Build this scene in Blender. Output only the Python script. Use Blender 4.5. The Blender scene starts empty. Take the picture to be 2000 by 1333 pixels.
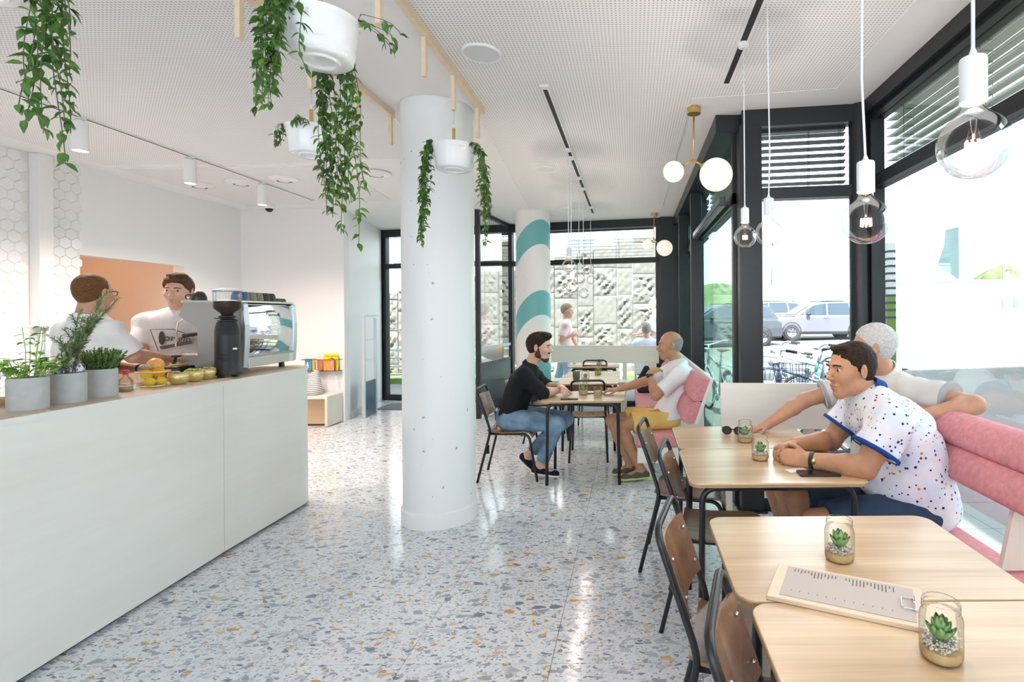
import bpy, bmesh, math, random
import numpy as np
from mathutils import Vector, Matrix

scene = bpy.context.scene
COL = scene.collection
random.seed(7)

# ------------------------------------------------------------------ camera, sky, sun, exposure
FPX, VPX, VPY = 1030.0, 1235.0, 615.0      # focal length and principal point in pixels of the 2000x1333 frame
cam_d = bpy.data.cameras.new('camera')
cam = bpy.data.objects.new('camera', cam_d); COL.objects.link(cam)
cam_d.sensor_width = 36.0; cam_d.lens = 36.0 * FPX / 2000.0
cam_d.shift_x = -(VPX - 1000.0) / 2000.0
cam_d.shift_y = -(666.5 - VPY) / 2000.0
cam.location = (0, 0, 1.5)
cam.rotation_euler = (math.pi / 2, 0.0075, 0)
scene.camera = cam
cam_d.clip_start = 0.05; cam_d.clip_end = 400

world = bpy.data.worlds.new('sky'); scene.world = world; world.use_nodes = True
wb = world.node_tree.nodes['Background']
wb.inputs[0].default_value = (0.80, 0.91, 1.0, 1); wb.inputs[1].default_value = 2.9

sun_d = bpy.data.lights.new('sun', 'SUN'); sun_d.energy = 17.0; sun_d.angle = 0.01; sun_d.color = (1, 0.95, 0.86)
sun = bpy.data.objects.new('sun', sun_d); COL.objects.link(sun)
sun.rotation_euler = Vector((0.03, 0.60, -0.80)).to_track_quat('-Z', 'Y').to_euler()

scene.view_settings.view_transform = 'Standard'
scene.view_settings.look = 'None'
scene.view_settings.gamma = 1.0
scene.view_settings.use_curve_mapping = False
scene.view_settings.exposure = 0.64

# ------------------------------------------------------------------ mesh helpers
def link(o, parent=None):
    COL.objects.link(o)
    if parent is not None: o.parent = parent
    return o

def tag(o, label=None, cat=None, group=None, kind=None):
    if label: o['label'] = label
    if cat: o['category'] = cat
    if group: o['group'] = group
    if kind: o['kind'] = kind
    return o

def thing(name, label, cat, loc=(0, 0, 0), rz=0.0, group=None):
    o = bpy.data.objects.new(name, None); COL.objects.link(o)
    o.location = loc; o.rotation_euler = (0, 0, rz); o.empty_display_size = 0.1
    return tag(o, label, cat, group)

def copy_tree(o, parent=None):
    c = o.copy(); COL.objects.link(c); c.parent = parent
    for ch in o.children: copy_tree(ch, c)
    return c

def V(*a): return Vector(a)

class MB:
    """collects simple shapes, builds ONE mesh object"""
    def __init__(s): s.v = []; s.f = []
    def add(s, vs, fs):
        n = len(s.v); s.v += [tuple(v) for v in vs]; s.f += [tuple(i + n for i in f) for f in fs]; return s
    def box(s, lo, hi, M=None):
        x0, y0, z0 = lo; x1, y1, z1 = hi
        vs = [Vector(p) for p in ((x0,y0,z0),(x1,y0,z0),(x1,y1,z0),(x0,y1,z0),(x0,y0,z1),(x1,y0,z1),(x1,y1,z1),(x0,y1,z1))]
        if M: vs = [M @ v for v in vs]
        return s.add(vs, [(0,3,2,1),(4,5,6,7),(0,1,5,4),(1,2,6,5),(2,3,7,6),(3,0,4,7)])
    def bar(s, a, b, w, h, up=(0, 0, 1)):
        """box beam from a to b, w across, h along up"""
        a = Vector(a); b = Vector(b); d = b - a; L = d.length; d.normalize()
        u = Vector(up); sd = d.cross(u)
        if sd.length < 1e-5: sd = d.cross(Vector((1, 0, 0)))
        sd.normalize(); u = sd.cross(d)
        vs = []
        for t in (a, b):
            for i, j in ((-1,-1),(1,-1),(1,1),(-1,1)): vs.append(t + sd * (w/2*i) + u * (h/2*j))
        return s.add(vs, [(3,2,1,0),(4,5,6,7),(0,1,5,4),(1,2,6,5),(2,3,7,6),(3,0,4,7)])
    def tube(s, pts, r, seg=8, closed=False, cap=True):
        pts = [Vector(p) for p in pts]; n = len(pts)
        rs = r if isinstance(r, (list, tuple)) else [r] * n
        vs = []; prev = None
        for i, p in enumerate(pts):
            if closed: d = pts[(i+1) % n] - pts[i-1]
            else: d = pts[min(i+1, n-1)] - pts[max(i-1, 0)]
            d.normalize()
            if prev is None:
                a = Vector((0, 0, 1)) if abs(d.z) < 0.9 else Vector((1, 0, 0))
                e1 = d.cross(a).normalized()
            else:
                e1 = (prev - d * prev.dot(d)).normalized()
            prev = e1; e2 = d.cross(e1)
            for k in range(seg):
                t = 2 * math.pi * k / seg
                vs.append(p + (e1 * math.cos(t) + e2 * math.sin(t)) * rs[i])
        fs = []
        for i in range(n if closed else n - 1):
            j = (i + 1) % n
            for k in range(seg):
                l = (k + 1) % seg
                fs.append((i*seg+k, i*seg+l, j*seg+l, j*seg+k))
        if cap and not closed:
            fs.append(tuple(range(seg))[::-1]); fs.append(tuple((n-1)*seg + k for k in range(seg)))
        return s.add(vs, fs)
    def lathe(s, prof, seg=32, c=(0, 0, 0), M=None):
        """prof: list of (r, z); r=0 makes a pole"""
        vs = []; rows = []
        for r, z in prof:
            if r <= 1e-6:
                rows.append([len(vs)]); vs.append(Vector((0, 0, z)))
            else:
                rows.append(list(range(len(vs), len(vs) + seg)))
                vs += [Vector((r*math.cos(2*math.pi*k/seg), r*math.sin(2*math.pi*k/seg), z)) for k in range(seg)]
        fs = []
        for A, B in zip(rows, rows[1:]):
            for k in range(seg):
                l = (k+1) % seg
                if len(A) == 1 and len(B) == 1: continue
                if len(A) == 1: fs.append((A[0], B[l], B[k]))
                elif len(B) == 1: fs.append((A[k], A[l], B[0]))
                else: fs.append((A[k], A[l], B[l], B[k]))
        if M: vs = [M @ v for v in vs]
        c = Vector(c)
        return s.add([v + c for v in vs], fs)
    def prism(s, poly, z0, z1, M=None):
        n = len(poly)
        vs = [Vector((x, y, z0)) for x, y in poly] + [Vector((x, y, z1)) for x, y in poly]
        if M: vs = [M @ v for v in vs]
        fs = [tuple(range(n))[::-1], tuple(range(n, 2*n))]
        fs += [(i, (i+1) % n, n + (i+1) % n, n + i) for i in range(n)]
        return s.add(vs, fs)
    def ball(s, c, r, seg=16, rings=10, M=None):
        rx, ry, rz = (r, r, r) if not isinstance(r, (tuple, list)) else r
        prof = [(math.sin(math.pi*i/rings), -math.cos(math.pi*i/rings)) for i in range(rings+1)]
        prof[0] = (0, -1); prof[-1] = (0, 1)
        S = Matrix.Diagonal((rx, ry, rz, 1))
        return s.lathe(prof, seg, c, (M @ S) if M else S)
    def build(s, name, mat, parent=None, smooth=False, bevel=0, bseg=2, loc=None, auto=None):
        me = bpy.data.meshes.new(name); me.from_pydata(s.v, [], s.f); me.update()
        if mat is not None: me.materials.append(MAT[mat] if isinstance(mat, str) else mat)
        if smooth:
            me.polygons.foreach_set('use_smooth', [True] * len(me.polygons))
        o = bpy.data.objects.new(name, me); link(o, parent)
        if auto is not None and smooth:
            me.set_sharp_from_angle(angle=auto)
        if bevel:
            b = o.modifiers.new('bevel', 'BEVEL'); b.width = bevel; b.segments = bseg; b.limit_method = 'ANGLE'; b.angle_limit = 0.6
        if loc: o.location = loc
        return o

def rrect(x0, y0, x1, y1, r, n=6):
    p = []
    for cx, cy, a in ((x1-r, y1-r, 0), (x0+r, y1-r, 90), (x0+r, y0+r, 180), (x1-r, y0+r, 270)):
        for i in range(n+1):
            t = math.radians(a + 90*i/n); p.append((cx + r*math.cos(t), cy + r*math.sin(t)))
    return p

def arc(a, b, c, n=6):
    """rounded corner points: a -> (corner b) -> c given as tangent points"""
    a, b, c = Vector(a), Vector(b), Vector(c)
    return [a*(1-t)**2 + b*2*t*(1-t) + c*t*t for t in [i/n for i in range(n+1)]]

def fillet(pts, r, n=5):
    pts = [Vector(p) for p in pts]; out = [pts[0]]
    for i in range(1, len(pts)-1):
        a, b, c = pts[i-1], pts[i], pts[i+1]
        ra = min(r, (a-b).length*0.49); rc = min(r, (c-b).length*0.49)
        out += arc(b + (a-b).normalized()*ra, b, b + (c-b).normalized()*rc, n)
    return out + [pts[-1]]

def struct(o): o['kind'] = 'structure'; return o

def sempty(name, loc=(0, 0, 0)):
    o = bpy.data.objects.new(name, None); COL.objects.link(o); o.location = loc; o['kind'] = 'structure'; return o

def text_mesh(s, size, depth=0.0005):
    cu = bpy.data.curves.new('txt', 'FONT'); cu.body = s; cu.size = size; cu.extrude = depth
    cu.align_x = 'CENTER'; cu.align_y = 'CENTER'
    o = bpy.data.objects.new('txt', cu); COL.objects.link(o)
    dg = bpy.context.evaluated_depsgraph_get()
    me = bpy.data.meshes.new_from_object(o.evaluated_get(dg)); bpy.data.objects.remove(o)
    return me

def text_obj(name, s, size, mat, parent, M, depth=0.0005):
    me = text_mesh(s, size, depth); me.transform(M); me.materials.clear(); me.materials.append(MAT[mat])
    return link(bpy.data.objects.new(name, me), parent)

def frame_M(o, x, y, z):
    M = Matrix.Identity(4)
    for i, a in enumerate((x, y, z)):
        a = Vector(a).normalized()
        for j in range(3): M[j][i] = a[j]
    for j in range(3): M[j][3] = o[j]
    return M

# ------------------------------------------------------------------ materials
MAT = {}
def nodes(name):
    m = bpy.data.materials.new(name); m.use_nodes = True; MAT[name] = m
    nt = m.node_tree; b = nt.nodes['Principled BSDF']
    return m, nt, b
def N(nt, t, **kw):
    n = nt.nodes.new('ShaderNode' + t)
    for k, v in kw.items():
        if k.startswith('i_'): n.inputs[k[2:]].default_value = v
        else: setattr(n, k, v)
    return n
def L(nt, a, b): nt.links.new(a, b)
def mathn(nt, op, a, b=None, c=None):
    n = nt.nodes.new('ShaderNodeMath'); n.operation = op
    for i, x in enumerate((a, b, c)):
        if x is None: continue
        if isinstance(x, (int, float)): n.inputs[i].default_value = x
        else: L(nt, x, n.inputs[i])
    return n.outputs[0]
def mixc(nt, fac, a, b):
    n = nt.nodes.new('ShaderNodeMix'); n.data_type = 'RGBA'
    for i, x in ((0, fac), (6, a), (7, b)):
        if isinstance(x, (int, float)): n.inputs[i].default_value = x
        elif isinstance(x, tuple): n.inputs[i].default_value = x if len(x) == 4 else x + (1,)
        else: L(nt, x, n.inputs[i])
    return n.outputs[2]
def coords(nt, scale=(1, 1, 1), rot=(0, 0, 0), kind='Object'):
    tc = nt.nodes.new('ShaderNodeTexCoord'); mp = nt.nodes.new('ShaderNodeMapping')
    mp.inputs['Scale'].default_value = scale; mp.inputs['Rotation'].default_value = rot
    L(nt, tc.outputs[kind], mp.inputs[0]); return mp.outputs[0]
def noise(nt, vec, scale, detail=3, rough=0.5):
    n = nt.nodes.new('ShaderNodeTexNoise'); n.inputs['Scale'].default_value = scale
    n.inputs['Detail'].default_value = detail; n.inputs['Roughness'].default_value = rough
    L(nt, vec, n.inputs['Vector']); return n
def ramp(nt, fac, stops):
    n = nt.nodes.new('ShaderNodeValToRGB'); e = n.color_ramp.elements
    while len(e) < len(stops): e.new(0.5)
    for el, (p, c) in zip(e, stops):
        el.position = p; el.color = c if len(c) == 4 else c + (1,)
    L(nt, fac, n.inputs[0]); return n.outputs[0]
def bump(nt, b, h, strength=0.2, dist=0.01):
    n = nt.nodes.new('ShaderNodeBump'); n.inputs['Strength'].default_value = strength; n.inputs['Distance'].default_value = dist
    L(nt, h, n.inputs['Height']); L(nt, n.outputs[0], b.inputs['Normal'])

def simple(name, col, rough=0.5, metal=0.0, var=0.0, vscale=8.0, bmp=0.0, bscale=60.0, spec=0.5, sss=0.0, coat=0.0, trans=0.0):
    m, nt, b = nodes(name)
    b.inputs['Base Color'].default_value = col + (1,); b.inputs['Roughness'].default_value = rough
    b.inputs['Metallic'].default_value = metal; b.inputs['Specular IOR Level'].default_value = spec
    if sss: b.inputs['Subsurface Weight'].default_value = sss; b.inputs['Subsurface Radius'].default_value = (0.012, 0.005, 0.003)
    if coat: b.inputs['Coat Weight'].default_value = coat; b.inputs['Coat Roughness'].default_value = 0.1
    if var or bmp: vec = coords(nt)
    if var:
        n = noise(nt, vec, vscale)
        lo = tuple(c*(1-var) for c in col); hi = tuple(min(1, c*(1+var)) for c in col)
        L(nt, ramp(nt, n.outputs['Fac'], [(0.3, lo), (0.7, hi)]), b.inputs['Base Color'])
    if bmp:
        n = noise(nt, vec, bscale, 4); bump(nt, b, n.outputs['Fac'], bmp, 0.01)
    return m

def wood(name, c0, c1, axis=0, rough=0.4, fine=1.0, contrast=1.0, spec=0.5):
    """plain-sawn grain running along the given object axis"""
    m, nt, b = nodes(name); b.inputs['Roughness'].default_value = rough; b.inputs['Specular IOR Level'].default_value = spec
    sc = [14*fine, 14*fine, 14*fine]; sc[axis] = 0.9*fine
    v = coords(nt, tuple(sc))
    n1 = noise(nt, v, 1.0, 5, 0.6)
    sc2 = [90*fine]*3; sc2[axis] = 3*fine
    n2 = noise(nt, coords(nt, tuple(sc2)), 1.0, 2, 0.5)
    sw = [2.2*fine]*3; sw[axis] = 0.35*fine
    nd = noise(nt, coords(nt, tuple(sw)), 1.0, 2, 0.5)               # broad growth figure
    rg = mathn(nt, 'PINGPONG', mathn(nt, 'MULTIPLY', nd.outputs['Fac'], 14.0), 1.0)
    f = mathn(nt, 'ADD', mathn(nt, 'MULTIPLY', n1.outputs['Fac'], 0.55), mathn(nt, 'MULTIPLY', rg, 0.20*contrast))
    f = mathn(nt, 'ADD', f, mathn(nt, 'MULTIPLY', n2.outputs['Fac'], 0.30))
    L(nt, ramp(nt, f, [(0.25, c1), (0.75, c0)]), b.inputs['Base Color'])
    return m

def glass(name, tint, refl=1.0, rough=0.0, ior=1.45, edge=1.0):
    """thin clear pane: transparent + fresnel reflection"""
    m, nt, b = nodes(name); nt.nodes.remove(b); out = nt.nodes['Material Output']
    t = N(nt, 'BsdfTransparent'); t.inputs[0].default_value = tint + (1,)
    if edge < 1:      # edge-on walls tinted darker, standing in for the dark rims of refraction
        lw = N(nt, 'LayerWeight'); lw.inputs[0].default_value = 0.5
        L(nt, mixc(nt, mathn(nt, 'POWER', lw.outputs['Facing'], 6.0), tint, tuple(c*edge for c in tint)), t.inputs[0])
    g = N(nt, 'BsdfGlossy'); g.inputs['Roughness'].default_value = rough
    fr = N(nt, 'Fresnel'); fr.inputs[0].default_value = ior
    mx = N(nt, 'MixShader'); L(nt, mathn(nt, 'MULTIPLY', fr.outputs[0], refl), mx.inputs[0])
    L(nt, t.outputs[0], mx.inputs[1]); L(nt, g.outputs[0], mx.inputs[2]); L(nt, mx.outputs[0], out.inputs[0])
    return m

def emit(name, col, s):
    m, nt, b = nodes(name)
    b.inputs['Base Color'].default_value = col + (1,)
    b.inputs['Emission Color'].default_value = col + (1,); b.inputs['Emission Strength'].default_value = s
    return m

simple('wall_paint', (0.86, 0.845, 0.835), 0.6, bmp=0.02, bscale=200)
simple('wall_cool', (0.84, 0.84, 0.835), 0.6, bmp=0.02, bscale=200)
simple('ceiling_paint', (0.85, 0.835, 0.83), 0.7)
simple('peach', (0.80, 0.62, 0.50), 0.6)
simple('white_gloss', (0.86, 0.85, 0.84), 0.12, bmp=0.02, bscale=6)
simple('grout', (0.76, 0.74, 0.72), 0.8)
simple('white_metal', (0.84, 0.83, 0.81), 0.35)
simple('white_plastic', (0.86, 0.86, 0.86), 0.4)
simple('enamel', (0.88, 0.88, 0.87), 0.15)
simple('frame_black', (0.012, 0.013, 0.016), 0.38, bmp=0.15, bscale=140)
simple('black_metal', (0.010, 0.011, 0.013), 0.33)
simple('black_plastic', (0.012, 0.012, 0.013), 0.42)
simple('dark_slot', (0.02, 0.02, 0.022), 0.6)
simple('grey_panel', (0.06, 0.075, 0.09), 0.3)
simple('blue_panel', (0.065, 0.12, 0.18), 0.25)
simple('silver', (0.62, 0.66, 0.70), 0.35, metal=0.6)
simple('steel', (0.60, 0.58, 0.55), 0.34, metal=1.0)
simple('steel_side', (0.40, 0.385, 0.365), 0.42, metal=0.55)
simple('chrome', (0.86, 0.88, 0.90), 0.04, metal=1.0)
simple('brass', (0.70, 0.50, 0.20), 0.28, metal=1.0)
simple('gold_bowl', (0.82, 0.72, 0.33), 0.36, metal=0.75, bmp=0.35, bscale=70)
simple('gold_wire', (0.86, 0.70, 0.34), 0.3, metal=0.8)
simple('concrete_pot', (0.50, 0.51, 0.51), 0.75, var=0.10, vscale=14, bmp=0.06, bscale=90)
simple('soil', (0.05, 0.035, 0.025), 0.95, bmp=0.5, bscale=80)
simple('teal', (0.16, 0.45, 0.46), 0.6)
simple('batten', (0.80, 0.64, 0.45), 0.5, var=0.05, vscale=20)
simple('handle_wood', (0.66, 0.40, 0.14), 0.45, var=0.1, vscale=30)
simple('leaf', (0.075, 0.185, 0.030), 0.42, var=0.45, vscale=9)
simple('leaf_light', (0.16, 0.31, 0.045), 0.42, var=0.4, vscale=11)
simple('stem', (0.10, 0.13, 0.05), 0.6)
simple('mint', (0.22, 0.50, 0.050), 0.45, var=0.45, vscale=13, bmp=0.15, bscale=150)
simple('mint_stem', (0.30, 0.46, 0.08), 0.5)
simple('rosemary', (0.25, 0.35, 0.15), 0.55, var=0.35, vscale=30)
simple('thyme', (0.17, 0.28, 0.075), 0.55, var=0.35, vscale=40)
simple('lavender', (0.20, 0.20, 0.55), 0.6, var=0.2)
simple('woody', (0.22, 0.16, 0.09), 0.7)
simple('succulent', (0.17, 0.30, 0.10), 0.45, var=0.35, vscale=60)
simple('sand', (0.62, 0.43, 0.22), 0.9, var=0.15, vscale=60)
simple('pebble', (0.66, 0.62, 0.56), 0.7, var=0.35, vscale=130)
simple('lemon', (0.86, 0.62, 0.03), 0.38, bmp=0.12, bscale=180, sss=0.05)
simple('orange', (0.88, 0.36, 0.015), 0.38, bmp=0.12, bscale=160, sss=0.05)
simple('grapefruit', (0.86, 0.42, 0.10), 0.38, bmp=0.1, bscale=140, sss=0.05)
simple('ginger', (0.52, 0.36, 0.20), 0.7, var=0.25, vscale=40, bmp=0.3, bscale=60)
simple('lime_strip', (0.32, 0.68, 0.05), 0.4)
simple('red_cap', (0.66, 0.02, 0.03), 0.35)
simple('pink_velvet', (0.68, 0.275, 0.295), 0.8, var=0.13, vscale=38, bmp=0.10, bscale=70)
simple('paper', (0.50, 0.44, 0.40), 0.7)
simple('ink', (0.12, 0.11, 0.11), 0.8)
simple('coffee', (0.045, 0.018, 0.008), 0.6, var=0.5, vscale=200, bmp=0.6, bscale=250)
simple('cup_dark', (0.030, 0.028, 0.026), 0.3)
simple('cup_brown', (0.065, 0.052, 0.042), 0.5)
simple('cup_olive', (0.27, 0.25, 0.16), 0.4)
simple('cup_green', (0.10, 0.13, 0.06), 0.45)
simple('cup_blue', (0.09, 0.16, 0.30), 0.3)
simple('lemonade', (0.98, 0.80, 0.30), 0.2)
simple('screen', (0.012, 0.013, 0.017), 0.08)
simple('phone_pink', (0.62, 0.40, 0.36), 0.3)
simple('lens_dark', (0.02, 0.022, 0.026), 0.06)
simple('mat_grey', (0.13, 0.135, 0.14), 0.9)
simple('asphalt', (0.135, 0.14, 0.135), 0.9, var=0.08, vscale=0.6)
simple('paving', (0.15, 0.17, 0.175), 0.85, var=0.06, vscale=3)
simple('grass', (0.10, 0.17, 0.035), 0.9, var=0.35, vscale=4)
simple('hill_green', (0.16, 0.19, 0.10), 0.95, var=0.2, vscale=0.08)
simple('bush', (0.09, 0.12, 0.055), 0.9, var=0.4, vscale=0.7)
simple('white_render', (0.78, 0.78, 0.76), 0.8)
simple('far_window', (0.12, 0.17, 0.21), 0.1)
simple('galv', (0.42, 0.45, 0.46), 0.45, metal=0.5)
simple('stone_rough', (0.125, 0.12, 0.11), 0.9, var=0.45, vscale=9, bmp=1.0, bscale=26)
simple('stone_smooth', (0.115, 0.115, 0.11), 0.85, var=0.16, vscale=7, bmp=0.25, bscale=60)
simple('rail_blue', (0.22, 0.32, 0.36), 0.5)
simple('car_silver', (0.12, 0.125, 0.18), 0.35, metal=0.1, spec=0.3)
simple('car_grey', (0.05, 0.06, 0.075), 0.35, metal=0.1, spec=0.3)
simple('car_glass', (0.04, 0.06, 0.085), 0.1, spec=0.15)
simple('tyre', (0.02, 0.02, 0.02), 0.8)
simple('alloy', (0.62, 0.63, 0.66), 0.3, metal=0.8)
simple('bike_blue', (0.06, 0.10, 0.19), 0.35)
simple('bike_green', (0.02, 0.13, 0.13), 0.35)
simple('bike_silver', (0.46, 0.50, 0.56), 0.3, metal=0.7)
simple('post_green', (0.17, 0.30, 0.045), 0.5)
simple('flag_dark', (0.055, 0.085, 0.10), 0.8)
simple('post_yellow', (0.35, 0.20, 0.02), 0.6)
simple('cloth_yellow', (0.75, 0.42, 0.05), 0.8)
wood('birch', (0.85, 0.825, 0.785), (0.79, 0.755, 0.705), 1, 0.42, 0.42, 0.6)
wood('birch_x', (0.86, 0.82, 0.755), (0.79, 0.735, 0.65), 0, 0.42, 0.8, 0.6)
wood('birch_z', (0.83, 0.77, 0.68), (0.74, 0.67, 0.56), 2, 0.42, 0.8, 0.6)
wood('counter_top', (0.66, 0.53, 0.40), (0.55, 0.42, 0.30), 1, 0.35, 0.8, 0.6)
wood('oak', (0.73, 0.55, 0.36), (0.44, 0.285, 0.15), 0, 0.30, 1.0, 1.5)
MAT['oak'].node_tree.nodes['Principled BSDF'].inputs['Coat Weight'].default_value = 0.3; MAT['oak'].node_tree.nodes['Principled BSDF'].inputs['Coat Roughness'].default_value = 0.18
wood('oak_edge', (0.50, 0.31, 0.14), (0.38, 0.22, 0.09), 0, 0.4, 1.0)
wood('menu_board', (0.74, 0.59, 0.43), (0.66, 0.50, 0.35), 0, 0.4, 1.2)
wood('walnut', (0.30, 0.165, 0.095), (0.17, 0.085, 0.045), 0, 0.26, 1.3, 1.2, 0.6)
wood('ply_edge', (0.55, 0.36, 0.20), (0.36, 0.21, 0.11), 2, 0.5, 1.0)
wood('bookcase', (0.66, 0.48, 0.29), (0.58, 0.40, 0.23), 0, 0.45, 0.7, 0.5)
glass('pane', (0.97, 0.985, 0.98), 0.45)
glass('pane_green', (0.74, 0.92, 0.87), 0.5)
glass('jar_glass', (0.985, 0.995, 0.99), 0.6, 0.0, 1.3, 0.25)
glass('bulb_glass', (0.985, 0.985, 0.985), 0.7, 0.0, 1.35, 0.06)
glass('hopper_glass', (0.93, 0.93, 0.93), 0.7, 0.0, 1.4)
glass('bottle_glass', (0.90, 0.92, 0.90), 0.8, 0.0, 1.4)
emit('globe_light', (1.0, 0.84, 0.70), 0.42)
emit('filament', (1.0, 0.36, 0.12), 5.0)
emit('spot_lens', (1.0, 0.75, 0.5), 6.0)
emit('rim_glow', (0.9, 0.45, 0.22), 0.25)  # bulb glow put into the socket rim, which is no lamp

# concrete column with pits, optional painted teal bands
def column_mat(name, bands):
    m, nt, b = nodes(name); b.inputs['Roughness'].default_value = 0.45
    tc = N(nt, 'TexCoord'); v = tc.outputs['Object']
    vo = N(nt, 'TexVoronoi'); vo.inputs['Scale'].default_value = 15; vo.inputs['Randomness'].default_value = 1
    nz = noise(nt, v, 40, 2); mv = N(nt, 'VectorMath', operation='MULTIPLY_ADD')
    L(nt, nz.outputs['Color'], mv.inputs[0]); mv.inputs[1].default_value = (0.035, 0.035, 0.035); L(nt, v, mv.inputs[2])
    L(nt, mv.outputs[0], vo.inputs['Vector'])
    sep = N(nt, 'SeparateColor'); L(nt, vo.outputs['Color'], sep.inputs[0])
    rad = mathn(nt, 'MULTIPLY', mathn(nt, 'POWER', sep.outputs[0], 3.0), 0.17)
    pit = mathn(nt, 'LESS_THAN', vo.outputs['Distance'], rad)
    base = (0.83, 0.83, 0.82, 1)
    if bands:
        s = N(nt, 'SeparateXYZ'); L(nt, v, s.inputs[0])
        ang = mathn(nt, 'ARCTAN2', s.outputs[1], s.outputs[0])
        zu = mathn(nt, 'MULTIPLY_ADD', mathn(nt, 'COSINE', mathn(nt, 'ADD', ang, math.radians(49))), 0.285, 2.91 - 0.285)
        fr = mathn(nt, 'FRACT', mathn(nt, 'DIVIDE', mathn(nt, 'ADD', mathn(nt, 'SUBTRACT', zu, s.outputs[2]), 0.0), 1.04))
        ok = mathn(nt, 'MULTIPLY', mathn(nt, 'LESS_THAN', fr, 0.345), mathn(nt, 'GREATER_THAN', mathn(nt, 'SUBTRACT', zu, s.outputs[2]), 0.0))
        base = mixc(nt, ok, (0.83, 0.82, 0.80), (0.155, 0.44, 0.455))
    L(nt, mixc(nt, mathn(nt, 'MULTIPLY', pit, 0.8), base, (0.30, 0.30, 0.29)), b.inputs['Base Color'])
    bump(nt, b, mathn(nt, 'SUBTRACT', noise(nt, v, 9, 4).outputs['Fac'], mathn(nt, 'MULTIPLY', pit, 2.0)), 0.12, 0.01)
column_mat('concrete_column', False); column_mat('banded_column', True)

# terrazzo
def terrazzo():
    m, nt, b = nodes('terrazzo'); b.inputs['Roughness'].default_value = 0.13; b.inputs['Specular IOR Level'].default_value = 0.5
    geo = N(nt, 'NewGeometry'); pos = geo.outputs['Position']
    nz = noise(nt, pos, 22, 3); wv = N(nt, 'VectorMath', operation='MULTIPLY_ADD')
    L(nt, nz.outputs['Color'], wv.inputs[0]); wv.inputs[1].default_value = (0.022, 0.022, 0.0); L(nt, pos, wv.inputs[2])
    col = (0.69, 0.675, 0.665, 1)
    cloud = noise(nt, pos, 70, 4)
    col = ramp(nt, cloud.outputs['Fac'], [(0.35, (0.675, 0.69, 0.73)), (0.62, (0.76, 0.775, 0.81))])
    for k, (sc, thr, keep, sx) in enumerate(((105, 0.10, 0.26, 0.8), (54, 0.10, 0.25, 0.6), (29, 0.14, 0.15, 0.55))):
        mp = N(nt, 'Mapping'); mp.inputs['Location'].default_value = (k*3.3, k*1.7, 0); mp.inputs['Rotation'].default_value = (0, 0, 0.3 + k*0.9)
        mp.inputs['Scale'].default_value = (sx, 1, 1); L(nt, wv.outputs[0], mp.inputs[0])
        ve = N(nt, 'TexVoronoi', feature='DISTANCE_TO_EDGE', voronoi_dimensions='2D'); vf = N(nt, 'TexVoronoi', feature='F1', voronoi_dimensions='2D')
        for n in (ve, vf): n.inputs['Scale'].default_value = sc; L(nt, mp.outputs[0], n.inputs['Vector'])
        sp = N(nt, 'SeparateColor'); L(nt, vf.outputs['Color'], sp.inputs[0])
        mask = mathn(nt, 'MULTIPLY', mathn(nt, 'GREATER_THAN', ve.outputs['Distance'], thr), mathn(nt, 'LESS_THAN', sp.outputs[0], keep))
        rc = ramp(nt, sp.outputs[1], [(0.0, (0.22, 0.24, 0.29)), (0.16, (0.34, 0.37, 0.43)), (0.40, (0.50, 0.53, 0.58)), (0.62, (0.62, 0.62, 0.64)), (0.80, (0.42, 0.44, 0.50)), (0.88, (0.58, 0.33, 0.10)), (0.95, (0.66, 0.47, 0.26)), (1.0, (0.13, 0.15, 0.19))])
        rc.node.color_ramp.interpolation = 'CONSTANT'
        col = mixc(nt, mask, col, rc)
    L(nt, col, b.inputs['Base Color'])
terrazzo()

# perforated plasterboard
def perforated():
    m, nt, b = nodes('perforated'); b.inputs['Roughness'].default_value = 0.75
    geo = N(nt, 'NewGeometry'); s = N(nt, 'SeparateXYZ'); L(nt, geo.outputs['Position'], s.inputs[0])
    def cell(o): return mathn(nt, 'SUBTRACT', mathn(nt, 'FRACT', mathn(nt, 'MULTIPLY', o, 1/0.021)), 0.5)
    x, y = cell(s.outputs[0]), cell(s.outputs[1])
    d = mathn(nt, 'SQRT', mathn(nt, 'ADD', mathn(nt, 'MULTIPLY', x, x), mathn(nt, 'MULTIPLY', y, y)))
    hole = mathn(nt, 'LESS_THAN', d, 0.24)
    L(nt, mixc(nt, hole, (0.86, 0.845, 0.84), (0.48, 0.46, 0.455)), b.inputs['Base Color'])
perforated()

# striped canvas, dotted polo
def stripes(name, c0, c1, freq, axis=2):
    m, nt, b = nodes(name); b.inputs['Roughness'].default_value = 0.85
    v = coords(nt); s = N(nt, 'SeparateXYZ'); L(nt, v, s.inputs[0])
    nz = noise(nt, v, 9, 2)
    t = mathn(nt, 'ADD', mathn(nt, 'MULTIPLY', s.outputs[axis], freq), mathn(nt, 'MULTIPLY', nz.outputs['Fac'], 0.9))
    L(nt, mixc(nt, mathn(nt, 'LESS_THAN', mathn(nt, 'FRACT', t), 0.30), c0, c1), b.inputs['Base Color'])
stripes('canvas_stripe', (0.84, 0.80, 0.75), (0.04, 0.045, 0.06), 42)

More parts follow.
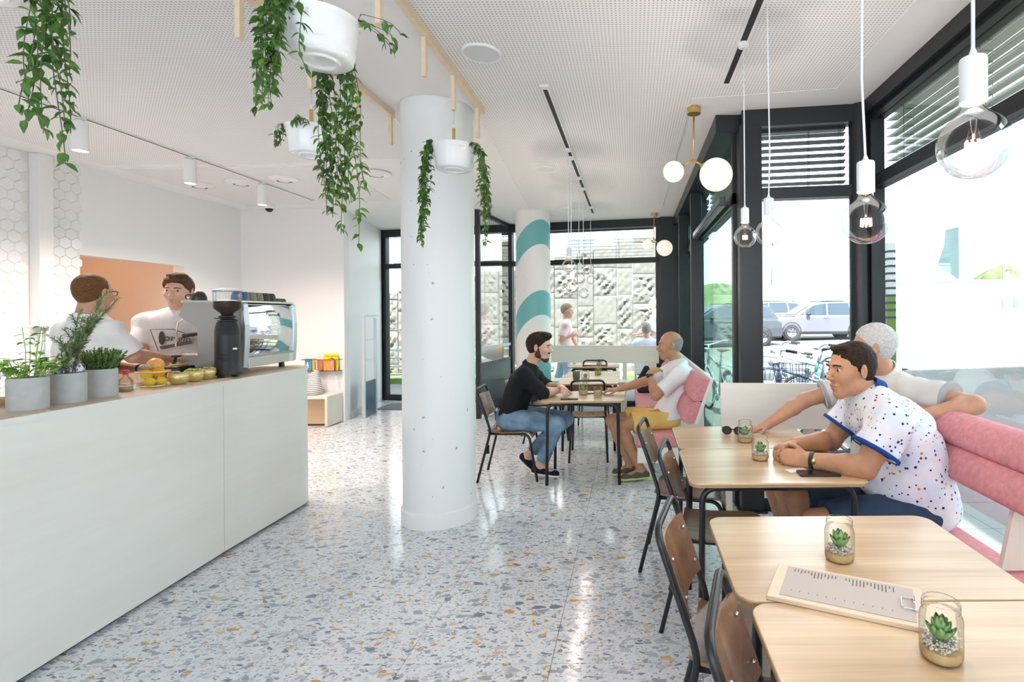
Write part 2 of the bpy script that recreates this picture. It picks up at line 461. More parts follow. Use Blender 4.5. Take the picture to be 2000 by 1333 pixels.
def cloth(name, col, bscale=34, bs=0.35, var=0.08, rough=0.85):
    m, nt, b = nodes(name); b.inputs['Roughness'].default_value = rough; b.inputs['Specular IOR Level'].default_value = 0.25
    v = coords(nt); n = noise(nt, v, 7, 4)
    lo = tuple(c*(1-var) for c in col); hi = tuple(min(1, c*(1+var)) for c in col)
    L(nt, ramp(nt, n.outputs['Fac'], [(0.3, lo), (0.7, hi)]), b.inputs['Base Color'])
    w = noise(nt, coords(nt, (1.0, 1.0, 0.45)), bscale*0.35, 3)
    bump(nt, b, w.outputs['Fac'], bs, 0.03)
    return nt, b
cloth('shirt_black', (0.010, 0.011, 0.015))
cloth('shirt_white', (0.80, 0.78, 0.78))
cloth('shirt_cream', (0.74, 0.71, 0.67))
cloth('shirt_grey_trim', (0.42, 0.42, 0.44))
cloth('shorts_yellow', (0.80, 0.53, 0.16))
cloth('shorts_navy', (0.035, 0.062, 0.115))
cloth('shorts_slate', (0.13, 0.17, 0.25))
cloth('denim', (0.185, 0.285, 0.395), var=0.45)
cloth('trousers_dark', (0.035, 0.035, 0.04))
cloth('apron', (0.050, 0.036, 0.030))
cloth('leather', (0.23, 0.085, 0.035))
cloth('blue_trim', (0.012, 0.06, 0.26), bs=0.1)
cloth('shoe_black', (0.012, 0.013, 0.018), bs=0.1)
cloth('shoe_grey', (0.115, 0.105, 0.085), bs=0.1)
simple('sole_white', (0.78, 0.76, 0.70), 0.6)
simple('sole_lime', (0.55, 0.60, 0.16), 0.6)
cloth('dress_pink', (0.76, 0.58, 0.54)); cloth('denim_pale', (0.38, 0.50, 0.58)); cloth('shirt_pale_blue', (0.66, 0.70, 0.82))
def polo():
    nt, b = cloth('polo_dots', (0.80, 0.80, 0.85))
    v = coords(nt, (1, 1, 1)); cl = noise(nt, v, 9, 2)
    base = ramp(nt, cl.outputs['Fac'], [(0.42, (0.80, 0.80, 0.85)), (0.62, (0.68, 0.73, 0.85))])
    vo = N(nt, 'TexVoronoi'); vo.inputs['Scale'].default_value = 39; vo.inputs['Randomness'].default_value = 0.8; L(nt, v, vo.inputs['Vector'])
    sp = N(nt, 'SeparateColor'); L(nt, vo.outputs['Color'], sp.inputs[0])
    dot = mathn(nt, 'LESS_THAN', vo.outputs['Distance'], mathn(nt, 'MULTIPLY_ADD', sp.outputs[0], 0.10, 0.17))
    rc = ramp(nt, sp.outputs[1], [(0.0, (0.018, 0.02, 0.05)), (0.30, (0.02, 0.05, 0.26)), (0.42, (0.07, 0.045, 0.05)), (0.60, (0.42, 0.03, 0.05)), (0.72, (0.75, 0.23, 0.02)), (0.82, (0.60, 0.56, 0.04)), (0.90, (0.16, 0.03, 0.10))])
    rc.node.color_ramp.interpolation = 'CONSTANT'
    L(nt, mixc(nt, dot, base, rc), b.inputs['Base Color'])
polo()
for nm, c in (('skin_fair', (0.68, 0.41, 0.30)), ('skin_tan', (0.50, 0.255, 0.145)), ('skin_warm', (0.56, 0.30, 0.19)), ('skin_pink', (0.64, 0.36, 0.27))):
    simple(nm, c, 0.48, var=0.10, vscale=22, bmp=0.05, bscale=140, sss=0.12, spec=0.35)
def hairm(name, c, v=0.4):
    m, nt, b = nodes(name); b.inputs['Roughness'].default_value = 0.6; b.inputs['Specular IOR Level'].default_value = 0.15
    n = noise(nt, coords(nt, (60, 60, 240)), 1.2, 4)
    L(nt, ramp(nt, n.outputs['Fac'], [(0.3, tuple(x*(1-v) for x in c)), (0.7, tuple(min(1, x*(1+v)) for x in c))]), b.inputs['Base Color'])
    bump(nt, b, n.outputs['Fac'], 0.6, 0.01)
hairm('hair_dark', (0.030, 0.018, 0.012)); hairm('hair_brown', (0.105, 0.050, 0.024)); hairm('hair_ginger', (0.17, 0.075, 0.03))
hairm('hair_grey', (0.30, 0.28, 0.27)); hairm('hair_white', (0.62, 0.60, 0.58), 0.25); hairm('hair_blonde', (0.30, 0.22, 0.14)); hairm('beard', (0.10, 0.045, 0.022))
simple('eye_white', (0.46, 0.43, 0.41), 0.3); simple('eye_iris', (0.05, 0.04, 0.035), 0.1); simple('lips', (0.45, 0.17, 0.13), 0.45)
for i, c in enumerate(((0.05, 0.30, 0.50), (0.80, 0.45, 0.05), (0.62, 0.58, 0.60), (0.75, 0.16, 0.03), (0.86, 0.72, 0.01), (0.85, 0.30, 0.05))):
    simple('book%d' % i, c, 0.4, var=0.25 if i in (0, 3, 5) else 0.05, vscale=40)

# ================================================================== THE ROOM
CZ = 3.05                                   # ceiling height
# ---- floor: slab with terrazzo tiles 0.64 m
BP = [(-7.6, -3.2), (1.86, -3.2), (1.86, 4.0), (0.90, 4.14), (0.90, 8.46), (-4.55, 9.60), (-7.6, 9.60)]      # building outline
flo = MB().prism(BP, -0.12, -0.0125).build('floor', 'grout'); struct(flo)
T = 0.64
tile_me = None
for i in range(-10, 4):
    for j in range(-1, 16):
        x0, y0 = -0.36 + i*T, 0.35 + j*T
        xc, yc = x0 + T/2, y0 + T/2
        if xc > 1.95 or (xc > 0.95 and yc > 4.4): continue
        if yc > 9.75 - 0.2*(xc + 4.4): continue
        if tile_me is None:
            o = MB().box((-T/2+.0012, -T/2+.0012, -0.0125), (T/2-.0012, T/2-.0012, 0)).build('floor_tile', 'terrazzo', flo)
            tile_me = o.data
        else:
            o = bpy.data.objects.new('floor_tile', tile_me); link(o, flo)
        o.location = (xc, yc, 0)
# ---- ceiling
ce = MB().prism([(-7.6, -6.2), (1.86, -6.2)] + BP[2:], CZ, CZ + 0.3).build('ceiling', 'ceiling_paint'); struct(ce)  # slab runs on past the rear wall, unseen overhang added to block sun
def perf_panel(poly):
    MB().prism(poly, CZ - 0.006, CZ - 0.0005).build('perforated_panel', 'perforated', ce)
    for a, b in zip(poly, poly[1:] + poly[:1]):
        MB().bar((a[0], a[1], CZ - 0.004), (b[0], b[1], CZ - 0.004), 0.012, 0.009).build('panel_edge', 'white_metal', ce)
perf_panel([(-1.13, -3.0), (1.42, -3.0), (1.42, 3.62), (0.44, 3.78), (0.44, 7.95), (-1.55, 8.3), (-1.13, 3.5)])
perf_panel([(-5.3, -3.0), (-1.82, -3.0), (-1.82, 4.05), (-2.05, 5.15), (-2.7, 5.15), (-3.6, 5.3), (-5.3, 5.3)])
perf_panel([(-5.3, 5.42), (-3.6, 5.42), (-3.0, 5.3), (-3.2, 7.0), (-5.3, 7.3)])

# ---- left wall X=-5.6 with service opening
wl = sempty('wall_left', (-5.6, 0, 0))
def wl_box(nm, y0, y1, z0, z1, mat='wall_paint'):
    return MB().box((-0.14, y0, z0), (0, y1, z1)).build(nm, mat, wl)
OY0, OY1, OZ = 5.36, 6.60, 2.15               # opening
wl_box('wall_panel', -3.2, OY0 - 0.01, 0, CZ, 'grout'); wl_box('wall_panel', OY1, 7.75, 0, CZ); wl_box('wall_panel', OY0 - 0.01, OY1, OZ, CZ)
# hexagonal glazed tiles in front of the wall, singly
R = 0.062
hexme = None
hp = [(R*0.985*math.cos(math.radians(30+60*k)), R*0.985*math.sin(math.radians(30+60*k))) for k in range(6)]
row = 0; z = 0.95; nt_tiles = 0
while z < 3.0:
    y = 4.35 + (row % 2) * R*math.sqrt(3)/2
    while y < OY0 - 0.04:
        if nt_tiles < 300 and not (4.86 < y < 5.06 and z > 1.42):
            if hexme is None:
                mb = MB(); n = 6
                vs = [(0, a, b) for a, b in hp] + [(0.006, a*0.93, b*0.93) for a, b in hp]
                mb.add(vs, [tuple(range(6, 12))] + [(i, (i+1) % 6, 6+(i+1) % 6, 6+i) for i in range(6)])
                o = mb.build('hex_tile', 'white_gloss', wl); hexme = o.data
            else:
                o = bpy.data.objects.new('hex_tile', hexme); link(o, wl)
            o.location = (0.0005, y, z); nt_tiles += 1
            rr = random.Random(nt_tiles); o.rotation_euler = (0, rr.uniform(-.012, .012), rr.uniform(-.012, .012))
        y += R*math.sqrt(3)
    z += R*1.5; row += 1
# boxed pipe on the tiled wall
pc = thing('boxed_pipe', 'white boxed pipe casing running down the hexagon tiled wall', 'pipe casing', (-5.6, 4.96, 0))
MB().box((0.0, -0.06, 1.42), (0.10, 0.06, CZ - 0.002)).build('casing', 'white_metal', pc, bevel=0.004)
MB().tube([(0.05, -0.015, 0.9), (0.05, -0.015, 1.42)], 0.016, 10).build('pipe', 'silver', pc, True)
MB().tube([(0.05, 0.035, 0.9), (0.05, 0.035, 1.42)], 0.016, 10).build('pipe', 'silver', pc, True)
so = thing('wall_socket', 'white double power socket with black plug on tiled wall', 'socket', (-5.592, 5.14, 1.17))
MB().box((0, -0.075, -0.04), (0.012, 0.075, 0.04)).build('plate', 'white_plastic', so, bevel=0.003)
MB().lathe([(0, 0), (0.02, 0), (0.018, 0.035), (0, 0.037)], 14, M=Matrix.Rotation(math.pi/2, 4, 'Y'), c=(0.012, 0.035, 0)).build('plug', 'black_plastic', so, True)
# back room behind the opening
br = sempty('wall_kitchen', (-5.74, 0, 0))
MB().box((-1.75, OY0 - 1.2, 0), (-1.7, OY1 + 1.4, 2.6)).build('rear_panel', 'peach', br)
MB().box((-1.7, OY1 + 0.02, 0), (0, OY1 + 0.10, 2.6)).build('side_panel', 'peach', br)
MB().box((-1.7, OY0 - 1.2, 0), (0, OY0 - 1.12, 2.6)).build('side_panel', 'peach', br)
MB().box((-1.75, OY0 - 1.2, 2.5), (0, OY1 + 0.1, 2.6)).build('kitchen_ceiling', 'peach', br)
MB().box((-1.75, OY0 - 1.2, -0.1), (0, OY1 + 0.1, -0.0)).build('kitchen_floor', 'grout', br)
dk = sempty('door_3', (-7.44, 5.95, 0))
MB().box((0.002, -0.42, 0), (0.04, 0.42, 2.02)).build('leaf', 'peach', dk, bevel=0.003)
MB().box((0.002, -0.50, 0), (0.06, -0.42, 2.10)).box((0.002, 0.42, 0), (0.06, 0.50, 2.10)).box((0.002, -0.42, 2.02), (0.06, 0.42, 2.10)).build('door_frame', 'peach', dk)
ld = bpy.data.lights.new('kitchen_lamp', 'POINT'); ld.energy = 8; ld.color = (1, 0.70, 0.48); ld.shadow_soft_size = 0.1
kl = thing('kitchen_ceiling_lamp', 'round ceiling lamp in the peach room behind the opening', 'lamp', (-6.5, 5.6, 2.5))
MB().lathe([(0, -0.07), (0.1, -0.06), (0.13, -0.02), (0.13, 0)], 20).build('shade', 'globe_light', kl, True)
lo = bpy.data.objects.new('kitchen_light', ld); link(lo, kl); lo.location = (0, 0, -0.2)

# ---- back-left wall, side wall, behind-camera wall
w = MB().box((-5.6, 7.55, 0), (-4.125, 7.70, CZ)).build('wall_back_left', 'wall_paint'); struct(w)
sw = sempty('wall_side')
MB().prism([(-4.155, 7.702), (-4.53, 9.62), (-4.70, 9.60), (-4.32, 7.702)], 0, CZ).build('wall_panel', 'wall_cool', sw)
b1 = MB().bar((-4.135, 7.72, 0.05), (-4.30, 8.55, 0.05), 0.024, 0.10).build('baseboard_side', 'white_metal'); struct(b1)
wr = sempty('wall_rear', (0, -3.2, 0))  # unseen wall, left open between mullions so sky light fills the room
MB().box((-6.6, -0.12, 0), (-4.4, 0, CZ)).build('wall_panel', 'wall_cool', wr)
MB().box((-4.4, -0.12, 2.75), (1.9, 0, CZ)).build('wall_panel', 'wall_cool', wr)
for x in (-4.4, -2.3, -0.2, 1.8):
    MB().box((x-0.04, -0.10, 0), (x+0.04, -0.02, 2.75)).build('mullion', 'frame_black', wr)

# ---- columns
def col_round(name, mat, x, y, label, r=0.258):
    t = thing(name, label, 'column', (x, y, 0))
    MB().lathe([(r, 0.0), (r, CZ - 0.001)], 96).build('shaft', mat, t, True)
    MB().lathe([(r, 0), (r+0.012, 0), (r+0.012, 0.105), (r, 0.115)], 96).build('plinth', 'white_metal', t, True, auto=0.5)
col_round('column', 'concrete_column', -1.447, 3.945, 'plain white pitted concrete column standing mid floor beside the counter')
col_round('banded_column', 'banded_column', -1.49, 7.95, 'white round column painted with two slanting teal bands')

# ---- right glazing.  near bay X=1.69 (Y<3.9), bay return Y~4, far wall X=.75
def glazed(name, a, b, zs, mull, pane_mat='pane', fw=0.07, head=0.13, depth=0.10):
    """window wall from a to b (xy); zs = transom heights; mull = mullion positions (0..1 of length)"""
    a = Vector((a[0], a[1], 0)); b = Vector((b[0], b[1], 0)); d = (b-a); Ln = d.length; ang = math.atan2(d.y, d.x)
    w = sempty(name, a); w.rotation_euler = (0, 0, ang)
    MB().box((0, -depth/2, 0), (Ln, depth/2, 0.10)).build('window_sill', 'frame_black', w)
    MB().box((0, -depth/2 - 0.01, CZ - head), (Ln, depth/2 + 0.01, CZ - 0.001)).build('head_frame', 'frame_black', w)
    zl = [0.10] + [z for z in zs] + [CZ - head]
    for z in zs: MB().box((0, -depth/2, z), (Ln, depth/2, z + 0.085)).build('transom', 'frame_black', w)
    ms = [0.0] + list(mull) + [1.0]
    for t in ms:
        c = t*Ln; wd = fw
        lo_, hi_ = max(0, c - wd/2), min(Ln, c + wd/2)
        if t == 0: hi_ = wd
        if t == 1: lo_ = Ln - wd
        MB().box((lo_, -depth/2, 0.10), (hi_, depth/2, CZ - head)).build('mullion', 'frame_black', w)
    for t0, t1 in zip(ms, ms[1:]):
        for i in range(len(zl)-1):
            z0 = zl[i] + (0.085 if i else 0); z1 = zl[i+1]
            MB().box((t0*Ln + fw/2, -0.006, z0), (t1*Ln - fw/2, 0.006, z1)).build('pane', pane_mat, w)
    return w
glazed('window_1', (1.80, -3.2), (1.80, 3.92), [2.41], [0.45], 'pane')
b1 = MB().box((1.70, -3.2, CZ - 0.10), (1.76, 3.86, CZ - 0.0005)).build('trim_2', 'frame_black'); struct(b1)
glazed('window_2', (0.85, 4.07), (1.74, 3.95), [2.37], [], 'pane', fw=0.05)
glazed('window_3', (0.82, 8.42), (0.82, 4.12), [2.36], [0.2, 0.5], 'pane_green', fw=0.06, depth=0.06)
# corner posts
for nm, x, y, sx, sy, lab in (('steel_post', 0.90, 4.04, 0.085, 0.07, 'square black post at the inner corner of the bay window'),):
    t = thing(nm, lab, 'post', (x, y, 0)); MB().box((-sx, -sy, 0), (sx, sy, CZ - 0.13)).build('shaft', 'frame_black', t, bevel=0.006)
    MB().box((-sx-.02, -sy-.02, 0), (sx+.02, sy+.02, 0.015)).build('foot_plate', 'frame_black', t)
t = thing('round_steel_post', 'round black steel post at the outer corner of the bay window', 'post', (1.705, 3.94, 0))
MB().lathe([(0.075, 0), (0.075, CZ - 0.001)], 28).build('shaft', 'frame_black', t, True)
MB().lathe([(0.10, 0), (0.10, 0.015), (0.075, 0.016)], 28).build('foot_plate', 'frame_black', t)
for nm, x, y, lab in (('steel_post', 0.755, 6.2, 'nearer black post along the far glazed side wall'), ('steel_post', 0.735, 7.55, 'farther black post along the far glazed side wall'), ('steel_post', 0.595, 8.38, 'black corner post where side and rear glazing meet')):
    t = thing(nm, lab, 'post', (x, y, 0)); wx = 0.065 if y < 8 else 0.15
    MB().box((-wx, -0.04, 0), (wx, 0.04, CZ - 0.002)).build('shaft', 'frame_black', t, bevel=0.006)
    MB().box((-wx-.01, -0.05, 0), (wx+.01, 0.05, 0.02)).build('foot_plate', 'frame_black', t)
# ceiling bulkhead over the far side wall
w = MB().prism([(0.66, 4.10), (0.66, 8.45), (0.92, 8.45), (0.92, 4.10)], CZ - 0.14, CZ - 0.001).build('trim_1', 'frame_black'); struct(w)
# ---- rear glazing (skewed)
BX0, BY0, BX1, BY1 = 0.72, 8.44, -4.53, 9.53
def bw(x): return BY0 + (x - BX0) * (BY1 - BY0) / (BX1 - BX0)
glazed('window_4', (-2.10, bw(-2.10)), (0.46, bw(0.46)), [2.34], [], 'pane')
glazed('window_5', (-4.53, bw(-4.53)), (-2.10, bw(-2.10)), [2.36], [0.03, 0.60], 'pane', fw=0.11)
# glazed entrance screen
sc = sempty('wall_screen', (-2.25, 7.70, 0))
dx, dy = 0.17, bw(-2.08) - 7.70
MB().bar((0, 0, 0), (0, 0, CZ - 0.001), 0.065, 0.065, (0, 1, 0)).build('post', 'frame_black', sc)
MB().bar((0, 0.03, CZ - 0.03), (dx, dy - 0.06, CZ - 0.03), 0.06, 0.05).build('head_frame', 'frame_black', sc)
MB().bar((0, 0.03, 0.42), (dx, dy - 0.06, 0.42), 0.035, 0.76).build('kick_panel', 'grey_panel', sc)
MB().bar((0, 0.03, 1.9), (dx, dy - 0.06, 1.9), 0.012, 2.20).build('pane', 'pane', sc)
MB().bar((0, 0.03, 1.02), (dx, dy - 0.06, 1.02), 0.03, 0.045).build('handrail', 'silver', sc)

# ---- venetian blinds, slat by slat
def blind(label, a, b, z0, z1, n, width, tilt, mat, cords=(0.25, 0.6, 0.9), rail=None, drop=0.0):
    a = Vector((a[0], a[1], 0)); b = Vector((b[0], b[1], 0)); d = b-a; Ln = d.length
    t = thing('venetian_blind', label, 'blind', (a.x, a.y, 0), math.atan2(d.y, d.x), None)
    sl = None
    for i in range(n):
        z = z0 + (z1 - z0) * (i + 0.5) / n
        if sl is None:
            mb = MB(); c, s_ = math.cos(tilt)*width/2, math.sin(tilt)*width/2; th = 0.0035
            o = mb.add([(0, -c, -s_), (Ln, -c, -s_), (Ln, c, s_), (0, c, s_), (0, -c, -s_+th), (Ln, -c, -s_+th), (Ln, c, s_+th), (0, c, s_+th)],
                       [(0,3,2,1),(4,5,6,7),(0,1,5,4),(1,2,6,5),(2,3,7,6),(3,0,4,7)]).build('slat', mat, t); sl = o.data
        else:
            o = bpy.data.objects.new('slat', sl); link(o, t)
        o.location = (0, 0, z)
    for cpos in cords:
        mb = MB()
        for s_ in (-1, 1): mb.tube([(cpos*Ln, s_*width*0.42, z0), (cpos*Ln, s_*width*0.42, z1 + 0.02)], 0.0022, 5)
        for i in range(n):
            z = z0 + (z1 - z0) * (i + 0.5) / n
            mb.bar((cpos*Ln, -width*0.42, z - 0.002), (cpos*Ln, width*0.42, z - 0.002), 0.003, 0.003)
        mb.build('ladder_cord', 'black_metal', t)
    MB().box((0, -width*0.4, z0 - 0.035), (Ln, width*0.4, z0 - 0.012)).build('bottom_rail', mat if rail is None else rail, t)
    MB().box((0, -width*0.5, z1 + 0.005), (Ln, width*0.5, z1 + 0.05)).build('head_rail', 'frame_black', t)
    return t
simple('slat_sage', (0.34, 0.39, 0.30), 0.5); simple('slat_dark', (0.05, 0.058, 0.068), 0.4); simple('slat_pale', (0.62, 0.64, 0.64), 0.5)
blind('sage green slatted blind across the near right window top', (1.93, 0.55), (1.93, 3.90), 2.53, 3.01, 8, 0.080, -0.05, 'slat_sage', (0.35, 0.52, 0.69, 0.93))
blind('dark slatted blind across the short bay return window', (0.90, 4.16), (1.64, 4.05), 2.48, 2.90, 8, 0.07, -0.12, 'slat_dark', (0.64, 0.95))
blind('dark slatted blind above the far green tinted side glass', (0.92, 5.95), (0.92, 4.25), 2.46, 2.86, 8, 0.075, -0.3, 'slat_dark', (0.1, 0.3, 0.5, 0.7, 0.9))
blind('dark slatted blind nearest the rear corner post', (0.92, 8.1), (0.92, 6.5), 2.46, 2.86, 8, 0.075, -0.3, 'slat_dark', (0.2, 0.5, 0.8))
blind('thin pale slatted blind across the rear window top', (-1.95, bw(-1.95) + 0.16), (0.36, bw(0.36) + 0.16), 2.45, 2.90, 8, 0.07, 0.03, 'slat_pale', (0.1, 0.5, 0.75))
# inner blind box along the far side wall
t = thing('blind_box', 'long grey blind casing under the far side blind', 'casing', (0.70, 4.2, 2.36))
MB().prism([(0, 0), (0.05, 0), (0.05, 1.85), (0, 1.85)], 0, 0.075).build('cover', 'grey_panel', t, bevel=0.008)
MB().prism([(-0.004, 0), (0, 0), (0, 1.85), (-0.004, 1.85)], 0.01, 0.02).build('seam', 'dark_slot', t)

# ---- ceiling fittings
def disc(x, y, r, label, mat='white_plastic', ring=True):
    t = thing('ceiling_speaker', label, 'ceiling speaker', (x, y, CZ - 0.007))
    MB().lathe([(0, -0.012), (r*0.86, -0.012), (r*0.9, -0.012)], 36).build('grille', 'speaker_grille', t, True)
    MB().lathe([(r*0.88, -0.012), (r*0.95, -0.016), (r, -0.010), (r, 0)], 36).build('rim', mat, t, True)
simple('speaker_grille', (0.70, 0.71, 0.73), 0.6, bmp=0.3, bscale=900)
disc(-0.872, 3.087, 0.115, 'flat round speaker in the perforated ceiling nearest the wooden rail')
disc(-0.902, 5.54, 0.115, 'flat round ceiling speaker midway along the pendant track')
disc(-0.95, 7.64, 0.115, 'small far round ceiling speaker near the teal banded column')
def vent(x, y, label):
    t = thing('ceiling_diffuser', label, 'ceiling vent', (x, y, CZ - 0.007))
    MB().lathe([(0.075, -0.03), (0.12, -0.02), (0.145, -0.012), (0.15, 0)], 32).build('rim', 'white_metal', t, True)
    MB().lathe([(0, -0.034), (0.05, -0.033), (0.065, -0.02)], 28).build('disc', 'white_metal', t, True)
vent(-2.74, 5.667, 'round white ceiling vent nearest the plain concrete column')
vent(-3.86, 5.867, 'round white ceiling vent over the coffee machine')
vent(-4.45, 6.01, 'round white ceiling vent beside the spot rail')
vent(-5.0, 6.11, 'round white ceiling vent nearest the left wall')
t = thing('security_camera', 'small black dome camera on ceiling by the rear wall', 'camera', (-5.05, 7.35, CZ))
MB().lathe([(0.06, 0), (0.06, -0.02), (0.05, -0.035)], 24).build('base', 'white_plastic', t, True, auto=0.6)
MB().lathe([(0.048, -0.034), (0.045, -0.055), (0.03, -0.075), (0, -0.083)], 24).build('dome', 'lens_dark', t, True)

def track(label, x, y0, y1, mat, w=0.035, slot=True):
    t = thing('lighting_track', label, 'lighting track', (x, 0, CZ - 0.006))
    MB().box((-w, y0, -0.012), (w, y1, 0)).build('rail', mat, t)
    MB().box((-w*0.5 + (0 if slot else w*0.9), y0 + 0.05, -0.0145), (w*0.5 + (0 if slot else w*0.25), y1 - 0.03, -0.012)).build('slot', 'dark_slot', t)
    return t
track('recessed pendant track with black slot above the window tables', 0.635, -2.0, 3.53, 'ceiling_paint')
track('recessed pendant track with black slot running to the rear', -0.58, 3.53, 7.95, 'ceiling_paint', 0.03)
t = track('long white spotlight rail on the ceiling over the counter', -4.2, -2.0, 6.95, 'white_metal', 0.03, False)

def spot(y, label):
    t = thing('ceiling_spotlight', label, 'spotlight', (-4.2, y, CZ - 0.018), 0, 'spots on the white rail')
    MB().lathe([(0, 0), (0.036, 0), (0.036, -0.012), (0.012, -0.014), (0.012, -0.03)], 20).build('mount', 'white_metal', t, True, auto=0.5)
    MB().lathe([(0, -0.03), (0.047, -0.03), (0.049, -0.034), (0.049, -0.25), (0.045, -0.252), (0.040, -0.235)], 28).build('body', 'white_metal', t, True, auto=0.6)
    MB().lathe([(0, -0.238), (0.04, -0.238)], 24).build('lens', 'spot_lens', t)
    l = bpy.data.lights.new('spot_light', 'SPOT'); l.energy = 115; l.color = (1, 0.84, 0.74); l.spot_size = 2.6; l.spot_blend = 0.8; l.shadow_soft_size = 0.05
    lo = bpy.data.objects.new('spot_light', l); link(lo, t); lo.location = (0, 0, -0.26)
spot(4.02, 'white cylinder spotlight on the rail nearest the hanging vine'); spot(5.02, 'middle white cylinder spotlight on the rail'); spot(6.0, 'white cylinder spotlight on the rail farthest from the camera')

# ================================================================== LAMPS
def pendant(x, y, zb, label, r=0.0625, power=6, group='bare bulb pendants'):
    """bulb of radius r with its centre at zb, white socket, cord to the ceiling track"""
    t = thing('pendant_lamp', label, 'pendant lamp', (x, y, CZ - 0.018), 0, group)
    c = zb - (CZ - 0.018)
    top = c + r*1.28
    rr = random.Random(int(x*100 + y*31))
    wob = rr.uniform(-0.012, 0.012)
    MB().lathe([(0, 0), (0.03, 0), (0.03, -0.025), (0.006, -0.03)], 16).build('ceiling_plug', 'white_plastic', t, True, auto=0.5)
    MB().tube([(0, 0, -0.025), (wob*.3, 0, (top+.09)*0.4), (wob, 0, (top+.09)*0.8), (0, 0, top + 0.085)], 0.0035, 8).build('cord', 'white_plastic', t, True)
    MB().lathe([(0.004, top+0.10), (0.008, top+0.088), (0.022, top+0.082), (0.0232, top+0.078), (0.0232, top), (0.022, top-0.001), (0.0205, top+0.004)], 24).build('socket', 'white_plastic', t, True, auto=0.5)
    MB().lathe([(0.0215, top+0.001), (0.0195, top-0.002), (0.0185, top + 0.003)], 20).build('socket_rim', 'rim_glow', t, True)
    prof = [(0.0185, top + 0.002), (0.0195, c + r*1.12), (0.024, c + r*0.98)]
    for i in range(1, 25):
        a = math.radians(63 - i*153/24); prof.append((r*math.cos(a), c + r*math.sin(a)))
    prof[-1] = (0, c - r)
    b = MB().lathe(prof, 40).build('bulb', 'bulb_glass', t, True)
    mb = MB(); mb.tube([(0, 0, c + r*1.15), (0, 0, c + r*0.2)], [0.007, 0.004], 8)
    mb.tube([(-0.008, 0, c + r*0.5), (-0.014, 0, c + r*0.1)], 0.0006, 5); mb.tube([(0.008, 0, c + r*0.5), (0.014, 0, c + r*0.1)], 0.0006, 5)
    mb.build('glass_stem', 'jar_glass', b, True)
    mb = MB()
    for k in range(8):
        a = k*math.pi/4; p = (0.013*math.cos(a), 0.013*math.sin(a)); q = (0.013*math.cos(a+.4), 0.013*math.sin(a+.4))
        mb.tube([(p[0], p[1], c + r*0.12), (q[0], q[1], c - r*0.22)], 0.0024, 5)
    mb.build('filament', 'filament', b)
    l = bpy.data.lights.new('bulb_light', 'POINT'); l.energy = power; l.color = (1, 0.85, 0.74); l.shadow_soft_size = 0.003
    lo = bpy.data.objects.new('bulb_light', l); link(lo, t); lo.location = (0, 0, c - r*0.05)
pendant(0.64, 0.985, 1.812, 'nearest bare bulb pendant over the front table')
pendant(0.64, 1.44, 1.750, 'bare bulb pendant hanging before the round black post')
pendant(0.64, 2.98, 1.935, 'bare bulb pendant hanging before the square black post')
pendant(0.64, 2.46, 1.875, 'bare bulb pendant against the bright bay return window')
pendant(-0.58, 4.85, 1.955, 'nearest, highest bulb of the far pendant cluster', power=4, group='far pendant cluster')
pendant(-0.58, 5.10, 1.775, 'low left bulb of the far pendant cluster', power=4, group='far pendant cluster')
pendant(-0.58, 5.85, 1.91, 'middle bulb of the far pendant cluster', power=4, group='far pendant cluster')
pendant(-0.58, 6.35, 1.76, 'lowest bulb of the far pendant cluster', power=4, group='far pendant cluster')
pendant(-0.58, 7.45, 1.995, 'rightmost and farthest bulb of the far pendant cluster', power=4, group='far pendant cluster')

def globe_lamp(x, y, label, drop, big, small):
    t = thing('globe_lamp', label, 'ceiling lamp', (x, y, CZ - 0.006), 0, 'brass two globe lamps')
    MB().lathe([(0, 0), (0.052, 0), (0.052, -0.042), (0.049, -0.045), (0, -0.045)], 32).build('canopy', 'brass', t, True, auto=0.5)
    j = Vector((-0.008, 0, drop))
    MB().tube([(0, 0, -0.04), j], 0.0075, 12).build('stem', 'brass', t, True)
    for (px, pz, r) in (big, small):
        p = Vector((px, 0, pz)); d = (p - j).normalized(); e = p - d*r
        arm = MB().tube([j, e + d*0.004], 0.007, 12).build('arm', 'brass', t, True)
        MB().tube([e - d*0.012, e + d*0.012], [0.012, r*0.35], 20).build('cap', 'brass', arm, True)
        MB().ball(p, r, 40, 24).build('globe', 'globe_light', t, True)
globe_lamp(0.472, 3.95, 'near brass ceiling lamp with one large and one small opal globe', -0.385, (0.163, -0.50, 0.123), (-0.155, -0.475, 0.078))
globe_lamp(0.345, 8.05, 'far brass ceiling lamp with two opal globes by the rear corner', -0.40, (0.155, -0.53, 0.123), (-0.105, -0.475, 0.078))

# ================================================================== TABLES AND CHAIRS
def table(x0, y0, x1, y1, label, rot=0.0, r=0.055):
    cx, cy = (x0+x1)/2, (y0+y1)/2; hx, hy = (x1-x0)/2, (y1-y0)/2
    t = thing('cafe_table', label, 'table', (cx, cy, 0), rot, 'oak cafe tables')
    top = MB().prism(rrect(-hx, -hy, hx, hy, r, 8), 0.7295, 0.75).build('tabletop', 'oak', t, bevel=0.003)
    MB().prism(rrect(-hx-.0006, -hy-.0006, hx+.0006, hy+.0006, r, 8), 0.733, 0.743).build('ply_edge', 'oak_edge', top)
    for sy in (-1, 1):
        for sx in (-1, 1):
            ex = sx*(hx - 0.06); ey = sy*(hy - 0.05)
            pts = fillet([(ex + sx*0.01, ey, 0), (ex, ey, 0.715), (0, ey, 0.715)], 0.07, 6)
            MB().tube(pts, 0.0145, 12).build('leg', 'black_metal', t, True)
    return t
table(-0.815, 4.60, -0.075, 5.20, 'oak table between the man in black and the man in yellow shorts')
table(-0.83, 5.76, -0.155, 6.40, 'oak table with the green cup, behind the two men')
table(-0.85, 6.42, -0.165, 7.02, 'oak table behind the green cup table')
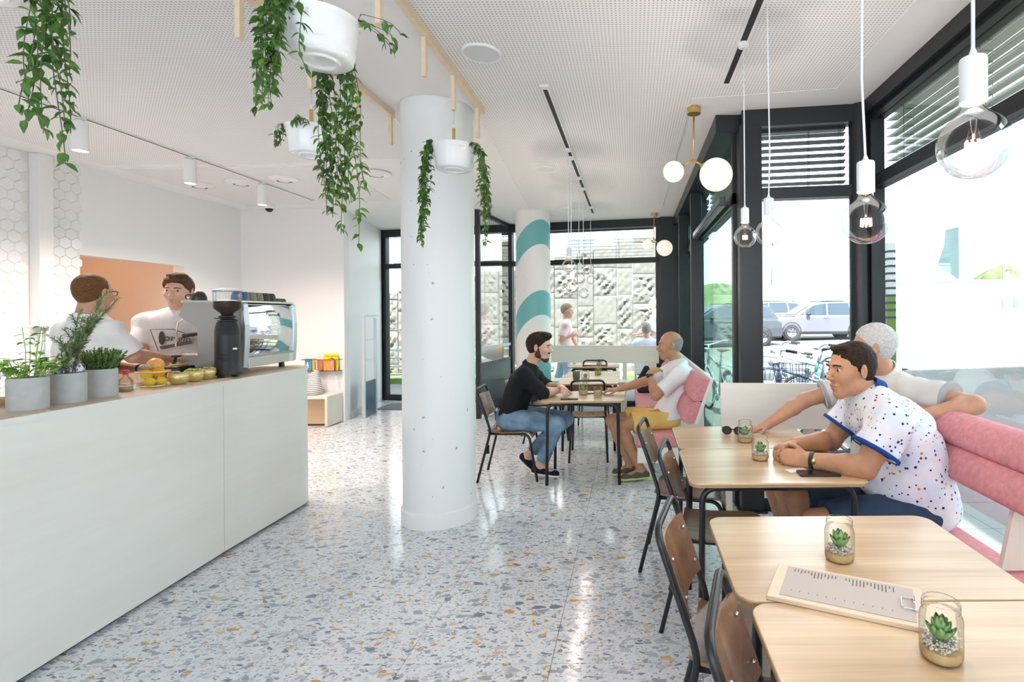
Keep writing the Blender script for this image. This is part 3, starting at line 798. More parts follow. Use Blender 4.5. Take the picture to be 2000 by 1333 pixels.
table(-0.95, 7.60, -0.20, 8.02, 'farthest small oak table before the rear bench')
table(0.255, 2.94, 1.06, 3.52, 'oak table with sunglasses by the man in the grey polo')
table(0.25, 2.33, 1.055, 2.93, 'oak table where the man in the dotted shirt rests his arms')
table(0.272, 1.375, 1.075, 1.95, 'oak table under the far half of the menu board')
table(0.295, 0.79, 1.10, 1.368, 'nearest oak table at the bottom right corner')

def make_chair():
    t = thing('cafe_chair', 'x', 'chair', (0, 0, 0), 0, 'black tube and walnut ply chairs')
    # seat: ply sheet, dished, waterfall front; faces +X
    prof = [(-0.19, 0.462), (-0.15, 0.452), (-0.05, 0.444), (0.08, 0.447), (0.15, 0.449), (0.185, 0.443), (0.21, 0.425), (0.223, 0.398)]
    hw = [0.165, 0.178, 0.190, 0.195, 0.195, 0.193, 0.190, 0.186]; th = 0.011; nv = 8
    mb = MB(); rows = []
    for (x, z), h in zip(prof, hw):
        row = []
        for k in range(nv+1):
            u = -1 + 2*k/nv
            row.append((x, u*h, z + 0.008*u*u - 0.004))
        rows.append(row)
    vs = [p for r_ in rows for p in r_] + [(p[0]-(0.006 if i > 5 else 0), p[1], p[2]-th) for i, r_ in enumerate(rows) for p in r_]
    n = nv+1; m = len(rows); fs = []
    for i in range(m-1):
        for k in range(nv):
            a = i*n+k; fs.append((a, a+n, a+n+1, a+1)); b = a + m*n; fs.append((b, b+1, b+n+1, b+n))
    per = [k for k in range(n)] + [i*n+nv for i in range(1, m)] + [(m-1)*n+k for k in range(nv-1, -1, -1)] + [i*n for i in range(m-2, 0, -1)]
    for a, b in zip(per, per[1:]+per[:1]): fs.append((a, b, b+m*n, a+m*n))
    seat = mb.add(vs, fs).build('seat', 'walnut', t, True, auto=0.7)
    # back: curved ply panel
    mb = MB(); rows = []; nz = 6; nu = 10
    for i in range(nz+1):
        f = i/nz; z = 0.575 + 0.20*f; x = -0.197 - 0.072*f
        hwid = 0.162 + 0.006*math.sin(math.pi*f)
        rows.append([(x - 0.028*(1-u*u) + 0.016, u*hwid, z) for u in [-1 + 2*k/nu for k in range(nu+1)]])
    n = nu+1; m = nz+1
    vs = [p for r_ in rows for p in r_] + [(p[0]-0.010, p[1], p[2]-0.003) for r_ in rows for p in r_]; fs = []
    for i in range(m-1):
        for k in range(nu):
            a = i*n+k; fs.append((a, a+1, a+n+1, a+n)); b = a+m*n; fs.append((b, b+n, b+n+1, b+1))
    per = [k for k in range(n)] + [i*n+nu for i in range(1, m)] + [(m-1)*n+k for k in range(nu-1, -1, -1)] + [i*n for i in range(m-2, 0, -1)]
    for a, b in zip(per, per[1:]+per[:1]): fs.append((b, a, a+m*n, b+m*n))
    bk = mb.add(vs, fs).build('backrest', 'walnut', t, True, auto=0.7)
    for s_ in (-1, 1):
        for z in (0.62, 0.735):
            f = (z-0.575)/0.2
            MB().ball((-0.197-0.072*f+0.012, s_*0.13, z), 0.006, 8, 6).build('screw', 'chrome', bk, True)
    # hoop: rear legs and back frame in one bent tube
    pts = [(-0.275, -0.195, 0), (-0.165, -0.176, 0.43), (-0.165, -0.174, 0.48), (-0.287, -0.168, 0.835), (-0.287, 0.168, 0.835), (-0.165, 0.174, 0.48), (-0.165, 0.176, 0.43), (-0.275, 0.195, 0)]
    MB().tube(fillet(pts, 0.055, 6), 0.0115, 10).build('back_frame', 'black_metal', t, True)
    for s_ in (-1, 1):
        pts = [(-0.165, s_*0.168, 0.432), (0.185, s_*0.175, 0.425), (0.262, s_*0.195, 0)]
        MB().tube(fillet(pts, 0.06, 6), 0.0115, 10).build('leg', 'black_metal', t, True)
    MB().tube([(-0.10, -0.168, 0.430), (-0.10, 0.168, 0.430)], 0.009, 8).build('seat_rail', 'black_metal', t, True); MB().tube([(0.12, -0.172, 0.427), (0.12, 0.172, 0.427)], 0.009, 8).build('seat_rail', 'black_metal', t, True)
    return t
ch0 = make_chair(); CH = [ch0]
def chair(x, y, rz, label):
    c = CH.pop() if CH else copy_tree(ch0)
    c.location = (x, y, 0); c.rotation_euler = (0, 0, rz); c['label'] = label
    return c
chair(-1.135, 4.94, 0.03, 'ply chair on which the man in black sits')
chair(-0.47, 5.62, math.pi/2 + 0.05, 'empty ply chair tucked under the green cup table, facing away')
chair(-0.55, 7.42, -math.pi/2, 'far ply chair whose back panel shows above the far tables')
chair(-1.07, 6.42, 0.25, 'ply chair half hidden behind the man in black')
chair(0.335, 3.22, -0.16, 'ply chair at the table with the sunglasses')
chair(0.43, 2.63, -0.18, 'ply chair opposite the man in the dotted shirt')
chair(0.385, 1.72, -0.22, 'ply chair at the table under the menu')
chair(0.465, 1.16, -0.24, 'nearest ply chair, cut off by the bottom of the frame')
# small black tags hanging on two chairs
for (x, y, z, lab) in ((-1.32, 4.77, 0.30, 'black paper tag hanging below the chair of the man in black'), (0.24, 2.43, 0.40, 'small black tag hanging from the chair opposite the dotted shirt')):
    t = thing('chair_tag', lab, 'tag', (x, y, z))
    MB().box((-0.018, -0.001, -0.05), (0.018, 0.001, 0.03)).build('card', 'black_plastic', t)
    MB().tube([(0, 0, 0.03), (0.01, 0, 0.10)], 0.0012, 5).build('string', 'black_plastic', t)

# ================================================================== BENCHES
def bench_side(name, label, x_seat0, x_seat1, ya, yb, facing_back_x, legs, rolls=((0.715, 0.075, 0.100, 0.060), (0.895, 0.075, 0.098, 0.125)), yb_back=None, seat_from=None, ply='birch'):
    """bench along Y with padded seat and two-roll tilted backrest; back on the +X side"""
    t = thing(name, label, 'bench', (x_seat0, ya, 0))
    W = x_seat1 - x_seat0; Ln = yb - ya; s0 = seat_from if seat_from else 0
    se = MB().prism(rrect(0, s0, W, Ln, 0.03, 4), 0.335, 0.45).build('seat_cushion', 'pink_velvet', t, True, bevel=0.02, bseg=3, auto=0.6)
    MB().box((0.005, s0 + 0.005, 0.20), (W, Ln, 0.335)).build('seat_base', 'birch', t, bevel=0.003)
    for y in legs:
        MB().box((0.06, y - 0.02, 0), (0.14, y + 0.02, 0.20)).build('leg', 'birch_z', t); MB().box((W - 0.12, y - 0.02, 0), (W - 0.04, y + 0.02, 0.20)).build('leg', 'birch_z', t)
    bx = facing_back_x - x_seat0
    # tilted back board
    z0, z1 = rolls[0][0] - rolls[0][2] + 0.015, 0.985; tx = 0.14*(z1 - z0)/0.385; bx += 0.14 - tx
    MB().add([(bx, 0, z0), (bx + 0.03, 0, z0), (bx + 0.03, Ln, z0), (bx, Ln, z0), (bx + tx, 0, z1), (bx + tx + 0.03, 0, z1), (bx + tx + 0.03, Ln, z1), (bx + tx, Ln, z1)],
             [(0,3,2,1),(4,5,6,7),(0,1,5,4),(1,2,6,5),(2,3,7,6),(3,0,4,7)]).build('back_board', ply, t, bevel=0.002)
    bx = facing_back_x - x_seat0
    for (zc, rx, rz_, off) in rolls:
        mb = MB(); cx = bx + off - 0.055
        n = 20; vs = []; fs = []
        m = 24
        for i in range(m+1):
            y = 0.006 + (Ln - 0.012)*i/m; sc = 1.0 if 0 < i < m else 0.90
            for k in range(n):
                a = 2*math.pi*k/n
                px, pz = rx*math.copysign(abs(math.cos(a))**0.75, math.cos(a))*sc, rz_*math.copysign(abs(math.sin(a))**0.85, math.sin(a))*sc
                vs.append((cx + px + pz*0.36, y, zc + pz))
        for i in range(m):
            for k in range(n):
                l = (k+1) % n; fs.append((i*n+k, (i+1)*n+k, (i+1)*n+l, i*n+l))
        fs.append(tuple(range(n))); fs.append(tuple(m*n+k for k in range(n))[::-1])
        mb.add(vs, fs).build('back_roll', 'pink_velvet', t, True, auto=0.9)
    for y in legs:
        MB().prism([(0, 0), (0.22, 0), (0.22, 0.50), (0.12, 0.54)], -0.012, 0.012, frame_M((bx - 0.05, y, 0.46), (1, 0, 0), (0, 0, 1), (0, -1, 0))).build('back_bracket', 'birch_z', t)
        MB().box((bx + 0.06, y - 0.012, 0.0), (bx + 0.17, y + 0.012, 0.46)).build('rear_leg', 'birch_z', t)
    return t
bench_side('padded_bench', 'pink padded bench on which the man in yellow shorts sits', 0.03, 0.47, 4.18, 7.85, 0.475, (0.62, 2.2, 3.6), seat_from=0.42)
bench_side('padded_bench', 'long pink padded bench along the near right window', 1.05, 1.60, 0.2, 3.72, 1.525, (1.93, 0.6, 3.3), ((0.785, 0.068, 0.076, 0.085), (0.925, 0.068, 0.074, 0.137)))
# board joining the two benches across the bay return
t = thing('bench_end_board', 'pale plywood board joining the two pink benches', 'board', (0.60, 3.98, 0))
MB().bar((0.05, -0.06, 0.82), (1.02, -0.14, 0.82), 0.025, 0.335).build('panel', 'birch_x', t, bevel=0.002)
for x, y in ((0.70, -0.075), (0.10, -0.03)):
    MB().box((x - 0.035, y - 0.02, 0), (x + 0.035, y + 0.02, 0.66)).build('post', 'birch_z', t)
# rear bench under the back window
t = thing('rear_bench', 'plain plywood bench with high back below the rear window', 'bench', (-0.85, bw(-0.85) - 0.10, 0), math.atan2(BY1 - BY0, BX1 - BX0) + math.pi)
MB().box((-1.15, -0.03, 0.72), (1.30, 0.0, 1.0)).build('back_board', 'birch_x', t, bevel=0.002)
MB().box((-1.15, -0.42, 0.42), (1.30, -0.01, 0.46)).build('seat_board', 'birch_x', t, bevel=0.002)
for x in (-0.98, -0.1, 0.75, 1.2):
    MB().box((x - 0.03, -0.06, 0.46), (x + 0.03, -0.03, 0.75)).build('upright', 'birch_z', t)
    MB().box((x - 0.03, -0.36, 0), (x + 0.03, -0.06, 0.42)).build('leg', 'birch_z', t)

# ================================================================== THINGS ON THE TABLES
def pebble_mesh(r, h, n, seed, z):
    rr = random.Random(seed); mb = MB()
    for i in range(n):
        a = rr.uniform(0, 6.28); q = r*math.sqrt(rr.random()); s_ = rr.uniform(0.0022, 0.0045)
        mb.ball((q*math.cos(a), q*math.sin(a), z + rr.uniform(0, h)), (s_, s_*rr.uniform(.6, 1), s_*0.7), 6, 4)
    return mb
succ_leaf = None
def make_jar(fine):
    global succ_leaf
    t = thing('succulent_jar', 'x', 'jar', (0, 0, 0), 0, 'succulent jars on the tables')
    R_ = 0.043
    g = [(0, 0.0015), (0.034, 0.0015), (0.041, 0.006), (R_, 0.014), (R_, 0.088), (0.041, 0.096), (0.036, 0.102), (0.0355, 0.106), (0.0385, 0.108), (0.0385, 0.113), (0.036, 0.115), (0.0385, 0.118), (0.0385, 0.121), (0.037, 0.124), (0.0345, 0.122)]
    MB().lathe(g, 40).build('glass', 'jar_glass', t, True)
    MB().lathe([(0, 0.004), (0.038, 0.004), (0.0412, 0.014), (0.0412, 0.026), (0, 0.029)], 28).build('sand', 'sand', t, True, auto=0.7)
    o = pebble_mesh(0.037, 0.014, 230 if fine else 90, 5, 0.028).build('pebbles', 'pebble', t, True); o['kind'] = 'stuff'
    if succ_leaf is None:
        mb = MB(); vs = []; m = 5
        for i in range(m+1):
            f = i/m; w_ = 0.0085*(math.sin(math.pi*min(1, 0.18 + f*0.82))**0.7) if f < 1 else 0.0008
            for k in (-1, 0, 1): vs.append((f*0.026, k*w_, 0.010*f*f + (0.0035 if k else 0) - 0.002))
            vs.append((f*0.026, 0, 0.010*f*f - 0.005*(1-f*f) - 0.002))
        fs = []
        for i in range(m):
            a, b = i*4, (i+1)*4
            fs += [(a, b, b+1, a+1), (a+1, b+1, b+2, a+2), (a+2, b+2, b+3, a+3), (a+3, b+3, b, a)]
        succ_leaf = mb.add(vs, fs).build('leaf', 'succulent', t, True); first = succ_leaf
        use_first = True
    else: use_first = False
    rr = random.Random(3); k = 0
    for ring, (n, tilt, s_, z) in enumerate(((8, 0.45, 1.42, 0.046), (7, 0.80, 1.35, 0.052), (5, 1.1, 1.10, 0.057), (3, 1.35, 0.75, 0.060))):
        for i in range(n):
            if use_first and k == 0: o = succ_leaf
            else: o = bpy.data.objects.new('leaf', succ_leaf.data); link(o, t)
            o.location = (0, 0, z); a = 6.283*i/n + ring*0.5 + rr.uniform(-.15, .15)
            o.rotation_euler = (0, -tilt + rr.uniform(-.12, .12), a); sc_ = s_*rr.uniform(.9, 1.1); o.scale = (sc_, sc_, sc_); k += 1
    return t
jar0 = make_jar(True); JR = [jar0]
def jar(x, y, rz, label):
    c = JR.pop() if JR else copy_tree(jar0)
    c.location = (x, y, 0.7502); c.rotation_euler = (0, 0, rz); c['label'] = label
jar(0.665, 1.145, 0.3, 'open glass succulent jar on the nearest table')
jar(0.625, 1.605, 1.2, 'open glass succulent jar just beyond the menu board')
jar(0.652, 2.71, 2.0, 'glass succulent jar beside the hands of the man in dotted shirt')
jar(0.655, 3.09, 4.0, 'glass succulent jar beside the sunglasses')
jar(-0.468, 4.97, 0.8, 'glass succulent jar beside the lemonade')
jar(-0.535, 5.95, 2.8, 'glass succulent jar beside the dark green cup')
jar(-0.435, 6.62, 3.8, 'glass succulent jar behind the green cup table')
jar(-0.50, 7.86, 5.0, 'farthest glass succulent jar, before the rear bench board')

t = thing('lemonade_glass', 'short tumbler of cloudy yellow lemonade', 'glass', (-0.318, 4.80, 0.7502))
MB().lathe([(0, 0.001), (0.036, 0.001), (0.039, 0.006), (0.041, 0.092), (0.038, 0.092), (0.036, 0.010), (0, 0.009)], 32).build('tumbler', 'jar_glass', t, True)
MB().lathe([(0, 0.0105), (0.0355, 0.0105), (0.037, 0.060), (0, 0.060)], 28).build('lemonade', 'lemonade', t, True, auto=0.7)
t = thing('green_cup', 'dark green ceramic cup on the table behind the two men', 'cup', (-0.655, 6.12, 0.7502))
MB().lathe([(0, 0.001), (0.035, 0.001), (0.042, 0.02), (0.044, 0.075), (0.046, 0.095), (0.042, 0.095), (0.039, 0.02), (0, 0.014)], 28).build('body', 'cup_green', t, True)
MB().lathe([(0, 0.08), (0.0405, 0.08)], 24).build('coffee', 'coffee', t)
t = thing('teaspoon', 'small steel spoon on a saucer beside the green cup', 'spoon', (-0.60, 5.83, 0.7502))
MB().ball((0.06, 0, 0.006), (0.018, 0.011, 0.004), 12, 8).build('bowl', 'chrome', t, True)
MB().tube([(0.045, 0, 0.006), (-0.06, 0, 0.012)], [0.003, 0.002], 6).build('handle', 'chrome', t, True)
def phone(x, y, rz, label, mat, l=0.15, w_=0.075):
    t = thing('smartphone', label, 'phone', (x, y, 0.7503), rz)
    MB().prism(rrect(-l/2, -w_/2, l/2, w_/2, 0.009, 4), 0, 0.0085).build('body', mat, t, bevel=0.0015)
    MB().prism(rrect(-l/2+.004, -w_/2+.004, l/2-.004, w_/2-.004, 0.006, 4), 0.0085, 0.0088).build('screen', 'screen', t)
phone(-0.565, 4.69, 0.0, 'black phone on the table before the man in black', 'black_plastic')
phone(-0.225, 4.86, 0.03, 'small rose phone beside the lemonade', 'phone_pink', 0.10, 0.06)
phone(-0.40, 5.02, 0.2, 'dark phone behind the lemonade glass', 'black_plastic', 0.12, 0.06)
phone(0.86, 2.455, -0.04, 'large dark phone under the arm of the dotted shirt', 'black_plastic', 0.185, 0.085)
# sunglasses
t = thing('sunglasses', 'dark sunglasses folded on the oak table', 'sunglasses', (0.615, 3.26, 0.7505), -0.35)
for s_ in (-1, 1):
    pts = [(0.036*s_ + 0.029*math.cos(a), 0.003*math.cos(2*a), 0.028 + 0.024*math.sin(a)) for a in [2*math.pi*k/18 for k in range(18)]]
    MB().tube(pts, 0.0032, 6, closed=True).build('rim', 'black_plastic', t, True)
    MB().add(pts, [tuple(range(18))]).build('lens', 'lens_dark', t)
    MB().tube(fillet([(0.066*s_, 0, 0.042), (0.069*s_, 0.03, 0.04), (0.060*s_, 0.13, 0.012)], 0.02, 4), 0.0028, 6).build('temple', 'black_plastic', t, True)
MB().tube([(-0.010, 0, 0.034), (0, -0.003, 0.038), (0.010, 0, 0.034)], 0.003, 6).build('bridge', 'black_plastic', t, True)
# slips of paper
t = MB().box((-0.05, -0.025, 0), (0.05, 0.025, 0.001)).build('paper_slip', 'white_plastic'); tag(t, 'small white paper slip under the watch arm', 'paper'); t.location = (0.78, 2.52, 0.7502); t.rotation_euler = (0, 0, 0.3)
# menu clipboard
t = thing('menu_board', 'wooden clipboard menu lying across two tables', 'menu', (0.555, 1.395, 0.7505), -0.43)
MB().prism(rrect(-0.185, -0.10, 0.185, 0.10, 0.004, 3), 0, 0.012).build('board', 'menu_board', t, bevel=0.002)
sh = MB().prism([(-0.155, -0.082), (0.165, -0.082), (0.165, 0.086), (-0.155, 0.086)], 0.0125, 0.0131).build('sheet', 'paper', t)
mb = MB(); rr = random.Random(4)
for blk in ((-0.135, -0.02), (0.0, 0.125)):
    x = blk[0]
    while x < blk[1]:
        l = rr.uniform(0.012, 0.04); mb.box((x, 0.076 - l, 0.0131), (x + 0.0028, 0.076, 0.01325)); x += 0.009
for k in range(12): mb.box((-0.13 + k*0.022, -0.052, 0.0131), (-0.128 + k*0.022, -0.046, 0.01325))
mb.build('print', 'ink', sh)['kind'] = 'stuff'
cl = MB().tube(fillet([(0.163, -0.028, 0.016), (0.135, -0.030, 0.017), (0.135, 0.026, 0.017), (0.163, 0.024, 0.016)], 0.008, 3), 0.0016, 6).build('clip', 'chrome', t, True)
MB().tube([(0.165, -0.034, 0.017), (0.165, 0.03, 0.017)], 0.0045, 10).build('clip_bar', 'chrome', cl, True)
# bag on the rear bench
t = thing('dark_backpack', 'dark upright bag standing on the far bench', 'bag', (0.18, 7.1, 0.451))
MB().prism([(-0.10, -0.06), (0.10, -0.06), (0.13, 0.0), (0.10, 0.06), (-0.10, 0.06), (-0.13, 0.0)], 0, 0.20).build('body', 'trousers_dark', t, bevel=0.03, bseg=3)
MB().add([(-0.12, -0.03, 0.18), (0.12, -0.03, 0.18), (0.12, 0.03, 0.18), (-0.12, 0.03, 0.18), (-0.02, -0.01, 0.36), (0.03, -0.01, 0.36), (0.03, 0.01, 0.36), (-0.02, 0.01, 0.36)],
         [(0,3,2,1),(4,5,6,7),(0,1,5,4),(1,2,6,5),(2,3,7,6),(3,0,4,7)]).build('flap', 'trousers_dark', t, bevel=0.01)
MB().tube(fillet([(0.0, 0, 0.34), (-0.02, 0, 0.41), (0.05, 0, 0.41), (0.03, 0, 0.34)], 0.02, 3), 0.008, 6).build('strap', 'shirt_cream', t, True)
t = thing('black_bag', 'black bag hanging on the chair behind the man in black', 'bag', (-1.26, 6.55, 0.30))
MB().ball((0, 0, 0.16), (0.09, 0.17, 0.20), 20, 12).build('body', 'black_plastic', t, True)
MB().tube(fillet([(0, -0.08, 0.34), (0.02, -0.06, 0.50), (0.02, 0.06, 0.50), (0, 0.08, 0.34)], 0.05, 4), 0.012, 6).build('strap', 'black_plastic', t, True)

# ================================================================== COUNTER
cf = [(-2.47, 0.6), (-2.525, 2.18), (-2.585, 3.33), (-2.60, 4.13)]      # front line in plan
arcp = [(-2.90 + 0.30*math.cos(math.radians(a)), 4.13 + 0.30*math.sin(math.radians(a))) for a in range(6, 91, 7)]
def off(poly, d):      # shift outline towards the inside (to -X / centre)
    out = []
    for i, p in enumerate(poly):
        a = Vector(poly[max(i-1, 0)]); b = Vector(poly[min(i+1, len(poly)-1)]); n = (b-a).normalized()
        out.append((p[0] - n.y*d, p[1] + n.x*d))
    return out
ct = thing('counter', 'pale birch plywood serving counter with rounded far end', 'counter', (0, 0, 0))
front1 = [cf[0], cf[1], (cf[2][0], cf[2][1] - 0.0015)]; front2 = [(cf[2][0], cf[2][1] + 0.0015), cf[3]] + arcp + [(-3.06, 4.43)]
for pl in (front1, front2):
    MB().prism(pl + off(pl, 0.018)[::-1], 0.022, 1.0745).build('front_panel', 'birch', ct)
full = [cf[0], cf[1], cf[2], cf[3]] + arcp + [(-3.06, 4.43)]
ins = off(full, 0.03)
MB().prism(ins + [(-3.06, 0.6)], 0.0, 0.022).build('plinth', 'dark_slot', ct)
MB().prism(off(full, 0.02) + [(-3.06, 0.62)], 1.03, 1.0745).build('carcass', 'birch', ct)
MB().box((-3.06, 0.62, 0.022), (-3.04, 4.40, 1.03)).build('rear_panel', 'birch', ct)
topo = off(full, -0.004)
MB().prism(topo + [(-3.10, 0.6)][::-1], 1.075, 1.0985).build('worktop_edge', 'birch', ct)
MB().prism(off(full, -0.0035) + [(-3.10, 0.6)], 1.0985, 1.10).build('worktop', 'counter_top', ct)
CT = 1.1003

# ---- herb pots
def herb_pot(x, y, name, label, r=0.066, h=0.142):
    t = thing(name, label, 'potted herb', (x, y, CT))
    MB().lathe([(0, 0), (r*0.97, 0), (r, 0.006), (r, h-0.004), (r-0.003, h), (r-0.009, h), (r-0.009, h-0.02), (0, h-0.02)], 48).build('pot', 'concrete_pot', t, True, auto=0.6)
    MB().lathe([(0, h-0.014), (r-0.010, h-0.018)], 24).build('soil', 'soil', t)
    return t
def leaf_mesh(name, Ln, W, fold=0.25, curl=0.3, n=4, mat='leaf', tip=0.0):
    vs = []; fs = []
    for i in range(n+1):
        f = i/n; w_ = W*math.sin(math.pi*(f**0.8))*0.5*(1 - 0.15*f) if 0 < f < 1 else 0.0006
        z = -curl*Ln*f*f
        vs += [(f*Ln, -w_, z + fold*w_), (f*Ln, 0, z), (f*Ln, w_, z + fold*w_)]
    for i in range(n):
        a, b = 3*i, 3*i+3
        fs += [(a, b, b+1, a+1), (a+1, b+1, b+2, a+2)]
    me = bpy.data.meshes.new(name); me.from_pydata(vs, [], fs); me.materials.append(MAT[mat])
    me.polygons.foreach_set('use_smooth', [True]*len(fs)); me.update(); return me
def put_leaf(me, parent, p, yaw, pitch, roll, s_):
    o = bpy.data.objects.new('leaf', me); link(o, parent); o.location = p
    o.rotation_euler = (Matrix.Rotation(yaw, 3, 'Z') @ Matrix.Rotation(pitch, 3, 'Y') @ Matrix.Rotation(roll, 3, 'X')).to_euler(); o.scale = (s_, s_, s_); return o

pm = herb_pot(-2.690, 2.345, 'potted_mint', 'bright green mint growing in the leftmost grey pot')
ml = [leaf_mesh('mint_leaf', 0.047, 0.036, 0.2, 0.25, 5, 'mint'), leaf_mesh('mint_leaf', 0.047, 0.038, 0.15, 0.1, 5, 'mint')]
rr = random.Random(11)
for k in range(34):
    a = rr.uniform(0, 6.28); q = 0.056*math.sqrt(rr.random()); tall = k < 4
    h = (0.19 + 0.05*(k % 2)) if tall else rr.uniform(0.03, 0.105); lean = rr.uniform(0.01, 0.05) if tall else rr.uniform(0.02, 0.075)
    if k == 0: a, h = 2.6, 0.235
    p0 = Vector((q*math.cos(a), q*math.sin(a), 0.125)); p2 = p0 + Vector((lean*math.cos(a), lean*math.sin(a), h)); pm_ = (p0+p2)/2 + Vector((0.008*math.sin(k), 0.008*math.cos(k), 0.012))
    pts = [p0, p0.lerp(pm_, .6), pm_, pm_.lerp(p2, .6), p2]
    st = MB().tube(pts, 0.0016, 5).build('stem', 'mint_stem', pm, True)
    nn = max(2, int(h/0.042))
    for j in range(nn):
        f = 1 - j/nn*0.85; idx = f*4; i0 = min(3, int(idx)); p = pts[i0].lerp(pts[i0+1], idx - i0)
        yaw0 = rr.uniform(0, 3.14) + j*1.57
        for s_ in (0, 1):
            put_leaf(ml[rr.randint(0, 1)], st, p, yaw0 + s_*math.pi, rr.uniform(-0.3, 0.45), rr.uniform(-.3, .3), rr.uniform(0.55, 1.0)*(0.75 if j == 0 and tall else 1))

def needles(mb, pts, ln, dens, rr, up=0.7, w_=0.0011):
    for i in range(len(pts)-1):
        a, b = pts[i], pts[i+1]; n = max(1, int((b-a).length*dens)); d = (b-a).normalized()
        for k in range(n):
            p = a.lerp(b, rr.random()); q = Vector((rr.gauss(0, 1), rr.gauss(0, 1), rr.gauss(0, 1))); q = (q - d*q.dot(d)).normalized()
            e = (q + d*up).normalized()*ln*rr.uniform(.6, 1.1); sd = e.cross(d).normalized()*w_
            mb.add([p - sd, p + sd, p + e*0.6 + sd*0.9, p + e, p + e*0.6 - sd*0.9], [(0, 1, 2, 3, 4)])
pr = herb_pot(-2.700, 2.52, 'potted_rosemary', 'tall rosemary with blue lavender flowers in the middle grey pot')
rr = random.Random(5); nb = MB(); wb_ = MB()
for (lean_x, lean_y, h) in ((0.11, 0.055, 0.40), (0.135, 0.085, 0.37), (0.05, 0.02, 0.31), (0.025, 0.015, 0.27), (0.09, 0.05, 0.25), (0.12, 0.07, 0.27), (-0.02, 0.02, 0.19), (0.06, 0.05, 0.22), (0.13, 0.06, 0.31), (0.02, -0.01, 0.16)):
    p = Vector((rr.uniform(-.035, .035), rr.uniform(-.035, .035), 0.13)); pts = [p]; n = 9
    for i in range(1, n+1):
        f = i/n; pts.append(p + Vector((lean_x*f**1.6 + rr.uniform(-.006, .006), lean_y*f**1.6 + rr.uniform(-.006, .006), h*f)))
    wb_.tube(pts, [0.0022]*5 + [0.0014]*5, 5); needles(nb, pts[1:], 0.028, 900, rr, 0.7, 0.0016)
    for j in range(3):
        f = rr.randint(3, 7); q = pts[f]; e = q + Vector((rr.uniform(-.04, .06), rr.uniform(-.04, .05), rr.uniform(.03, .08))); sp = [q, q.lerp(e, .5) + Vector((0, 0, -.004)), e]
        wb_.tube(sp, 0.0012, 4); needles(nb, sp, 0.024, 800, rr, 0.7, 0.0016)
wb_.build('stems', 'woody', pr, True); o = nb.build('needles', 'rosemary', pr); o['kind'] = 'stuff'
lb = MB()
for k in range(46):
    a = rr.uniform(0, 6.28); q = rr.uniform(0.02, 0.062); p = Vector((q*math.cos(a), q*math.sin(a), rr.uniform(0.135, 0.185)))
    lb.ball(p, (0.004, 0.004, 0.007), 6, 4)
o = lb.build('flowers', 'lavender', pr, True); o['kind'] = 'stuff'
pt = herb_pot(-2.735, 2.71, 'potted_thyme', 'dense rounded thyme bush in the right grey pot')
tb = MB(); ts = MB(); rr = random.Random(9)
for k in range(210):
    a = rr.uniform(0, 6.28); q = 0.045*math.sqrt(rr.random()); p0 = Vector((q*math.cos(a), q*math.sin(a), 0.128)); l = rr.uniform(0.09, 0.135)
    e = p0 + Vector((math.cos(a)*q*1.1 + rr.uniform(-.014, .014), math.sin(a)*q*1.1 + rr.uniform(-.014, .014), l*(1 - 5*q))); pts = [p0, p0.lerp(e, .35), p0.lerp(e, .7), e]
    ts.tube(pts, 0.0007, 3, cap=False); needles(tb, pts, 0.011, 420, rr, 0.9, 0.0019)
ts.build('stems', 'thyme', pt); o = tb.build('sprigs', 'thyme', pt); o['kind'] = 'stuff'

# ---- bottles, box, fruit basket, bowls
def bottle(x, y, label, cap, r=0.031, h=0.075, neck=0.03):
    t = thing('glass_bottle', label, 'bottle', (x, y, CT))
    MB().lathe([(0, 0.001), (r*0.9, 0.001), (r, 0.006), (r, h*0.72), (r*0.8, h*0.92), (0.012, h*1.08), (0.011, h*1.08 + neck*0.4)], 28).build('glass', 'bottle_glass', t, True)
    z = h*1.08 + neck*0.4
    MB().lathe([(0.0125, z), (0.0125, z + 0.004), (0.0145, z + 0.005), (0.0145, z + 0.022), (0.012, z + 0.024), (0, z + 0.024)], 20).build('cap', cap, t, True, auto=0.5)
    MB().lathe([(0, 0.004), (r*0.88, 0.006), (r*0.9, h*0.35), (0, h*0.35)], 20).build('contents', 'sand', t, True)
    return t
bottle(-2.775, 2.885, 'small round glass bottle with red cap beside the thyme pot', 'red_cap')
bottle(-2.90, 2.43, 'clear glass bottle with pale cap left of the mint pot', 'silver', 0.03, 0.115)
bottle(-2.99, 2.70, 'dark capped glass bottle behind the rosemary', 'black_plastic', 0.03, 0.13)
t = thing('sugar_packet_box', 'small pink and white packet box behind the fruit basket', 'box', (-2.84, 2.96, CT))
MB().box((-0.025, -0.03, 0), (0.025, 0.03, 0.028)).build('body', 'white_plastic', t); MB().box((-0.0255, -0.0305, 0.028), (0.0255, 0.0305, 0.034)).build('lid', 'phone_pink', t)
bx, by = -2.805, 3.085
t = thing('fruit_basket', 'gold wire basket holding citrus fruit on the counter', 'basket', (bx, by, CT))
def ring(r, z, w_): return [(r*math.cos(2*math.pi*k/28), r*math.sin(2*math.pi*k/28), z) for k in range(28)]
MB().lathe([(0.060, 0.001), (0.061, 0.001), (0.061, 0.012), (0.060, 0.012)], 32).build('base_band', 'gold_wire', t, True)
MB().lathe([(0.0775, 0.082), (0.079, 0.082), (0.080, 0.093), (0.0785, 0.093)], 32).build('rim_band', 'gold_wire', t, True)
for r, z in ((0.066, 0.035), (0.072, 0.058)): MB().tube(ring(r, z, 0), 0.0011, 5, closed=True).build('hoop', 'gold_wire', t, True)
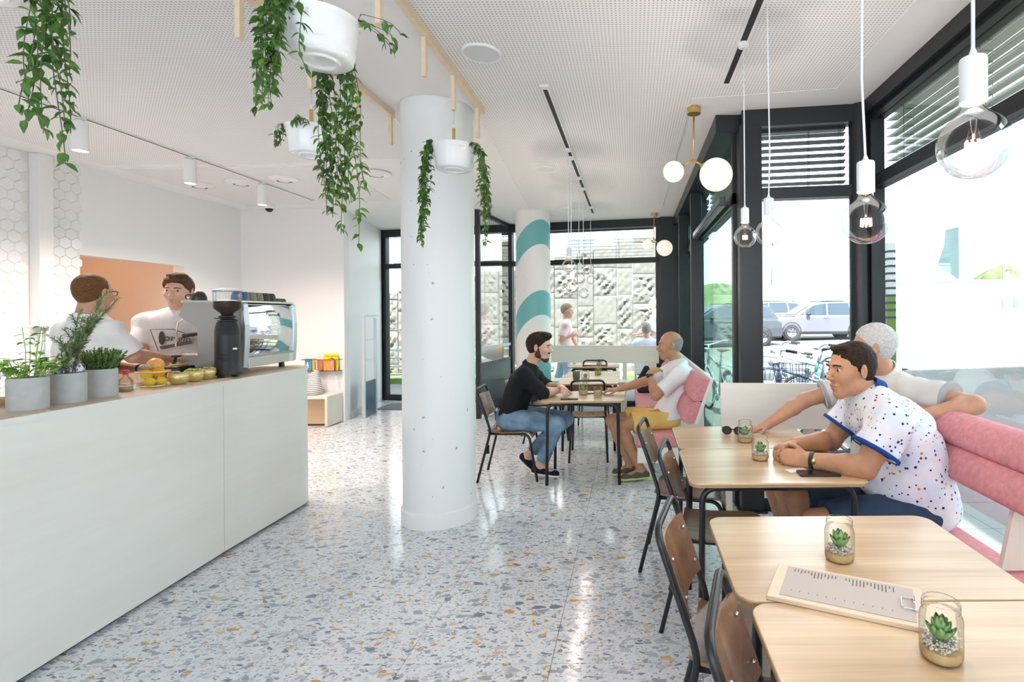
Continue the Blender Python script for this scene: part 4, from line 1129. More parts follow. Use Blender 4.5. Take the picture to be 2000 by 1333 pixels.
for k in range(9):
    a = 2*math.pi*k/9 + 0.2; MB().tube([(0.0605*math.cos(a), 0.0605*math.sin(a), 0.006), (0.0785*math.cos(a), 0.0785*math.sin(a), 0.09)], 0.0011, 5).build('wire', 'gold_wire', t)
MB().tube([(-0.06, 0, 0.004), (0.06, 0, 0.004)], 0.0011, 5).tube([(0, -0.06, 0.004), (0, 0.06, 0.004)], 0.0011, 5).build('base_cross', 'gold_wire', t)
def fruit(name, label, cat, dx, dy, z, r, mat, ax=(1, 1, 1), rot=0.0, nub=False):
    o = thing(name, label, cat, (bx + dx, by + dy, CT + z), rot)
    b = MB().ball((0, 0, 0), (r*ax[0], r*ax[1], r*ax[2]), 24, 16)
    if nub: b.ball((r*ax[0], 0, 0), 0.006, 8, 6)
    b.build('peel', mat, o, True)
    MB().ball((0, 0, r*ax[2]) if not nub else (-r*ax[0], 0, 0), 0.0025, 6, 4).build('stalk', 'stem', o)
fruit('lemon', 'lemon at the front left of the wire basket', 'lemon', 0.012, -0.036, 0.031, 0.025, 'lemon', (1.12, 1, 1), 0.6, True)
fruit('lemon', 'lemon at the front right of the wire basket', 'lemon', 0.034, 0.012, 0.031, 0.025, 'lemon', (1.15, 1, 1), 1.4, True)
fruit('lemon', 'lemon at the back left of the wire basket', 'lemon', -0.018, -0.020, 0.073, 0.029, 'lemon', (1.05, 1, 1), 0.2, True)
fruit('orange', 'orange stacked in the middle of the wire basket', 'orange', 0.022, 0.010, 0.083, 0.032, 'orange')
fruit('orange', 'orange low on the right side of the basket', 'orange', -0.018, 0.030, 0.042, 0.032, 'orange')
fruit('grapefruit', 'large pale orange grapefruit on top of the basket', 'grapefruit', -0.012, 0.028, 0.122, 0.043, 'grapefruit')
o = thing('ginger_root', 'knobbly ginger root resting on the citrus', 'ginger', (bx - 0.01, by - 0.022, CT + 0.117))
mb = MB(); mb.ball((0, 0, 0), (0.02, 0.013, 0.012), 14, 10).ball((0.016, 0.010, 0.004), 0.011, 12, 8).ball((-0.018, -0.006, 0.003), 0.012, 12, 8).ball((0.004, -0.013, 0.004), 0.009, 10, 8)
mb.build('root', 'ginger', o, True)
def bowl(x, y, label, seed, cup=False):
    t = thing('gold_bowl', label, 'bowl', (x, y, CT), 0, 'hammered gold bowls')
    prof = [(0, 0.001), (0.026, 0.001), (0.036, 0.006), (0.048, 0.024), (0.0525, 0.045), (0.051, 0.068), (0.0495, 0.068), (0.050, 0.045), (0.045, 0.025), (0.030, 0.010), (0, 0.008)]
    MB().lathe(prof, 36).build('bowl', 'gold_bowl', t, True)
    r_ = random.Random(seed); mb = MB()
    for k in range(16):
        a = r_.uniform(0, 6.28); q = 0.034*math.sqrt(r_.random()); M = Matrix.Rotation(r_.uniform(0, 3), 4, 'Z') @ Matrix.Rotation(r_.uniform(-.8, .8), 4, 'X')
        mb.ball((q*math.cos(a), q*math.sin(a), r_.uniform(0.045, 0.074)), (0.017, 0.010, 0.008), 8, 6, M)
    o = mb.build('dried_pieces', 'ginger', t, True); o['kind'] = 'stuff'
    return t
bowl(-2.745, 3.185, 'hammered gold bowl nearest the fruit basket', 1)
b2_ = bowl(-2.765, 3.325, 'middle hammered gold bowl with a green strip of lime', 2)
MB().tube([(-0.03, -0.03, 0.07), (0, -0.035, 0.082), (0.035, -0.015, 0.076)], 0.005, 6).build('lime_strip', 'lime_strip', b2_, True)
bowl(-2.785, 3.455 - 0.01, 'hammered gold bowl nearest the coffee grinder', 3)

# ---- coffee grinder
t = thing('coffee_grinder', 'black coffee grinder with clear bean hopper on the counter', 'coffee grinder', (-2.745, 3.575, CT), math.radians(-40))
for k in range(4):
    a = math.pi/4 + k*math.pi/2; MB().lathe([(0, 0), (0.011, 0), (0.011, 0.016), (0, 0.016)], 12, (0.055*math.cos(a), 0.055*math.sin(a), 0)).build('foot', 'black_plastic', t, True, auto=0.5)
bp = [(0, 0.015), (0.084, 0.015), (0.086, 0.022), (0.080, 0.045), (0.073, 0.08), (0.0715, 0.11), (0.073, 0.20), (0.072, 0.30), (0.068, 0.345), (0.064, 0.352), (0.060, 0.37), (0.040, 0.374), (0, 0.374)]
bd = MB().lathe(bp, 40).build('body', 'black_plastic', t, True, auto=0.55)
for k in range(6):
    z = 0.112 + k*0.010; MB().tube([(0.0722*math.cos(a), 0.0722*math.sin(a), z) for a in [math.radians(-65 + 7*i) for i in range(10)]], 0.0016, 4).build('vent_rib', 'frame_black', bd)
for k in range(6):
    z = 0.285 + k*0.009; MB().tube([(0.0735*math.cos(a), 0.0735*math.sin(a), z) for a in [math.radians(-60 + 7*i) for i in range(18)]], 0.0014, 4).build('vent_rib', 'frame_black', bd)
MB().box((0.0705, 0.012, 0.185), (0.0735, 0.036, 0.197)).build('brand_plate', 'white_plastic', bd)
MB().lathe([(0, 0.374), (0.055, 0.374), (0.057, 0.384), (0.046, 0.390), (0.042, 0.40), (0.050, 0.404), (0.048, 0.412), (0.035, 0.416), (0, 0.416)], 32).build('collar', 'black_plastic', t, True, auto=0.5)
MB().tube([(-0.04, -0.02, 0.395), (-0.085, -0.055, 0.398)], 0.004, 8).build('dose_lever', 'black_metal', t, True)
hp_ = MB().lathe([(0.033, 0.412), (0.036, 0.425), (0.076, 0.462), (0.080, 0.475), (0.080, 0.583)], 44).build('hopper', 'hopper_glass', t, True)
MB().lathe([(0, 0.416), (0.031, 0.416), (0.034, 0.427), (0.073, 0.463), (0.0765, 0.475), (0.0765, 0.508), (0.03, 0.516), (0, 0.512)], 36).build('beans', 'coffee', hp_, True, auto=0.6)
MB().lathe([(0.082, 0.580), (0.083, 0.588), (0.065, 0.592), (0.030, 0.600), (0, 0.601)], 40).build('hopper_lid', 'silver', hp_, True, auto=0.5)
MB().box((-0.135, -0.036, 0.215), (-0.065, 0.036, 0.345)).build('dosing_head', 'black_plastic', t, bevel=0.008)
MB().add([(-0.135, -0.032, 0.215), (-0.135, 0.032, 0.215), (-0.135, 0.032, 0.32), (-0.135, -0.032, 0.32), (-0.155, -0.032, 0.235), (-0.155, 0.032, 0.235), (-0.150, 0.032, 0.315), (-0.150, -0.032, 0.315)],
         [(4,5,6,7),(0,4,7,3),(1,2,6,5),(0,1,5,4),(3,7,6,2)]).build('dosing_spout', 'black_plastic', t)
MB().tube([(-0.10, 0, 0.215), (-0.095, 0, 0.175), (-0.06, 0, 0.165)], 0.010, 8).build('fork', 'black_metal', t, True)

# ---- espresso machine: faces -X (the staff side), chrome back to the room
mc = thing('espresso_machine', 'large steel espresso machine with mirror chrome back panel', 'espresso machine', (-2.745, 3.70, CT), math.radians(5))
ML = 0.66
for (x, y) in ((-0.05, 0.06), (-0.05, ML-0.08), (-0.33, 0.06), (-0.33, ML-0.08)):
    MB().lathe([(0, 0), (0.022, 0), (0.018, 0.042), (0, 0.042)], 14, (x, y, 0)).build('foot', 'black_plastic', mc, True, auto=0.5)
prof = [(0, 0.04), (0, 0.505), (-0.375, 0.512), (-0.412, 0.41), (-0.29, 0.337), (-0.29, 0.143), (-0.40, 0.143), (-0.40, 0.04)]
def side(y0, y1, mat, nm, pf=prof):
    M = frame_M((0, 0, 0), (1, 0, 0), (0, 0, 1), (0, -1, 0))
    return MB().prism(pf, -y1, -y0, M).build(nm, mat, mc, bevel=0.004)
side(0.0, 0.022, 'steel_side', 'side_panel'); side(ML-0.022, ML, 'steel_side', 'side_panel')
side(0.022, ML-0.022, 'steel', 'body', [(-0.012, 0.05), (-0.012, 0.50), (-0.37, 0.505), (-0.40, 0.41), (-0.285, 0.342), (-0.285, 0.15), (-0.395, 0.13), (-0.395, 0.05)])
MB().prism(rrect(-0.40, -0.005, 0.008, ML+0.005, 0.02, 4), 0.505, 0.522).build('cup_tray', 'steel', mc, bevel=0.004)
# mirror back, gently bowed
vs = []; fs = []; nu, nv = 20, 14
for i in range(nv+1):
    for k in range(nu+1):
        u, v_ = k/nu, i/nv
        vs.append((0.004 + 0.020*math.sin(math.pi*v_)**0.8 + 0.006*math.sin(math.pi*u), 0.045 + (ML-0.09)*u, 0.125 + 0.365*v_))
for i in range(nv):
    for k in range(nu):
        a = i*(nu+1)+k; fs.append((a, a+1, a+nu+2, a+nu+1))
bkp = MB().add(vs, fs).build('back_panel', 'chrome', mc, True)
text_obj('lettering', 'Simonelli', 0.05, 'grey_panel', bkp, frame_M((0.0235, ML*0.52, 0.415), (0, 1, 0), (0, 0, 1), (1, 0, 0)))
text_obj('lettering', 'NUOVA', 0.020, 'grey_panel', bkp, frame_M((0.0205, ML*0.45, 0.448), (0, 1, 0), (0, 0, 1), (1, 0, 0)))
for y0, y1 in ((-0.004, 0.05), (ML-0.05, ML+0.004)):
    MB().prism([(0, 0.04), (0.018, 0.045), (0.030, 0.20), (0.032, 0.35), (0.018, 0.50), (0, 0.505)], -y1, -y0, frame_M((0, 0, 0), (1, 0, 0), (0, 0, 1), (0, -1, 0))).build('corner_wing', 'silver', mc, bevel=0.006)
MB().box((0, 0.045, 0.045), (0.022, ML-0.045, 0.118)).build('lower_trim', 'chrome', mc, bevel=0.004)
MB().box((0, 0.04, 0.118), (0.024, ML-0.04, 0.126)).build('trim_line', 'steel_side', mc)
MB().box((-0.40, 0.02, 0.135), (-0.29, ML-0.02, 0.150)).build('drip_tray', 'steel', mc, bevel=0.003)
for y in (0.17, 0.46):
    gh = MB().lathe([(0, 0.27), (0.035, 0.27), (0.038, 0.345), (0, 0.345)], 24, (-0.345, y, 0)).build('group_head', 'chrome', mc, True, auto=0.5)
    pf_ = MB().tube([(-0.37, y, 0.285), (-0.42, y, 0.283), (-0.50, y, 0.270)], [0.012, 0.014, 0.016], 12).build('portafilter_handle', 'black_plastic', gh, True)
for y in (0.035, ML-0.04):
    MB().tube(fillet([(-0.395, y, 0.40), (-0.44, y, 0.37), (-0.455, y, 0.20)], 0.02, 4), 0.0045, 8).build('steam_wand', 'chrome', mc, True)
# cups on the machine
def mcup(lx, ly, kind, mat, label):
    p = Matrix.Rotation(math.radians(5), 4, 'Z') @ Vector((lx, ly, 0)); zt = CT + 0.5225
    t = thing('coffee_cup', label, 'cup', (-2.745 + p.x, 3.70 + p.y, zt), 0, 'cups on the espresso machine')
    if kind == 0:   # upside-down tumbler cup
        MB().lathe([(0.036, 0), (0.037, 0.003), (0.034, 0.035), (0.028, 0.058), (0.020, 0.062), (0, 0.062)], 24).build('body', mat, t, True, auto=0.8)
        MB().lathe([(0.021, 0.0615), (0.021, 0.066), (0.018, 0.066)], 20).build('foot_ring', mat, t)
    else:           # upside-down round cup with handle
        MB().lathe([(0.047, 0), (0.048, 0.003), (0.045, 0.03), (0.033, 0.055), (0.020, 0.064), (0, 0.064)], 24).build('body', mat, t, True)
        MB().tube(fillet([(-0.045, -0.01, 0.012), (-0.078, -0.02, 0.012), (-0.078, -0.02, 0.040), (-0.042, -0.01, 0.040)], 0.015, 4), 0.0045, 8).build('handle', mat, t, True)
mcup(-0.31, 0.05, 1, 'cup_dark', 'black round cup with handle near the machine front')
mcup(-0.09, 0.10, 0, 'cup_blue', 'first blue banded cup by the bean hopper')
mcup(-0.09, 0.18, 0, 'cup_blue', 'second blue banded cup on the machine')
mcup(-0.09, 0.262, 0, 'cup_olive', 'left olive cup on the machine')
mcup(-0.09, 0.345, 0, 'cup_olive', 'right olive cup on the machine')
mcup(-0.09, 0.43, 0, 'cup_brown', 'left dark brown cup on the machine')
mcup(-0.09, 0.51, 0, 'cup_brown', 'right dark brown cup on the machine')
def saucers(ly, label):
    p = Matrix.Rotation(math.radians(5), 4, 'Z') @ Vector((-0.09, ly, 0))
    t = thing('espresso_cup', label, 'cup', (-2.745 + p.x, 3.70 + p.y, CT + 0.5225), 0, 'cups on the espresso machine')
    MB().lathe([(0.032, 0), (0.033, 0.003), (0.030, 0.020), (0.022, 0.030), (0, 0.031)], 24).build('body', 'cup_green', t, True)
    MB().lathe([(0.0325, 0.004), (0.0320, 0.010)], 24).build('band', 'cup_blue', t, True)
saucers(0.585, 'low green espresso cup next to the brown cups'); saucers(0.66, 'low green espresso cup at the machine end')
# things beside the machine
t = thing('knock_box', 'black knock box with wooden edge behind the gold bowls', 'box', (-2.99, 3.47, CT))
MB().box((-0.055, -0.07, 0), (0.055, 0.07, 0.085)).build('box', 'black_plastic', t, bevel=0.005); MB().tube([(0, -0.07, 0.09), (0, 0.07, 0.09)], 0.009, 8).build('bar', 'handle_wood', t, True)
for (x, y, lab) in ((-2.93, 3.55, 'left clear tumbler by the coffee grinder'), (-2.90, 3.63, 'right clear tumbler by the coffee grinder')):
    t = thing('tumbler', lab, 'glass', (x, y, CT)); MB().lathe([(0, 0.001), (0.027, 0.001), (0.031, 0.07), (0.029, 0.07), (0.026, 0.008), (0, 0.006)], 24).build('glass', 'jar_glass', t, True); MB().lathe([(0, 0.001), (0.027, 0.001), (0.0275, 0.006), (0, 0.006)], 24).build('base', 'jar_glass', t, True)

# ================================================================== REAR LEFT: BENCH, BAG, BOOKS, GATE
t = thing('storage_bench', 'low plywood bench box with open front against the rear wall', 'bench', (-4.82, 7.345, 0))
MB().box((-0.66, -0.19, 0.385), (0.67, 0.19, 0.42)).build('top', 'birch_x', t, bevel=0.002)
MB().box((0.635, -0.188, 0.012), (0.67, 0.188, 0.385)).build('end_panel', 'birch_z', t)
MB().box((-0.66, -0.188, 0.012), (-0.625, 0.188, 0.385)).build('end_panel', 'birch_z', t)
MB().box((-0.62, -0.05, 0.02), (0.63, -0.03, 0.385)).build('inner_panel', 'bookcase', t)
MB().box((-0.62, -0.06, 0), (0.66, 0.18, 0.02)).build('plinth', 'dark_slot', t)
t = thing('striped_bag', 'white canvas tote with thin black stripes slumped on the bench', 'bag', (-4.50, 7.33, 0.4205))
vs = []; fs = []; n = 24; secs = [(0, 0.15, 0.10, 0, 0), (0.02, 0.165, 0.115, 0, 0), (0.10, 0.162, 0.11, 0.005, 0), (0.20, 0.135, 0.085, 0.01, 0), (0.27, 0.11, 0.055, 0.02, 0.02), (0.30, 0.09, 0.03, 0.03, 0.03)]
for (z, a, b, ox, sl) in secs:
    for k in range(n):
        t_ = 2*math.pi*k/n; c, s_ = math.cos(t_), math.sin(t_); w_ = 1 + 0.03*math.sin(5*t_ + z*20)
        vs.append((ox + a*math.copysign(abs(c)**0.7, c)*w_, b*math.copysign(abs(s_)**0.7, s_)*w_, z + sl*c*2))
for i in range(len(secs)-1):
    for k in range(n): fs.append((i*n+k, i*n+(k+1) % n, (i+1)*n+(k+1) % n, (i+1)*n+k))
fs.append(tuple(range(n))[::-1]); fs.append(tuple((len(secs)-1)*n + k for k in range(n)))
MB().add(vs, fs).build('body', 'canvas_stripe', t, True)
MB().tube(fillet([(-0.05, -0.10, 0.22), (-0.08, -0.12, 0.33), (0.03, -0.10, 0.33), (0.04, -0.09, 0.23)], 0.04, 4), 0.009, 6).build('handle', 'shirt_cream', t, True)
MB().box((-0.035, -0.118, 0.12), (-0.005, -0.110, 0.19)).build('label_patch', 'black_plastic', t)
t = thing('book_rack', 'thin black wire rack on the rear wall', 'rack', (-4.42, 7.55, 0.735))
mb = MB()
for z, y in ((0.0, -0.09), (0.16, -0.09)): mb.tube([(-0.27, 0, z), (-0.27, y, z), (0.27, y, z), (0.27, 0, z)], 0.004, 6)
mb.build('rail', 'black_metal', t, True)
MB().tube([(0.2, -0.09, 0), (0.2, -0.09, 0.16)], 0.004, 6).build('upright', 'black_metal', t, True)
MB().box((-0.27, -0.09, -0.004), (0.27, 0.0, 0.0)).build('shelf', 'black_metal', t)
t2 = thing('price_tag', 'small paper tag hanging under the book rack', 'tag', (-4.20, 7.46, 0.66))
MB().box((-0.012, -0.001, -0.045), (0.012, 0.001, 0.0)).build('card', 'shirt_cream', t2); MB().tube([(0, 0, 0), (0, 0, 0.075)], 0.001, 4).build('string', 'black_metal', t2)
def book(x, w_, h, y, d, mat, label, title=None):
    t = thing('picture_book', label, 'book', (x, y, 0.7355), 0, 'picture books in the rack')
    MB().box((-w_/2, -d/2, 0), (w_/2, -d/2 + 0.002, h)).box((-w_/2, d/2 - 0.002, 0), (w_/2, d/2, h)).box((-w_/2, -d/2, 0), (-w_/2 + 0.002, d/2, h)).build('cover', mat, t)
    MB().box((-w_/2 + 0.002, -d/2 + 0.002, 0.003), (w_/2 - 0.003, d/2 - 0.002, h - 0.003)).build('pages', 'white_plastic', t)
    return t
k = book(-4.595, 0.095, 0.17, 7.48, 0.012, 'book0', 'blue picture book with a white bear on its cover')
mb = MB(); M = frame_M((0, -0.0065, 0), (1, 0, 0), (0, 0, 1), (0, -1, 0))
mb.prism([(-0.012+0.017*math.cos(a), 0.07+0.034*math.sin(a)) for a in [2*math.pi*i/14 for i in range(14)]], 0, 0.0006, M)
mb.prism([(-0.012+0.011*math.cos(a), 0.113+0.011*math.sin(a)) for a in [2*math.pi*i/12 for i in range(12)]], 0, 0.0006, M)
mb.build('bear_print', 'white_plastic', k)
MB().prism([(0.025+0.009*math.cos(a), 0.04+0.009*math.sin(a)) for a in [2*math.pi*i/12 for i in range(12)]], 0, 0.0006, M).build('dot_print', 'orange', k)
book(-4.515, 0.035, 0.175, 7.485, 0.05, 'book1', 'orange spined book beside the blue book')
book(-4.472, 0.028, 0.155, 7.485, 0.05, 'book2', 'grey spined book in the middle of the rack')
book(-4.432, 0.038, 0.155, 7.485, 0.05, 'book3', 'red spined book beside the tall yellow book')
k = book(-4.295, 0.205, 0.235, 7.51, 0.012, 'book4', 'tall yellow picture book with purple lettering')
text_obj('lettering', 'Maka & Kika', 0.034, 'book_ink', k, frame_M((0.01, -0.0068, 0.205), (1, 0, 0), (0, 0, 1), (0, -1, 0))) if simple('book_ink', (0.12, 0.03, 0.12), 0.6) else None
MB().prism([(-0.04, 0.163), (0.0, 0.172), (0.01, 0.165), (0.06, 0.163), (0.02, 0.182), (-0.01, 0.178)], 0, 0.0006, M).build('crow_print', 'book_ink', k)
k = book(-4.30, 0.165, 0.155, 7.478, 0.012, 'book5', 'orange and pink flowered book in front of the yellow one')
mb = MB()
for (x, z, r_) in ((0.03, 0.10, 0.026), (-0.05, 0.04, 0.013), (0.055, 0.135, 0.012), (0.06, 0.03, 0.018), (-0.02, 0.075, 0.012), (0.0, 0.02, 0.014)):
    mb.prism([(x+r_*math.cos(a), z+r_*math.sin(a)) for a in [2*math.pi*i/10 for i in range(10)]], 0, 0.0006, M)
mb.build('flower_print', 'phone_pink', k)
# anti-theft gate by the door
t = thing('security_gate', 'slim grey upright security gate with dark blue base panel', 'security gate', (-3.965, 7.76, 0), math.atan2(0.50, -0.055))
MB().box((0, -0.02, 0), (0.045, 0.02, 1.50)).build('upright', 'silver', t, bevel=0.003); MB().box((0.455, -0.02, 0), (0.50, 0.02, 1.48)).build('upright', 'silver', t, bevel=0.003)
MB().box((-0.02, -0.03, 1.50), (0.52, 0.03, 1.525)).build('cap', 'silver', t)
MB().box((0.045, -0.008, 0), (0.455, 0.008, 0.53)).build('base_panel', 'blue_panel', t)
for z in (0.85, 1.15): MB().bar((0.045, 0, z), (0.455, 0, z), 0.012, 0.012).build('cross_bar', 'silver', t)
t = MB().box((-4.15, 8.45, 0.0005), (-3.1, 9.05, 0.010)).build('door_mat', 'mat_grey'); tag(t, 'flat grey mat before the rear glass door', 'door mat')
b = t  # door furniture
# ================================================================== CEILING RAILS AND HANGING PLANTERS
def peg_rail(x, ys, label):
    t = thing('ceiling_peg_rail', label, 'peg rail', (x, 0, CZ - 0.001))
    MB().box((-0.016, -1.0, -0.05), (0.016, 3.93 if x > -1.5 else 3.99, 0)).build('batten', 'batten', t, bevel=0.002)
    for y in ys: MB().box((-0.012, y - 0.016, -0.265), (0.012, y + 0.016, -0.051)).build('peg', 'batten', t, bevel=0.002)
RX, LX = -1.105, -1.80
peg_rail(RX, (3.80, 3.29, 2.83, 2.32, 1.88), 'wooden ceiling rail with hanging pegs along the right ceiling edge')
peg_rail(LX, (3.95, 3.46, 2.97, 2.43, 1.94, 1.45), 'wooden ceiling rail with hanging pegs along the left ceiling edge')
VL = [leaf_mesh('vine_leaf', 0.042, 0.023, 0.35, 0.25, 4, 'leaf'), leaf_mesh('vine_leaf', 0.040, 0.022, 0.3, 0.35, 4, 'leaf'), leaf_mesh('vine_leaf', 0.039, 0.022, 0.3, 0.2, 4, 'leaf_light')]
def planter(x, y, label, strands, seed, zb=2.405, leafscale=1.0):
    """strands: (rim angle deg, count, length, spread, out)"""
    sx = x
    t = thing('hanging_planter', label, 'hanging plant', (sx, y, zb), 0, 'white enamel hanging planters')
    h = 0.155
    MB().lathe([(0, 0.012), (0.05, 0.011), (0.052, 0.0), (0.062, 0.0), (0.066, 0.008), (0.098, 0.006), (0.106, 0.012), (0.113, 0.05), (0.124, h-0.012), (0.130, h-0.006), (0.131, h), (0.126, h), (0.108, 0.03), (0, 0.025)], 48).build('pot', 'enamel', t, True, auto=0.9)
    MB().lathe([(0, h-0.03), (0.117, h-0.04)], 24).build('soil', 'soil', t)
    MB().tube([(0, 0, h-0.03), (0, 0, h+0.11)], 0.0095, 12).build('wooden_handle', 'handle_wood', t, True)
    MB().tube([(0, 0, h+0.11), (0, 0, h+0.14)], [0.009, 0.005], 10).build('ferrule', 'white_metal', t, True)
    top = CZ - 0.262 - zb
    hk = [(0, 0, h+0.14), (0.002, 0, (h+0.14+top)/2), (0, 0, top)]
    MB().tube(hk, 0.0022, 6).build('hook', 'silver', t, True)
    r_ = random.Random(seed); nl = 0; over = {0: MB(), 1: MB(), 2: MB()}
    def lf(vi, vn, p, yaw, pitch, roll, sc_):
        nonlocal nl
        nl += 1
        if nl <= 290: put_leaf(VL[vi], vn, p, yaw, pitch, roll, sc_)
        else:
            M = Matrix.Translation(p) @ (Matrix.Rotation(yaw, 4, 'Z') @ Matrix.Rotation(pitch, 4, 'Y') @ Matrix.Rotation(roll, 4, 'X')) @ Matrix.Scale(sc_, 4)
            me = VL[vi]; over[vi].add([M @ v.co for v in me.vertices], [tuple(q.vertices) for q in me.polygons])
    for (ang, cnt, ln, spread, outw) in strands:
        for c in range(cnt):
            a = math.radians(ang + r_.uniform(-spread, spread)); l = ln*r_.uniform(0.55, 1.0)
            p0 = Vector((0.10*math.cos(a), 0.10*math.sin(a), h - 0.035))
            pr_ = Vector((0.137*math.cos(a), 0.137*math.sin(a), h + r_.uniform(0.01, 0.035)))
            pts = [p0, pr_]; n = max(4, int(l/0.026)); ox = outw*r_.uniform(0.3, 1.2); dirv = Vector((math.cos(a), math.sin(a), 0)); side_ = Vector((-dirv.y, dirv.x, 0)); ph = r_.uniform(0, 6.28); sw_ = r_.uniform(-0.05, 0.05)
            for i in range(1, n+1):
                f = i/n
                q = pr_ + dirv*(0.03*min(1, f*5) + ox*math.sin(f*1.6)) + side_*(sw_*f + 0.012*math.sin(ph + f*7)) + Vector((0, 0, -l*f + 0.02*math.sin(min(1, f*4)*3.14)))
                pts.append(q)
            vn = MB().tube(pts, 0.0013, 4, cap=False).build('vine', 'stem', t, True)
            k = 1
            while k < len(pts):
                p = pts[k-1].lerp(pts[k], r_.random())
                lf(r_.choice((0, 0, 1, 1, 2)), vn, p, r_.uniform(0, 6.28), r_.uniform(0.0, 0.95), r_.uniform(-.5, .5), r_.uniform(0.72, 1.12)*leafscale)
                if r_.random() < 0.7: lf(r_.choice((0, 1, 1, 2)), vn, p, r_.uniform(0, 6.28), r_.uniform(0.2, 1.1), r_.uniform(-.5, .5), r_.uniform(0.5, 0.95)*leafscale)
                k += 1
    for vi, m_ in over.items():
        if m_.f: m_.build('more_leaves', VL[vi].materials[0], t, True)['kind'] = 'stuff'
    return t
planter(RX, 1.88, 'large white hanging pot with the longest trailing vines', [(20, 4, 0.10, 15, 0.10), (246, 15, 0.40, 30, 0.02), (104, 15, 0.80, 18, 0.05)], 8)
planter(LX, 1.45, 'leafy vine hanging into the top left corner from a planter', [(8, 8, 0.66, 20, 0.03), (35, 3, 0.40, 15, 0.02)], 3)
planter(LX, 2.97, 'white hanging pot behind the long vines, nearest the spot rail', [(190, 4, 0.14, 30, 0.02), (0, 3, 0.08, 60, 0.02), (250, 3, 0.05, 50, 0.0)], 12)
planter(RX, 3.29, 'white hanging pot with two vine bunches before the plain column', [(186, 13, 0.66, 26, 0.03), (-5, 12, 0.64, 28, 0.04)], 21)

